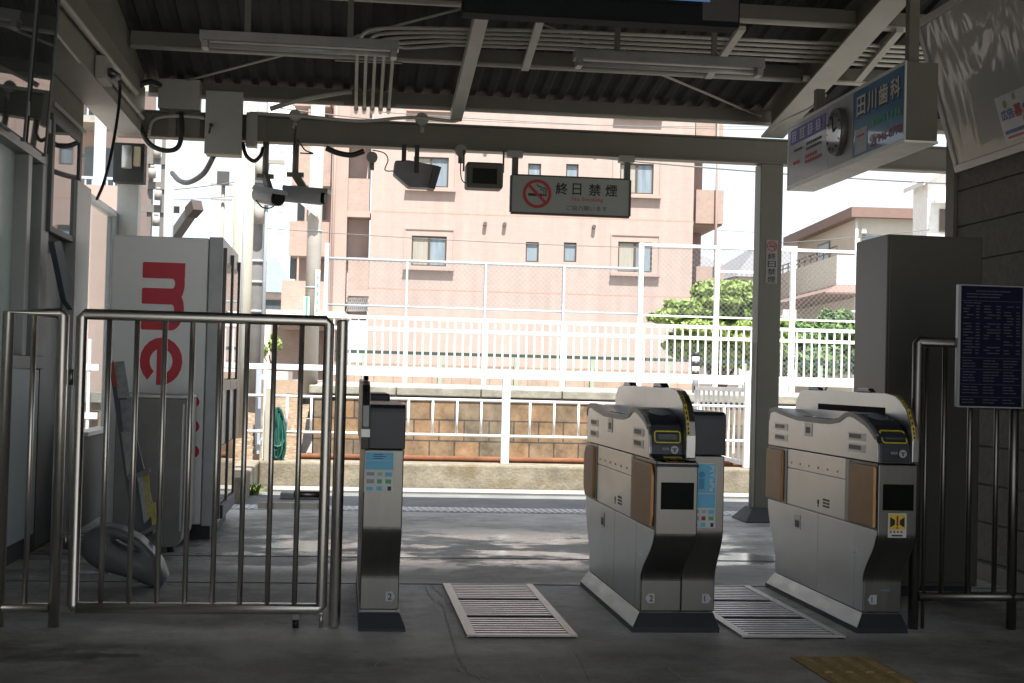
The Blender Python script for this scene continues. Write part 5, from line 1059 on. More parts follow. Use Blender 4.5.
def film_material():
    m = bpy.data.materials.new("crumpled_film"); m.use_nodes = True; n = m.node_tree.nodes; L = m.node_tree.links; p = n["Principled BSDF"]
    p.inputs["Base Color"].default_value = (0.27, 0.27, 0.26, 1); p.inputs["Roughness"].default_value = 0.5; p.inputs["Coat Weight"].default_value = 0.45; p.inputs["Coat Roughness"].default_value = 0.06; p.inputs["Coat IOR"].default_value = 1.6
    tc = n.new("ShaderNodeTexCoord"); mp = n.new("ShaderNodeMapping"); mp.inputs["Scale"].default_value = (1.0, 1.6, 0.7); L.new(tc.outputs["Object"], mp.inputs[0])
    t = n.new("ShaderNodeTexNoise"); t.inputs["Scale"].default_value = 1.5; t.inputs["Detail"].default_value = 3.0; t.inputs["Roughness"].default_value = 0.45; t.inputs["Distortion"].default_value = 1.3; L.new(mp.outputs[0], t.inputs["Vector"])
    b = n.new("ShaderNodeBump"); b.inputs["Strength"].default_value = 0.4; b.inputs["Distance"].default_value = 0.06; L.new(t.outputs["Fac"], b.inputs["Height"])
    L.new(b.outputs[0], p.inputs["Coat Normal"])
    b2 = n.new("ShaderNodeBump"); b2.inputs["Strength"].default_value = 0.3; b2.inputs["Distance"].default_value = 0.02; L.new(t.outputs["Fac"], b2.inputs["Height"]); L.new(b2.outputs[0], p.inputs["Normal"])
    return m
film = film_material()
g = M(); pcbox(g, 0.0155, 1.2195, 0.0125, HT-0.0125, -0.005, 0.0); g.build("film", film, pc)
g = M(); pcbox(g, 1.2505, LU, 0.0125, HT-0.0125, -0.005, 0.0); f2 = g.build("poster", mat("printed_poster", (0.40, 0.36, 0.31), 0.3, 0, 0.5, 9, coat=0.6, second=(0.36, 0.10, 0.08), smask=(0.56, 0.6), sscale=12), pc)
# small white card inside the case
u0 = yF-PX(1001, 95, pb_.x-0.05).y
def on_case(px, py):
    d = ray(px, py); t_ = ((O-CAM).dot(nrm))/d.dot(nrm); P = CAM+d*t_-O; return -P.y, P.dot(e1)
ca = on_case(1001, 96); cb = on_case(1006.5, 143.5); cc_ = on_case(1034, 85); 
cu, cv = min(ca[0], cb[0]), cb[1]; cw = cc_[0]-cu; chh = ca[1]-cb[1]
g = M(); pcbox(g, cu, cu+cw, cv, cv+chh, 0.0008, 0.0025); cd_ = g.build("notice_card", mat("card_white", (0.50, 0.51, 0.53), 0.4), pc)
g = M()
for k, ch in enumerate("広告"): write(g, ch, pcp(cu+cw*(0.07+0.17*k), cv+chh*0.47, 0.004), -Yv, e1, cw*0.16, chh*0.22, 0.012)
for k, ch in enumerate("集"): write(g, ch, pcp(cu+cw*(0.63+0.17*k), cv+chh*0.47, 0.004), -Yv, e1, cw*0.16, chh*0.22, 0.012)
g.build("lettering", dkblu_ink, cd_)
g = M(); write(g, "募", pcp(cu+cw*0.42, cv+chh*0.47, 0.004), -Yv, e1, cw*0.18, chh*0.26, 0.02); patch(g, pcp(cu+cw*0.1, cv+chh*0.07, 0.003), -Yv, e1, cw*0.8, chh*0.05, 0.0004); g.build("lettering", red_ink, cd_)
g = M()
for u_, v_ in ((0.22, 0.80), (0.48, 0.90), (0.62, 0.36)): c_ = pcp(cu+cw*u_, cv+chh*v_, 0.003); g.tube([c_, c_+nrm*0.0006], 0.02, 14)
g.build("green_dots", ink("olive_dot", (0.22, 0.27, 0.12)), cd_)
g = M(); patch(g, pcp(cu+cw*0.06, cv+chh*0.17, 0.003), -Yv, e1, cw*0.88, chh*0.08, 0.0004); g.build("blue_stripe", dkblu_ink, cd_)
g = M(); pcbox(g, 0.3, 0.34, 0.2, 0.24, -0.4, -0.051); pcbox(g, 1.6, 1.64, 0.2, 0.24, -0.4, -0.051); g.build("bracket", grey_al, pc)

# ================================================================== TALL CABINET, RIGHT RAILING, TIMETABLE
t = thing("tall_cabinet", "tall plain taupe metal cabinet against the right wall behind the railing", "cabinet", (2.8, 6.6, 0))
g = M(); g.box(2.572, 3.05, 6.45, 6.87, 0.05, 1.735); g.build("body", cabinet_m, t, bevel=0.004)
g = M(); g.box(2.59, 3.03, 6.47, 6.85, 0.0, 0.05); g.build("plinth", black_m, t)
g = M(); g.box(2.58, 3.042, 6.441, 6.4498, 0.07, 1.72); g.build("door", cabinet_m, t, bevel=0.003)
RY = 5.60
dim_steel = mat("shaded_steel_tube", (0.22, 0.21, 0.195), 0.38, 1.0, 0.06, 4.0, rvar=0.05)  # copy of the tube steel, darkened to imitate the dim light on this side
rr_ = thing("right_railing", "stainless steel railing between the right gate and the right wall", "railing", (2.36, RY, 0))
xr = 2.372
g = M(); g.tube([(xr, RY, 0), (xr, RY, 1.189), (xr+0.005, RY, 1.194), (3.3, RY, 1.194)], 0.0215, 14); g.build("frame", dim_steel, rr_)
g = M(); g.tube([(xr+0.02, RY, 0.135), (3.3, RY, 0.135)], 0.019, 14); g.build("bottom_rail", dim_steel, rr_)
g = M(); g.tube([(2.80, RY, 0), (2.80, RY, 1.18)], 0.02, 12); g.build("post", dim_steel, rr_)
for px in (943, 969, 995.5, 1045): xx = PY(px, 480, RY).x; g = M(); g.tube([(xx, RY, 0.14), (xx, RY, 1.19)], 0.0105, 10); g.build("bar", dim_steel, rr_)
g = M(); g.tube([(xr+0.045, RY+0.01, 0.0), (xr+0.045, RY+0.01, 1.17)], 0.008, 8); g.build("bar", steel_dark, rr_)
tb = thing("timetable_board", "dark blue timetable board hung on the right railing", "timetable board", (2.7, RY-0.05, 0.9))
ty = RY-0.045; a_ = PY(957, 345, ty); b_ = PY(1022, 345, ty); z1 = PY(990, 286.5, ty).z; z0 = PY(990, 406.5, ty).z
g = M(); g.box(a_.x+0.012, b_.x, ty, ty+0.012, z0, z1); g.build("panel", mat("navy_board", (0.004, 0.005, 0.022), 0.6, spec=0.15), tb)
g = M(); g.box(a_.x, a_.x+0.0119, ty-0.006, ty+0.016, z0-0.004, z1+0.004); g.box(a_.x+0.012, b_.x, ty-0.004, ty+0.014, z0-0.006, z0-0.0005); g.box(a_.x+0.012, b_.x, ty-0.004, ty+0.014, z1+0.0005, z1+0.005); g.box(b_.x+0.0003, b_.x+0.008, ty-0.004, ty+0.014, z0-0.006, z1+0.005); g.build("frame", mat("bright_alu", (0.34, 0.35, 0.37), 0.35, 0.3), tb)
W2 = b_.x-a_.x-0.012; H2 = z1-z0; X0 = a_.x+0.012
g = M(); dull = mat("dull_white_print", (0.05, 0.053, 0.07), 0.5)
for v in (0.875, 0.40, 0.305, 0.18, 0.075): patch(g, (X0+0.004, ty-0.0006, z0+v*H2), Xv, Zv, W2-0.008, 0.0022, 0.0006)
def dashes(u0, v, n, smin, smax):
    u = u0
    for k in range(n): L = random.uniform(smin, smax); patch(g, (X0+u*W2, ty-0.0006, z0+v*H2), Xv, Zv, L*W2, 0.0042, 0.0006); u += L+0.012
dashes(0.25, 0.955, 3, 0.1, 0.2); dashes(0.10, 0.93, 3, 0.12, 0.2); dashes(0.10, 0.905, 3, 0.12, 0.2); dashes(0.06, 0.855, 2, 0.1, 0.14)
for r_ in range(17):
    for cu_ in (0.05, 0.38, 0.70):
        if random.random() < 0.93: dashes(cu_+random.choice((0, 0.05)), 0.83-r_*0.0245, 1, 0.08, 0.16); dashes(cu_+0.20, 0.83-r_*0.0245, 1, 0.05, 0.07)
for v0_, nr in ((0.375, 3), (0.28, 4), (0.155, 3), (0.05, 2)):
    for r_ in range(nr):
        for cu_ in (0.05, 0.38, 0.70): dashes(cu_, v0_-r_*0.024, 2, 0.06, 0.13)
g.build("small_print", dull, tb)

# ================================================================== LEFT RAILINGS
GY = 5.57
def rx_(px, py=480): return PY(px, py, GY).x
zt_, zb_ = 1.205, 0.073
sg = thing("swing_gate", "wide stainless steel swing gate with eight upright bars", "gate", (rx_(72), GY, 0))
xa, xb = PY(71, 598, GY).x, PY(321.5, 600, GY).x
xa += 0.006
fr_ = [(xa, GY, zb_), (xa, GY, zt_), (xb, GY, zt_), (xb, GY, zb_)]
g = M(); cc_ = []
for k, p_ in enumerate(fr_):
    a_, b_ = Vector(fr_[k-1]), Vector(fr_[(k+1) % 4]); p_ = Vector(p_)
    cc_ += [p_+(a_-p_).normalized()*0.012, p_+(b_-p_).normalized()*0.012]
g.tube(cc_+[cc_[0]], 0.0215, 14)
g.build("frame", tube_steel, sg)
g = M(); g.box(xa+0.02, xb-0.02, GY-0.006, GY+0.006, zb_+0.0205, zb_+0.0235); g.build("sill_strip", tube_steel, sg)
for i in range(8): xx = xa+(xb-xa)*(i+1)/9; g = M(); g.tube([(xx, GY, zb_+0.02), (xx, GY, zt_-0.02)], 0.0108, 10); g.build("bar", tube_steel, sg)
ca_x = PY(296, 610, GY).x
cst = M(); cst.box(ca_x-0.018, ca_x+0.018, GY-0.018, GY+0.018, 0.032, zb_-0.018); cst = cst.build("caster", steel_dark, sg, bevel=0.002)
g = M(); g.tube([(ca_x-0.012, GY, 0.016), (ca_x+0.012, GY, 0.016)], 0.0158, 14); g.build("wheel", black_m, cst)
g = M(); g.tube([(xb-0.0, GY+0.012, 0.0), (xb-0.0, GY+0.012, zb_-0.02)], 0.007, 8); g.build("drop_bolt", tube_steel, sg)
for z in (0.3, 0.93): g = M(); g.tube([(xa-0.033, GY, z), (xa-0.033, GY, z+0.06)], 0.009, 8); g.build("hinge", steel_dark, sg)
zl = 0.52; g = M(); g.tube([(xb-0.02, GY+0.02, zl), (xb-0.12, GY+0.02, zl)], 0.012, 8); g.box(xb-0.26, xb-0.02, GY+0.03, GY+0.05, 0.46, 0.485); g.build("latch", steel_dark, sg)
lr = thing("left_railing", "fixed stainless steel railing panel at the left edge beside the swing gate", "railing", (xa-0.07, GY, 0))
xp = xa-0.068; xl0 = PY(3, 480, GY).x
g = M(); g.tube([(xp, GY, 0), (xp, GY, zt_-0.008), (xp-0.01, GY, zt_), (xl0, GY, zt_), (xl0, GY, 0.0)], 0.0215, 14); g.build("frame", tube_steel, lr)
g = M(); g.tube([(xp-0.02, GY, zb_), (xl0-0.4, GY, zb_)], 0.018, 12); g.build("bottom_rail", tube_steel, lr)
for px in (29,): xx = PY(px, 480, GY).x; g = M(); g.tube([(xx, GY, zb_), (xx, GY, zt_)], 0.0105, 10); g.build("bar", tube_steel, lr)
g = M(); g.tube([(xl0-0.05, GY, 0), (xl0-0.05, GY, zt_), (xl0-0.6, GY, zt_), (xl0-0.6, GY, 0)], 0.0215, 12); g.build("outer_frame", tube_steel, lr)
bo = thing("gate_post", "stainless steel round-topped post at the swing gate's free end", "post", (PY(336, 500, GY).x, GY, 0))
xx = PY(336, 560, GY).x
g = M(); g.tube([(xx, GY, 0), (xx, GY, 1.185), (xx, GY, 1.203), (xx, GY, 1.212)], 0.0225, 16)
n_ = 16; base_ = len(g.v)-n_*4 if False else None
g.build("shaft", tube_steel, bo, bevel=0.008)
g = M(); g.tube([(xx-0.02, GY, 0.9), (xx-0.055, GY, 0.9)], 0.008, 8); g.build("striker", steel_dark, bo)

# ================================================================== TICKET GATES
GF = 5.392                    # front of the upper bodies
sens = mat("sensor_black", (0.015, 0.015, 0.017), 0.25)
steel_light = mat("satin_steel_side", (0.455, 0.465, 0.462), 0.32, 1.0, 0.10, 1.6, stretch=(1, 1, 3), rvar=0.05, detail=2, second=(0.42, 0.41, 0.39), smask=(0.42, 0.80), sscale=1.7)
def s_profile(yf, z_top, yl=5.533):      # front outline of a gate from low to high
    pts = [(yl, 0.078), (yl, 0.200)]
    for k in range(1, 24):
        t = k/24; e = t*t*(3-2*t); pts.append((yl+(yf-yl)*e, 0.200+0.215*t))
    return pts+[(yf, 0.415), (yf, z_top)]
def gate_body(x0, w_, number, label, half=False, chamfer=False, arrow=False, GF=5.392):
    t = thing("ticket_gate", label, "ticket gate", (x0, GF, 0), group="automatic ticket gates")
    x1 = x0+w_
    xt = x1+ (0.138 if half else 0.0)
    # plinth: sloping steel skirt and dark toe board
    b0, b1 = 5.497, 6.735
    g = M(); g.hexa([(x0-0.035, b0, 0.022), (xt+0.01, b0, 0.022), (xt+0.01, b1, 0.022), (x0-0.035, b1, 0.022)], [(x0-0.002, 5.53, 0.077), (xt-0.008, 5.53, 0.077), (xt-0.008, b1-0.03, 0.077), (x0-0.002, b1-0.03, 0.077)]); g.build("plinth", steel, t)
    g = M(); g.box(x0-0.037, xt+0.012, b0-0.004, b1, 0.0, 0.0215); g.hexa([(x0-0.0355, b0-0.003, 0.0216), (xt+0.0105, b0-0.003, 0.0216), (xt+0.0105, b0+0.001, 0.0216), (x0-0.0355, b0+0.001, 0.0216)], [(x0-0.004, 5.526, 0.074), (xt-0.006, 5.526, 0.074), (xt-0.006, 5.5295, 0.074), (x0-0.004, 5.5295, 0.074)]); g.build("toe_board", navy_m, t)
    # lower body
    yb = 6.845
    poly = s_profile(GF, 0.69)+[(yb, 0.69), (yb, 0.43), (yb-0.005, 0.38), (6.80, 0.29), (6.745, 0.22), (6.712, 0.16), (6.707, 0.078)]
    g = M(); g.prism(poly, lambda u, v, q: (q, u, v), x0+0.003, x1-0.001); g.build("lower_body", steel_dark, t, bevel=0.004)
    # side sheets
    sd_ = x0
    for ya, yb_ in ((5.552, 5.628), (5.632, 6.086), (6.090, 6.70)):
        poly = [(ya, 0.08), (yb_, 0.08), (yb_, 0.424), (ya, 0.424)]
        if ya < 5.6: poly = [(5.537, 0.08), (5.628, 0.08), (5.628, 0.424), (GF+0.004, 0.424)]+[(u+0.004, v) for u, v in s_profile(GF, 0.69)[-3:0:-1]]
        if yb_ == 6.70: poly = [(6.09, 0.08), (6.70, 0.08), (6.705, 0.16), (6.738, 0.22), (6.79, 0.29), (6.835, 0.38), (6.838, 0.424), (6.09, 0.424)]
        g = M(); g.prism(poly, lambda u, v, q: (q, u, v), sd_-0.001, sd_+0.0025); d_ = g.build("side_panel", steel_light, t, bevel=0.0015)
        if yb_ == 6.70:
            g = M(); g.box(sd_-0.003, sd_-0.0012, 6.33, 6.415, 0.325, 0.395); g.build("lock_plate", lightal, d_, bevel=0.002)
            g = M(); g.box(sd_-0.0045, sd_-0.0031, 6.345, 6.40, 0.335, 0.367); g.build("lock", black_m, d_)
    # middle panels
    g = M(); g.box(sd_-0.001, sd_+0.0025, 5.757, 6.532, 0.605, 0.692); g.build("side_panel", steel_light, t, bevel=0.0015)
    g = M()
    for k in range(6): yy = 5.85+k*0.125; g.tube([(sd_-0.003, yy, 0.63), (sd_-0.0005, yy, 0.63)], 0.005, 8)
    g.build("screw", steel_dark, t)
    g = M(); g.box(sd_-0.001, sd_+0.0025, 5.757, 6.532, 0.432, 0.601); mp2 = g.build("side_panel", steel_light, t, bevel=0.0015)
    g = M(); yy = 6.05
    for r_ in range(3): 
        for k in range(2): g.box(sd_-0.002, sd_-0.0011, yy-0.105+k*0.045, yy-0.066+k*0.045, 0.462+r_*0.014, 0.471+r_*0.014)
    g.tube([(sd_-0.002, yy+0.04, 0.478), (sd_-0.0011, yy+0.04, 0.478)], 0.012, 12); g.box(sd_-0.002, sd_-0.0011, yy+0.035, yy+0.045, 0.455, 0.468)
    g.build("lettering", blk_ink, mp2)
    # flap slots and tan flaps
    for ya, yb_ in ((GF+0.003, 5.752), (6.537, 6.848)): g = M(); g.box(sd_-0.0005, sd_+0.02, ya, yb_, 0.428, 0.693); g.build("flap_slot", blackp, t)
    for ya, yb_ in ((5.70, 5.748), (6.54, 6.575)): g = M(); g.box(sd_-0.004, sd_+0.003, ya, yb_, 0.432, 0.69); g.build("slot_trim", steel, t, bevel=0.002)
    for ya, yb_ in ((GF+0.008, 5.672), (6.585, 6.838)):
        c_ = 0.045 if chamfer else 0.008
        if ya < 6: pl_ = [(ya, 0.436), (yb_, 0.436), (yb_, 0.680), (ya+c_, 0.680), (ya, 0.680-c_)] if not chamfer else [(ya+c_*0.6, 0.436), (yb_, 0.436), (yb_, 0.680), (ya+c_, 0.680), (ya+0.006, 0.680-c_), (ya+0.006, 0.436+c_)]
        else: pl_ = [(ya, 0.436), (yb_-c_, 0.436), (yb_, 0.436+c_), (yb_, 0.68-c_), (yb_-c_, 0.68), (ya, 0.68)]
        g = M(); g.prism(pl_, lambda u, v, q: (q, u, v), sd_-0.016, sd_-0.001); g.build("flap", tan_m, t, bevel=0.006)
    # upper body: contoured top
    top = [(GF+0.008, 0.697)] + ([(GF+0.008, 0.735), (5.405, 0.775), (5.425, 0.806)] if not chamfer else [(5.425, 0.70), (5.432, 0.745), (5.445, 0.79)]) + [(5.462, 0.826), (5.50, 0.845), (5.54, 0.858), (5.66, 0.884), (5.72, 0.890), (5.77, 0.884), (5.84, 0.862), (5.95, 0.850), (6.06, 0.847), (6.40, 0.850), (6.62, 0.868), (6.76, 0.884), (6.838, 0.874), (6.85, 0.84), (6.852, 0.70), (6.852, 0.697)]
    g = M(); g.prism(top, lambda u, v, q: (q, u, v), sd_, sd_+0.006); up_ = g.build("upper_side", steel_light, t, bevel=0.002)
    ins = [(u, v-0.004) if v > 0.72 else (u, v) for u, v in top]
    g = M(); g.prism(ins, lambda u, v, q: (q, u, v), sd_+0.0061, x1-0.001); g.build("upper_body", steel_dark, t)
    # grey trim following the top edge
    g = M()
    edge = [p_ for p_ in top if p_[1] > 0.80]
    for (u0, v0), (u1, v1) in zip(edge[:-1], edge[1:]):
        g.hexa([(sd_-0.003, u0, v0-0.018), (sd_-0.003, u1, v1-0.018), (sd_-0.003, u1, v1+0.003), (sd_-0.003, u0, v0+0.003)], [(sd_+0.03, u0, v0-0.018), (sd_+0.03, u1, v1-0.018), (sd_+0.03, u1, v1+0.003), (sd_+0.03, u0, v0+0.003)])
    g.build("edge_trim", mat("grey_trim", (0.17, 0.18, 0.19), 0.4), t)
    g = M(); g.box(sd_+0.03, x1-0.028, 5.86, 6.7, 0.846, 0.856); g.build("top_glass", glass_dk, t)
    # side recesses
    for ya, yb_ in ((6.545, 6.75), (5.53, 5.728)):
        for z in (0.795, 0.742) if ya > 6 else (0.792, 0.745):
            g = M(); g.box(sd_-0.0015, sd_+0.001, ya, yb_, z-0.016, z+0.016); sl_ = g.build("slot_frame", lightal, up_, bevel=0.002)
            g = M(); g.box(sd_-0.0022, sd_-0.0016, ya+0.05, yb_-0.012, z-0.008, z+0.010); g.build("recess", mat("recess_shade", (0.15, 0.145, 0.13), 0.5), up_)
    g = M(); g.box(sd_-0.0025, sd_+0.001, 6.19, 6.295, 0.766, 0.828); g.build("lock_plate", lightal, up_, bevel=0.006)
    g = M(); g.box(sd_-0.0035, sd_-0.0026, 6.215, 6.275, 0.78, 0.808); g.build("lock", black_m, up_)
    # reader head (black front)
    xa_, xb_ = x0+0.012, x1-0.034
    hd = [(y_, z_) for y_, z_ in top if y_ < 5.76]
    g = M(); poly = [(y_-0.005, z_+0.002) for y_, z_ in hd]+[(5.76, 0.70)]
    g.prism(poly, lambda u, v, q: (q, u, v), xa_, xb_); rh = g.build("reader_head", navy_m, t, bevel=0.004)
    wd = xb_-xa_
    fy = 5.384 if not chamfer else 5.419
    # sloped upper display frame (yellow outline) on the front curve
    if not chamfer: A, B = Vector((xa_, 5.400, 0.772)), Vector((xa_, 5.452, 0.822))
    else: A, B = Vector((xa_, 5.430, 0.757)), Vector((xa_, 5.445, 0.803))
    e = (B-A).normalized(); nn = Xv.cross(e)
    if nn.y > 0: nn = -nn
    A = A+nn*0.0075; hh = (B-A).length*1.0
    def rp(u, v, o=0.0): return A+Xv*(u*wd)+e*(v*hh)+nn*o
    g = M(); cor = [(0.08, 0.1), (0.14, 0.0), (0.86, 0.0), (0.92, 0.1), (0.92, 0.84), (0.86, 0.94), (0.14, 0.94), (0.08, 0.84)]
    for i in range(8):
        (u0, v0), (u1, v1) = cor[i], cor[(i+1) % 8]; g.bar(rp(u0, v0), rp(u1, v1), 0.005, 0.003, nn)
    g.build("display_outline", mat("yellow_outline", (0.62, 0.55, 0.04), 0.5), rh)
    g = M(); q_ = [rp(u, v, 0.0) for u, v in ((0.2, 0.25), (0.8, 0.25), (0.8, 0.7), (0.2, 0.7))]; g.hexa(q_, [v_+nn*0.002 for v_ in q_]); g.build("display", mat("lcd_grey", (0.10, 0.11, 0.10), 0.25), rh)
    lx = xa_+wd*0.72; lz = 0.735 if not chamfer else 0.732
    g = M(); g.tube([(lx, fy-0.001, lz), (lx, fy-0.0035, lz)], 0.016, 20); lg = g.build("round_mark", mat("mark_grey", (0.40, 0.41, 0.42), 0.5), rh)
    g = M(); g.box(lx-0.009, lx+0.009, fy-0.005, fy-0.0037, lz+0.002, lz+0.006); g.box(lx-0.003, lx+0.003, fy-0.005, fy-0.0037, lz-0.009, lz+0.0019); g.build("lettering", navy_m, lg)
    g = M()
    for k in range(3): g.box(xa_+wd*(0.30+0.085*k), xa_+wd*(0.37+0.085*k), fy-0.002, fy-0.0005, lz-0.003, lz+0.008)
    g.build("lettering", mat("dim_letters", (0.20, 0.20, 0.20), 0.5), rh)
    g = M(); 
    for k in range(24): pass
    # card reading pad on the slope behind
    cyy = Vector((xa_+wd*0.5, 5.585, 0.8735)); ee = Vector((0, 0.12, 0.026)).normalized(); pts = []
    g = M(); nn2 = Xv.cross(ee).normalized()
    ring = [cyy+Xv*(wd*0.36*math.cos(a))+ee*(0.05*math.sin(a)) for a in [2*math.pi*k/28 for k in range(28)]]
    g.add(ring+[v_+nn2*0.003 for v_ in ring], [list(range(28)), list(range(28, 56))[::-1]]+[[i, (i+1) % 28, 28+(i+1) % 28, 28+i] for i in range(28)]); g.build("touch_pad", mat("pad_blue_grey", (0.07, 0.08, 0.13), 0.3), rh)
    # front: display and sticker
    g = M(); zc = 0.56; g.box(x0+0.022, x1-0.016, GF-0.003, GF-0.0005, 0.508, 0.612); ds = g.build("arrow_display", screen_m, t, bevel=0.002)
    if arrow:
        ax = (x0+x1)/2; g = M(); 
        q_ = [(ax-0.036, 0.567), (ax, 0.60), (ax+0.036, 0.567), (ax+0.014, 0.567), (ax+0.014, 0.515), (ax-0.014, 0.515), (ax-0.014, 0.567)]
        g.add([(u, GF-0.0034, v) for u, v in q_], [list(range(7))]); g.build("arrow", mat("dim_arrow", (0.009, 0.009, 0.006), 0.5, spec=0.06), ds)
        g = M(); g.box(x0+0.045, x1-0.045, GF-0.003, GF-0.0005, 0.40, 0.497); st = g.build("sticker", mat("sticker_white", (0.62, 0.61, 0.56), 0.45), t)
        g = M(); g.box(x0+0.050, x1-0.050, GF-0.0036, GF-0.0031, 0.432, 0.492); g.build("yellow_field", yel_ink, st)
        g = M(); cxs = (x0+x1)/2
        for s in (-1, 1): g.add([(cxs+s*0.030, GF-0.0040, 0.440), (cxs+s*0.030, GF-0.0040, 0.482), (cxs+s*0.010, GF-0.0040, 0.470), (cxs+s*0.010, GF-0.0040, 0.452)], [(0, 1, 2, 3)])
        g.build("flap_marks", blk_ink, st)
        g = M(); g.box(cxs-0.004, cxs+0.004, GF-0.0046, GF-0.0041, 0.446, 0.486); g.box(cxs-0.004, cxs+0.004, GF-0.0046, GF-0.0041, 0.436, 0.442)
        for k in range(4): g.box(x0+0.052+k*0.015, x0+0.060+k*0.015, GF-0.0036, GF-0.0031, 0.419, 0.427)
        g.build("lettering", red_ink, st)
        g = M(); g.box(x0+0.06, x1-0.06, GF-0.0036, GF-0.0031, 0.405, 0.411); g.build("lettering", blk_ink, st)
        g = M(); g.box(x0+0.075, x0+0.115, 5.5305, 5.5325, 0.165, 0.172); g.build("maker_plate", ink("faint_blue", (0.18, 0.22, 0.30)), t)
    else:
        # black ledge with a sticker between reader head and display
        g = M(); g.hexa([(x0+0.001, GF-0.012, 0.672), (x1+0.0, GF-0.012, 0.672), (x1, 5.43, 0.690), (x0+0.001, 5.43, 0.690)], [(x0+0.001, GF-0.012, 0.680), (x1, GF-0.012, 0.680), (x1, 5.43, 0.716), (x0+0.001, 5.43, 0.716)]); ld = g.build("ledge", navy_m, t, bevel=0.003)
        A2 = Vector((x0, GF-0.012, 0.680)); e2 = (Vector((x0, 5.43, 0.716))-A2); h2 = e2.length; e2.normalize(); n2 = Xv.cross(e2).normalized()
        def lp(u, v, o): return A2+Xv*(u*w_)+e2*(v*h2)+n2*o
        g = M(); q_ = [lp(u, v, 0.0012) for u, v in ((0.28, 0.16), (0.72, 0.16), (0.72, 0.72), (0.28, 0.72))]; g.add(q_, [(0, 1, 2, 3)]); g.build("sticker", yel_ink, ld)
        g = M(); 
        for s in (0.33, 0.56): q_ = [lp(u, v, 0.0018) for u, v in ((s, 0.25), (s+0.12, 0.32), (s+0.12, 0.52), (s, 0.6))]; g.add(q_, [(0, 1, 2, 3)])
        g.build("sticker_marks", blk_ink, ld)
    # number tag
    ny = 5.5325
    nt_ = M(); nx = x0+0.021 if number[1] == 'l' else x1-0.06
    pg = [(nx, 0.130), (nx+0.012, 0.111), (nx+0.038, 0.111), (nx+0.038, 0.149), (nx+0.012, 0.149)] if number[1] == 'l' else [(nx, 0.111), (nx+0.026, 0.111), (nx+0.038, 0.130), (nx+0.026, 0.149), (nx, 0.149)]
    nt_.prism(pg, lambda u, v, q: (u, q, v), ny-0.0018, ny-0.0003); nto = nt_.build("number_tag", mat("tag_pale", (0.50, 0.52, 0.53), 0.5), t)
    g = M(); write(g, number[0], (nx+(0.016 if number[1] == 'l' else 0.010), ny-0.0024, 0.118), Xv, Zv, None, 0.024, 0.02); g.build("lettering", blk_ink, nto)
    partition(t, x1-0.033, x1+0.008 if half else x1-0.002, half)
    if half: half_unit(t, x1, xt, ('1', 'r'))
    return t
def partition(t, xa, xb, clear=False):
    # raised side wing along the gate
    pl = [(5.375, 0.70), (5.372, 0.79), (5.39, 0.845), (5.44, 0.91), (5.50, 0.945), (5.56, 0.965), (5.66, 0.974), (6.70, 0.977), (6.78, 0.965), (6.83, 0.925), (6.85, 0.87), (6.85, 0.70)]
    g = M(); g.prism(pl, lambda u, v, q: (q, u, v), xa, xb); wg = g.build("side_wing", steel_light, t, bevel=0.004)
    if not clear:
        g = M(); g.box(xa-0.001, xa+0.0, 5.66, 6.50, 0.886, 0.914); g.build("slot", mat("slot_black", (0.015, 0.015, 0.015), 0.8, spec=0.1), wg)
    g = M()
    for p_, q_ in zip(pl[1:5], pl[2:6]):
        a0 = Vector((0, *p_)); a1 = Vector((0, *q_)); d_ = (a1-a0).normalized(); no = Vector((0, -d_.z, d_.y)) if True else None
        if no.y > 0: no = -no
        w0, w1 = xa+0.003, xa+0.015
        r0 = [Vector((w0, a0.y, a0.z)), Vector((w1, a0.y, a0.z)), Vector((w1, a1.y, a1.z)), Vector((w0, a1.y, a1.z))]
        g.hexa([v_+no*0.0005 for v_ in r0], [v_+no*0.002 for v_ in r0])
    ys2 = g.build("warning_strip", yel_ink, wg)
    g = M(); random.seed(3)
    for p_, q_ in zip(pl[1:5], pl[2:6]):
        a0 = Vector((0, *p_)); a1 = Vector((0, *q_)); d_ = (a1-a0).normalized(); no = Vector((0, -d_.z, d_.y))
        if no.y > 0: no = -no
        for k in range(3):
            s0 = a0.lerp(a1, 0.08+0.31*k); s1 = a0.lerp(a1, 0.08+0.31*k+0.2); w0, w1 = xa+0.006, xa+0.012
            r0 = [Vector((w0, s0.y, s0.z)), Vector((w1, s0.y, s0.z)), Vector((w1, s1.y, s1.z)), Vector((w0, s1.y, s1.z))]; g.hexa([v_+no*0.0021 for v_ in r0], [v_+no*0.0027 for v_ in r0])
    g.build("lettering", blk_ink, ys2)
    for yy in (5.92, 6.58):
        g = M(); g.prism([(yy-0.09, 0.0), (yy+0.09, 0.0), (yy+0.07, 0.018), (yy-0.05, 0.018)], lambda u, v, q: (q, u, 0.975+v), xa+0.003, xb-0.003); g.build("sensor", sens, wg, bevel=0.004)
    return wg
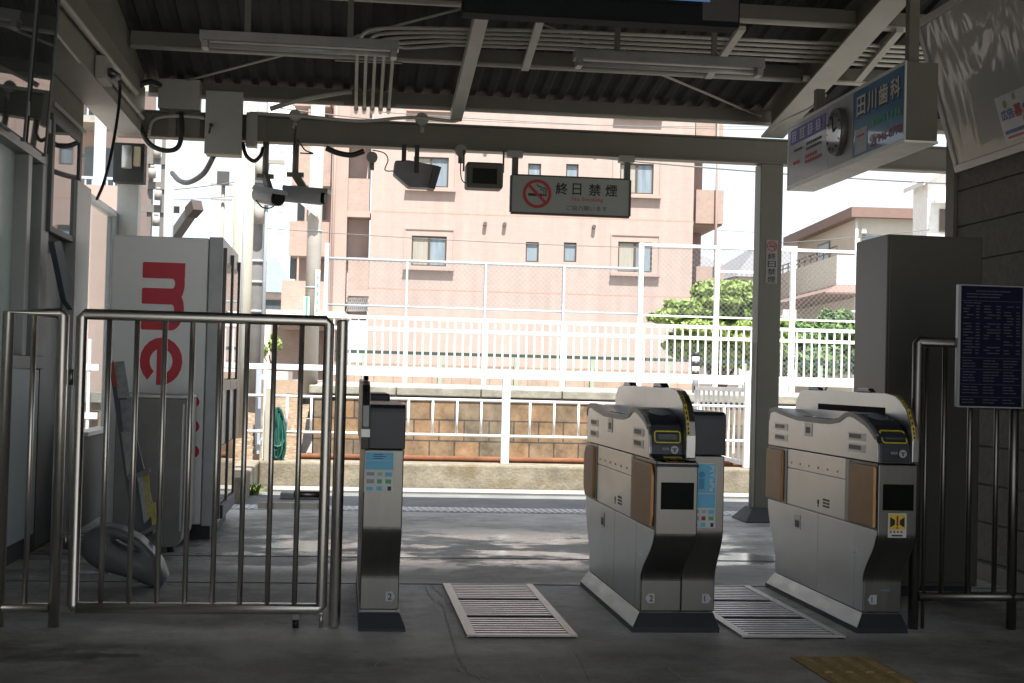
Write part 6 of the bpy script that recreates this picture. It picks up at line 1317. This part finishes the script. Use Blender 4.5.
def half_unit(t, xa, xb, number, sticker="tall", tagx=None):
    yf = 5.425; yl = 5.535
    poly = s_profile(yf, 0.71, yl)+[(6.84, 0.71), (6.84, 0.43), (6.80, 0.29), (6.72, 0.2), (6.707, 0.078)]
    g = M(); g.prism(poly, lambda u, v, q: (q, u, v), xa+0.001, xb); g.build("half_body", steel_dark, t, bevel=0.004)
    pb_ = [(yf+0.004, 0.712)]+[(yf+0.002, 0.855), (yf+0.006, 0.872), (yf+0.022, 0.884), (6.25, 0.884), (6.27, 0.87), (6.27, 0.712)]
    g = M(); g.prism(pb_, lambda u, v, q: (q, u, v), xa+0.004, xb+0.004); g.build("end_hood", navy_m, t, bevel=0.004)
    g = M(); g.box(xa+0.004, xb-0.03, 6.28, 6.8, 0.712, 0.915); g.build("far_reader", navy_m, t, bevel=0.01)
    # leaflet-style sticker
    wd = xb-xa; sx_ = xa+wd*0.02; sw = wd*0.74; z0_, z1_ = (0.425, 0.682) if sticker == "tall" else (0.548, 0.703)
    g = M(); g.box(sx_, sx_+sw, yf-0.0025, yf-0.0004, z0_, z1_); st = g.build("sticker", mat("sticker_pale", (0.55, 0.58, 0.58), 0.4), t)
    H = z1_-z0_
    g = M()
    if sticker == "tall":
        g.box(sx_+0.004, sx_+sw-0.003, yf-0.0032, yf-0.0026, z0_+H*0.54, z1_-0.004); g.box(sx_+0.004, sx_+sw-0.003, yf-0.0032, yf-0.0026, z0_+H*0.31, z0_+H*0.525)
    else:
        g.box(sx_+0.003, sx_+sw-0.003, yf-0.0032, yf-0.0026, z0_+H*0.78, z1_-0.003); g.box(sx_+0.003, sx_+sw-0.003, yf-0.0032, yf-0.0026, z0_+H*0.55, z0_+H*0.77)
    g.build("blue_field", blu_ink, st)
    g = M(); yk = yf-0.0037
    if sticker == "tall": write(g, "PiTaPa", (sx_+sw-0.026, yk, z1_-0.010), -Zv, Xv, H*0.40, 0.017, 0.01)
    else:
        for k in range(3): g.box(sx_+sw*0.3, sx_+sw*(0.62+0.1*(k % 2)), yk, yk+0.0004, z0_+H*(0.82+0.05*k), z0_+H*(0.84+0.05*k))
    g.build("lettering", mat("sticker_lettering", (0.66, 0.70, 0.72), 0.5) if sticker == "tall" else dkblu_ink, st)
    if sticker == "tall":
        g = M(); c_ = Vector((sx_+sw*0.42, yk, z0_+H*0.82)); g.tube([c_, c_+Vector((0, -0.0004, 0))], 0.013, 16); g.box(c_.x-0.011, c_.x+0.011, yk-0.0004, yk, z0_+H*0.60, z0_+H*0.76); g.build("figure_mark", dkblu_ink if False else mat("deep_sky", (0.05, 0.28, 0.52), 0.5), st)
    icons = [((0.08, 0.02), (0.30, 0.07), blu_ink), ((0.42, 0.02), (0.60, 0.08), blu_ink), ((0.80, 0.02), (0.92, 0.08), blk_ink), ((0.08, 0.12), (0.34, 0.18), mat("icon_grey", (0.28, 0.29, 0.31), 0.5)), ((0.44, 0.12), (0.60, 0.18), grn_ink if sticker != "tall" else red_ink), ((0.72, 0.12), (0.92, 0.18), grn_ink), ((0.08, 0.23), (0.34, 0.28), MATS.get("icon_grey") or blk_ink), ((0.44, 0.23), (0.62, 0.28), mat("icon_lime", (0.35, 0.45, 0.30), 0.5)), ((0.70, 0.22), (0.94, 0.28), blu_ink)]
    kz = 1.0 if sticker == "tall" else 1.75
    for (a0, b0), (a1, b1), m_ in icons: g = M(); g.box(sx_+sw*a0, sx_+sw*a1, yk, yk+0.0008, z0_+H*b0*kz, z0_+H*b1*kz); g.build("icon", m_, st)
    if number:
        nx = (xb-0.052) if tagx is None else tagx; ny = yl-0.0005
        pg = [(nx, 0.111), (nx+0.026, 0.111), (nx+0.038, 0.130), (nx+0.026, 0.149), (nx, 0.149)]
        g = M(); g.prism(pg, lambda u, v, q: (u, q, v), ny-0.0018, ny-0.0003); nto = g.build("number_tag", MATS["tag_pale"] if "tag_pale" in MATS else mat("tag_pale", (0.50, 0.52, 0.53), 0.5), t)
        g = M(); write(g, number[0], (nx+0.009, ny-0.0024, 0.118), Xv, Zv, None, 0.024, 0.02); g.build("lettering", blk_ink, nto)
gate_body(2.127, 0.166, ('1', 'l'), "silver ticket gate with tan flaps, tagged 1, beside the right railing", arrow=True)
gate_body(1.201, 0.168, ('2', 'l'), "wide double ticket gate with two front faces, tagged 2 and 1, between the floor grates", half=True, chamfer=True, GF=5.30)
t = thing("ticket_gate", "narrow single ticket gate end tagged 2, beside the swing gate's post", "ticket gate", (0.16, GF, 0), group="automatic ticket gates")
x0, x1 = 0.083, 0.236
g = M(); g.hexa([(x0-0.002, 5.497, 0.012), (x1+0.028, 5.497, 0.012), (x1+0.028, 6.72, 0.012), (x0-0.002, 6.72, 0.012)], [(x0-0.002, 5.53, 0.068), (x1+0.004, 5.53, 0.068), (x1+0.004, 6.70, 0.068), (x0-0.002, 6.70, 0.068)]); g.box(x0-0.002, x1+0.028, 5.495, 6.72, 0, 0.0118); g.build("toe_board", navy_m, t)
g = M(); g.box(x0+0.004, x1-0.004, 5.536, 6.7, 0.0685, 0.0775); g.build("base_gap", steel, t)
half_unit(t, x0, x1, ('2', 'r'), "short")
pwg = [(5.38, 0.45), (5.378, 0.80), (5.40, 0.88), (5.44, 0.93), (5.50, 0.958), (5.58, 0.972), (6.75, 0.975), (6.83, 0.93), (6.85, 0.86), (6.85, 0.45)]
g = M(); g.prism([(5.40, 0.711)]+pwg[1:-1]+[(6.85, 0.711)], lambda u, v, q: (q, u, v), x0-0.012, x0+0.0185); wg = g.build("side_wing", steel_dark, t, bevel=0.004)
g = M(); g.prism([(5.60, 0.974), (5.78, 0.974), (5.76, 0.994), (5.62, 0.994)], lambda u, v, q: (q, u, v), x0-0.006, x0+0.013); g.build("sensor", sens, wg, bevel=0.004)
g = M(); g.box(x0-0.014, x0+0.020, 5.372, 5.377, 0.875, 0.882) if False else g.box(x0-0.013, x0+0.0195, 5.373, 5.3775, 0.76, 0.79); g.build("edge_band", lightal, wg)

# ================================================================== FLOOR GRATES AND TACTILE TILES
def grate(xa, xb, label):
    t = thing("floor_grate", label, "floor grate", ((xa+xb)/2, 6.0, 0), group="floor grates in the passages")
    ya, yb = 5.372, 6.70
    g = M(); g.box(xa, xb, ya, yb, 0.001, 0.0045); g.build("pit", mat("pit_dark", (0.012, 0.011, 0.012), 0.9), t)
    fm = mat("grate_edge", (0.56, 0.53, 0.49), 0.42, 0.4, 0.1, 8)
    g = M(); g.box(xa-0.004, xa+0.032, ya, yb, 0.001, 0.012); g.box(xb-0.028, xb+0.004, ya, yb, 0.001, 0.012); g.box(xa+0.032, xb-0.028, ya, ya+0.012, 0.001, 0.0115); g.box(xa+0.032, xb-0.028, yb-0.012, yb, 0.001, 0.0115); g.build("frame", fm, t)
    g = M(); n = 26; st_ = (yb-ya-0.03)/n
    for k in range(n):
        y_ = ya+0.016+st_*k
        if k in (8, 17): continue
        g.box(xa+0.0325, xb-0.0285, y_, y_+0.019, 0.005, 0.0105)
    g.build("slats", mat("grate_bar", (0.50, 0.475, 0.48), 0.34, 0.7, 0.2, 10), t)
grate(0.4975, 0.920, "slatted steel floor grate between the single gate and the double gate"); grate(1.58, 1.995, "slatted steel floor grate between the double gate and the right gate")
tt = thing("tactile_tile", "worn yellow tactile paving tile with raised bars in the floor at bottom right", "tactile tile", (1.8, 4.85, 0), group="tactile paving tiles")
tact = mat("tactile_yellow", (0.36, 0.24, 0.075), 0.8, 0, 0.3, 14, second=(0.20, 0.15, 0.08), smask=(0.5, 0.7), sscale=9)
def tile(t, y1):
    g = M(); g.box(1.652, 1.952, y1-0.296, y1, 0.001, 0.005); g.build("base", tact, t)
    g = M()
    for k in range(4): xx = 1.66+0.075*k+0.018; g.hexa([(xx, y1-0.285, 0.005), (xx+0.034, y1-0.285, 0.005), (xx+0.034, y1-0.012, 0.005), (xx, y1-0.012, 0.005)], [(xx+0.006, y1-0.279, 0.011), (xx+0.028, y1-0.279, 0.011), (xx+0.028, y1-0.018, 0.011), (xx+0.006, y1-0.018, 0.011)])
    g.build("bars", mat("tactile_bar", (0.42, 0.30, 0.11), 0.75, 0, 0.3, 14), t)
tile(tt, 4.995)
tt2 = copy_tree(tt); tt2.location.y -= 0.3; tt2["label"] = "second yellow tactile tile, nearer the bottom edge of the photo"

# ================================================================== LEFT CLUTTER
vm = thing("vending_machine", "silver-white vending machine with large red letters on its side", "vending machine", (-1.05, 8.4, 0))
y0, y1 = 8.43, 9.62; xa, xb = -1.375, -0.735
xd = PY(204.5, 400, y0).x
zt2 = PY(160, 236.5, y0).z
g = M(); g.box(xa, xd-0.003, y0, y1, 0.09, zt2); g.build("body", silver_p, vm, bevel=0.006)
g = M(); g.box(xa+0.02, xb-0.03, y0+0.03, y1-0.03, 0.0, 0.09); g.build("plinth", black_m, vm)
g = M(); g.box(xd, xb, y0-0.004, y1+0.004, 0.08, zt2+0.008); dr = g.build("door", mat("grey_door_edge", (0.45, 0.47, 0.48), 0.4, 0.2), vm, bevel=0.006)
g = M()
for ya, yb_ in ((8.50, 9.0), (9.05, 9.56)):
    for za, zb_ in ((0.95, zt2-0.12), (0.2, 0.55)): g = M(); g.box(xb, xb+0.012, ya, yb_, za, zb_); g.build("display_window", glass_dk, dr, bevel=0.002)
g = M()
for ya, yb_ in ((8.47, 8.50), (9.0, 9.05), (9.56, 9.59)): g.box(xb, xb+0.02, ya, yb_, 0.12, zt2-0.05)
g.box(xb, xb+0.019, 8.50, 9.56, 0.88, 0.945); g.box(xb, xb+0.019, 8.50, 9.56, 1.33, 1.36); g.build("front_frame", mat("dark_brown_frame", (0.10, 0.075, 0.07), 0.4, 0.2), dr)
g = M(); g.box(xb, xb+0.03, 8.6, 9.5, 0.11, 0.19); g.build("delivery_tray", mat("navy_tray", (0.02, 0.035, 0.09), 0.4), dr)
# vertical wordmark: letters turned a quarter clockwise
lm = M(); yk = y0-0.0015
xl_, xr_ = PY(141.5, 310, y0).x, PY(184, 310, y0).x
def vz(py): return PY(160, py, y0).z
# letter m (its feet point left), letter e, start of the next letter
LK = [0]
def poly_letter(mb, pts): LK[0] += 1; o_ = 0.0002*(LK[0] % 40); mb.prism(pts, lambda u, v, q: (u, q, v), yk-0.003-o_, yk)
wU = xr_-xl_; z1m, z0m = vz(262.5), vz(330)
hm = z1m-z0m; bw_ = hm*0.235
def bar_(u0, u1, v0, v1, rnd=0.0): poly_letter(lm, [(xl_+wU*u0+rnd, z0m+hm*v0), (xl_+wU*u1, z0m+hm*v0), (xl_+wU*u1, z0m+hm*v1), (xl_+wU*u0+rnd, z0m+hm*v1), (xl_+wU*u0, z0m+hm*v1-rnd), (xl_+wU*u0, z0m+hm*v0+rnd)])
bar_(0.0, 1.0, 0.765, 1.0, 0.006); bar_(0.0, 0.72, 0.382, 0.618, 0.006); bar_(0.0, 0.72, 0.0, 0.235, 0.006)
def arch(c, ro, ri, a0, a1, sx=1.0):
    o_ = [(c[0]+sx*ro*math.cos(rad(a)), c[1]+ro*math.sin(rad(a))) for a in [a0+(a1-a0)*i/18 for i in range(19)]]; n_ = [(c[0]+sx*ri*math.cos(rad(a)), c[1]+ri*math.sin(rad(a))) for a in [a0+(a1-a0)*i/18 for i in range(19)]]
    for i in range(18): poly_letter(lm, [o_[i], o_[i+1], n_[i+1], n_[i]])
for cz_ in (0.6915, 0.309):
    arch((xl_+wU*0.70, z0m+hm*cz_), hm*0.309, hm*0.074, -90, 90, (0.30*wU)/(hm*0.309))
z1e, z0e = vz(337.5), vz(385)
ce = (xl_+wU*0.5, (z1e+z0e)/2); re = (z1e-z0e)/2; sxe = wU*0.5/re
arch(ce, re, re*0.54, -92, 232, sxe); poly_letter(lm, [(ce[0]-wU*0.10, ce[1]-re*0.99), (ce[0]+wU*0.10, ce[1]-re*0.99), (ce[0]+wU*0.10, ce[1]+re*0.7), (ce[0]-wU*0.10, ce[1]+re*0.7)])
poly_letter(lm, [(xl_, vz(395.5)), (xr_*0.3+xl_*0.7+0.15, vz(395.5)), (xr_*0.3+xl_*0.7+0.15, vz(393)), (xl_, vz(393))])
lm.build("lettering", red_m, vm)
g = M()
for py in (402, 426.5, 451.5): c = PY(193, py, y0); g.tube([(c.x, yk, c.z), (c.x, yk-0.002, c.z)], 0.037, 24)
g.build("red_dots", red_m, vm)
# grey bin cabinet in front
bc = thing("grey_bin_cabinet", "grey-brown metal bin cabinet in front of the vending machine", "cabinet", (-1.1, 7.8, 0))
xa, xb, y0 = PY(114, 470, 7.81).x, PY(185, 470, 7.81).x, 7.81; z1 = PY(150, 398, y0).z
g = M(); poly = [(xa, 0.03), (xb-0.07, 0.03), (xb-0.03, 0.04), (xb-0.008, 0.08), (xb, 0.16), (xb, z1), (xa, z1)]; g.prism(poly, lambda u, v, q: (u, q, v), y0, y0+0.5); g.build("body", mat("bin_grey", (0.27, 0.265, 0.25), 0.5, 0.1), bc, bevel=0.006)
g = M(); g.box(xa-0.004, xb+0.004, y0-0.006, y0+0.51, z1+0.0005, z1+0.02); g.build("lid", lightal, bc, bevel=0.003)
g = M(); g.box(xb-0.022, xb-0.012, y0-0.008, y0-0.0005, 0.12, z1-0.03); g.build("edge_strip", lightal, bc)
for xx in (xa+0.05, xb-0.07): g = M(); g.tube([(xx, y0+0.06, 0), (xx, y0+0.06, 0.029)], 0.02, 10); g.build("foot", black_m, bc)
# pamphlet rack leaning in front of it
pr_ = thing("pamphlet_rack", "tall dark pamphlet rack with leaflets, leaning back by the bin cabinet", "pamphlet rack", (-1.1, 7.1, 0))
Yr = 7.05
top_ = PY(119, 375, Yr+0.25); bot = PY(158, 520, Yr)
def rkp(px, py, o=0.0): t_ = (py-375)/(545-375.0); return PY(px, py, Yr+0.25-0.25*t_-o)
def plate(mb, pts, th=0.015, o=0.0): q = [rkp(px, py, o) for px, py in pts]; n_ = len(q); mb.add(q+[v_+Vector((0, th, 0)) for v_ in q], [list(range(n_)), list(range(n_, 2*n_))[::-1]]+[[i, (i+1) % n_, n_+(i+1) % n_, n_+i] for i in range(n_)])
g = M(); plate(g, [(110, 372), (121, 372), (160, 536), (148, 548), (134, 540)]); g.build("backboard", mat("rack_slate", (0.085, 0.095, 0.11), 0.5), pr_)
lf = [((113, 362), (124, 361), (130, 398), (118, 398), (0.30, 0.31, 0.32)), ((120, 400), (131, 399), (136, 440), (127, 470), (0.24, 0.25, 0.27)), ((121, 432), (131, 432), (132, 472), (127, 476), (0.32, 0.33, 0.33)), ((142, 472), (148, 468), (152, 515), (148, 520), (0.42, 0.40, 0.12)), ((137, 476), (142, 474), (148, 520), (144, 524), (0.36, 0.38, 0.36)), ((110, 366), (113, 360), (117, 385), (114, 388), (0.40, 0.06, 0.05)), ((150, 505), (155, 502), (158, 530), (153, 534), (0.45, 0.40, 0.10))]
for k, L_ in enumerate(lf): g = M(); plate(g, L_[:4], 0.006, 0.03+0.004*k); tag(g.build("leaflet", mat("leaflet_%d" % k, L_[4], 0.5, 0, 0.3, 30)), ["pale leaflet at the top of the leaning rack", "grey leaflet in the middle of the leaning rack", "white leaflet below the top one in the leaning rack", "yellow leaflet in the lower pocket of the leaning rack", "whitish leaflet beside the yellow one in the leaning rack", "small red-edged leaflet at the rack's top corner", "lowest yellow leaflet in the leaning rack"][k], "leaflet", "leaflets in the pamphlet rack")
for (pa, pb) in (((128, 478), (150, 470)), ((140, 534), (160, 524))):
    p_, q_ = rkp(*pa, 0.05), rkp(*pb, 0.05); g = M(); g.bar(p_, q_, 0.05, 0.02); g.build("pocket_ledge", mat("rack_slate_light", (0.16, 0.17, 0.18), 0.5), pr_)
# grey plastic sign base lying on the floor
pbse = thing("plastic_sign_base", "grey moulded plastic sign base with a carrying handle lying on the floor", "sign base", (-1.05, 6.6, 0))
Yb = 6.50
out = [(80, 536), (92, 527), (108, 524), (122, 527), (140, 537), (155, 552), (164, 566), (167, 580), (163, 588), (150, 585), (132, 577), (112, 572), (94, 566), (82, 556)]
hole = [(112, 536), (122, 539), (136, 547), (140, 551), (134, 551), (120, 545), (112, 540)]
def bsp(px, py, y): return PY(px, py, y)
me_ = bmesh.new()
def add_loop(pts, y): return [me_.verts.new(bsp(px, py, y)) for px, py in pts]
g = M(); 
q0 = [bsp(px, py, Yb) for px, py in out]
# build shell as a strip between outer outline and the hole on both faces
import itertools
n_ = len(out)
def near_idx(p): return min(range(len(hole)), key=lambda k: (hole[k][0]-p[0])**2+(hole[k][1]-p[1])**2)
ang = lambda p: math.atan2(p[1]-544, p[0]-125)
N_ = 28
def sample(poly, a_):       # radial sample of a star-shaped outline about (125,544)
    best = None
    for i in range(len(poly)):
        x1_, y1_ = poly[i][0]-125, poly[i][1]-544; x2_, y2_ = poly[(i+1) % len(poly)][0]-125, poly[(i+1) % len(poly)][1]-544
        dx, dy = math.cos(a_), math.sin(a_); den = dx*(y2_-y1_)-dy*(x2_-x1_)
        if abs(den) < 1e-9: continue
        r_ = (x1_*(y2_-y1_)-y1_*(x2_-x1_))/den; s_ = (x1_*dy-y1_*dx)/den
        if r_ > 0 and -1e-6 <= s_ <= 1+1e-6: best = r_ if best is None else max(best, r_)
    return (125+math.cos(a_)*(best or 10), 544+math.sin(a_)*(best or 10))
O_ = [sample(out, 2*math.pi*k/N_) for k in range(N_)]; I_ = [sample(hole, 2*math.pi*k/N_) for k in range(N_)]
yf_, yk_ = Yb, Yb+0.16
Mi = [((a_[0]*0.85+b_[0]*0.15), (a_[1]*0.85+b_[1]*0.15)) for a_, b_ in zip(O_, I_)]; Mj = [((a_[0]*0.15+b_[0]*0.85), (a_[1]*0.15+b_[1]*0.85)) for a_, b_ in zip(O_, I_)]
rings = [[bsp(*p_, yf_+0.04) for p_ in O_], [bsp(*p_, yf_) for p_ in Mi], [bsp(*p_, yf_) for p_ in Mj], [bsp(*p_, yf_+0.03) for p_ in I_]]
dv = Vector((0, 0.13, 0)); rings += [[v_+dv for v_ in rings[3]], [v_+Vector((0, 0.17, 0)) for v_ in rings[1]], [v_+dv for v_ in rings[0]]]
vs = [v_ for r_ in rings for v_ in r_]; nr = len(rings); fs = []
for r_ in range(nr):
    for k in range(N_): a0 = r_*N_+k; a1 = r_*N_+(k+1) % N_; b0 = ((r_+1) % nr)*N_+k; b1 = ((r_+1) % nr)*N_+(k+1) % N_; fs.append((a0, a1, b1, b0))
g.add(vs, fs, True); minz = min(v_.z for v_ in vs)
for v_ in g.v: v_.z -= minz
g.build("shell", mat("dull_grey_plastic", (0.13, 0.135, 0.145), 0.5), pbse); me_.free()
g = M(); p_ = PZ(70, 575, 0.03); g.tube([(-1.32, 6.72, 0.04), (-1.05, 6.66, 0.06)], 0.012, 8); g.build("socket_pole", lightal, pbse)

# road debris and floor fittings seen between the bars
g = M(); a_ = PZ(283, 492, 0.01); b_ = PZ(322, 492, 0.01); g.box(a_.x, b_.x, 11.2, 11.35, -0.003, 0.05); tag(g.build("wheel_stop", mat("grey_block", (0.22, 0.22, 0.21), 0.8), bevel=0.01), "low grey kerb block lying on the road behind the swing gate", "kerb block")
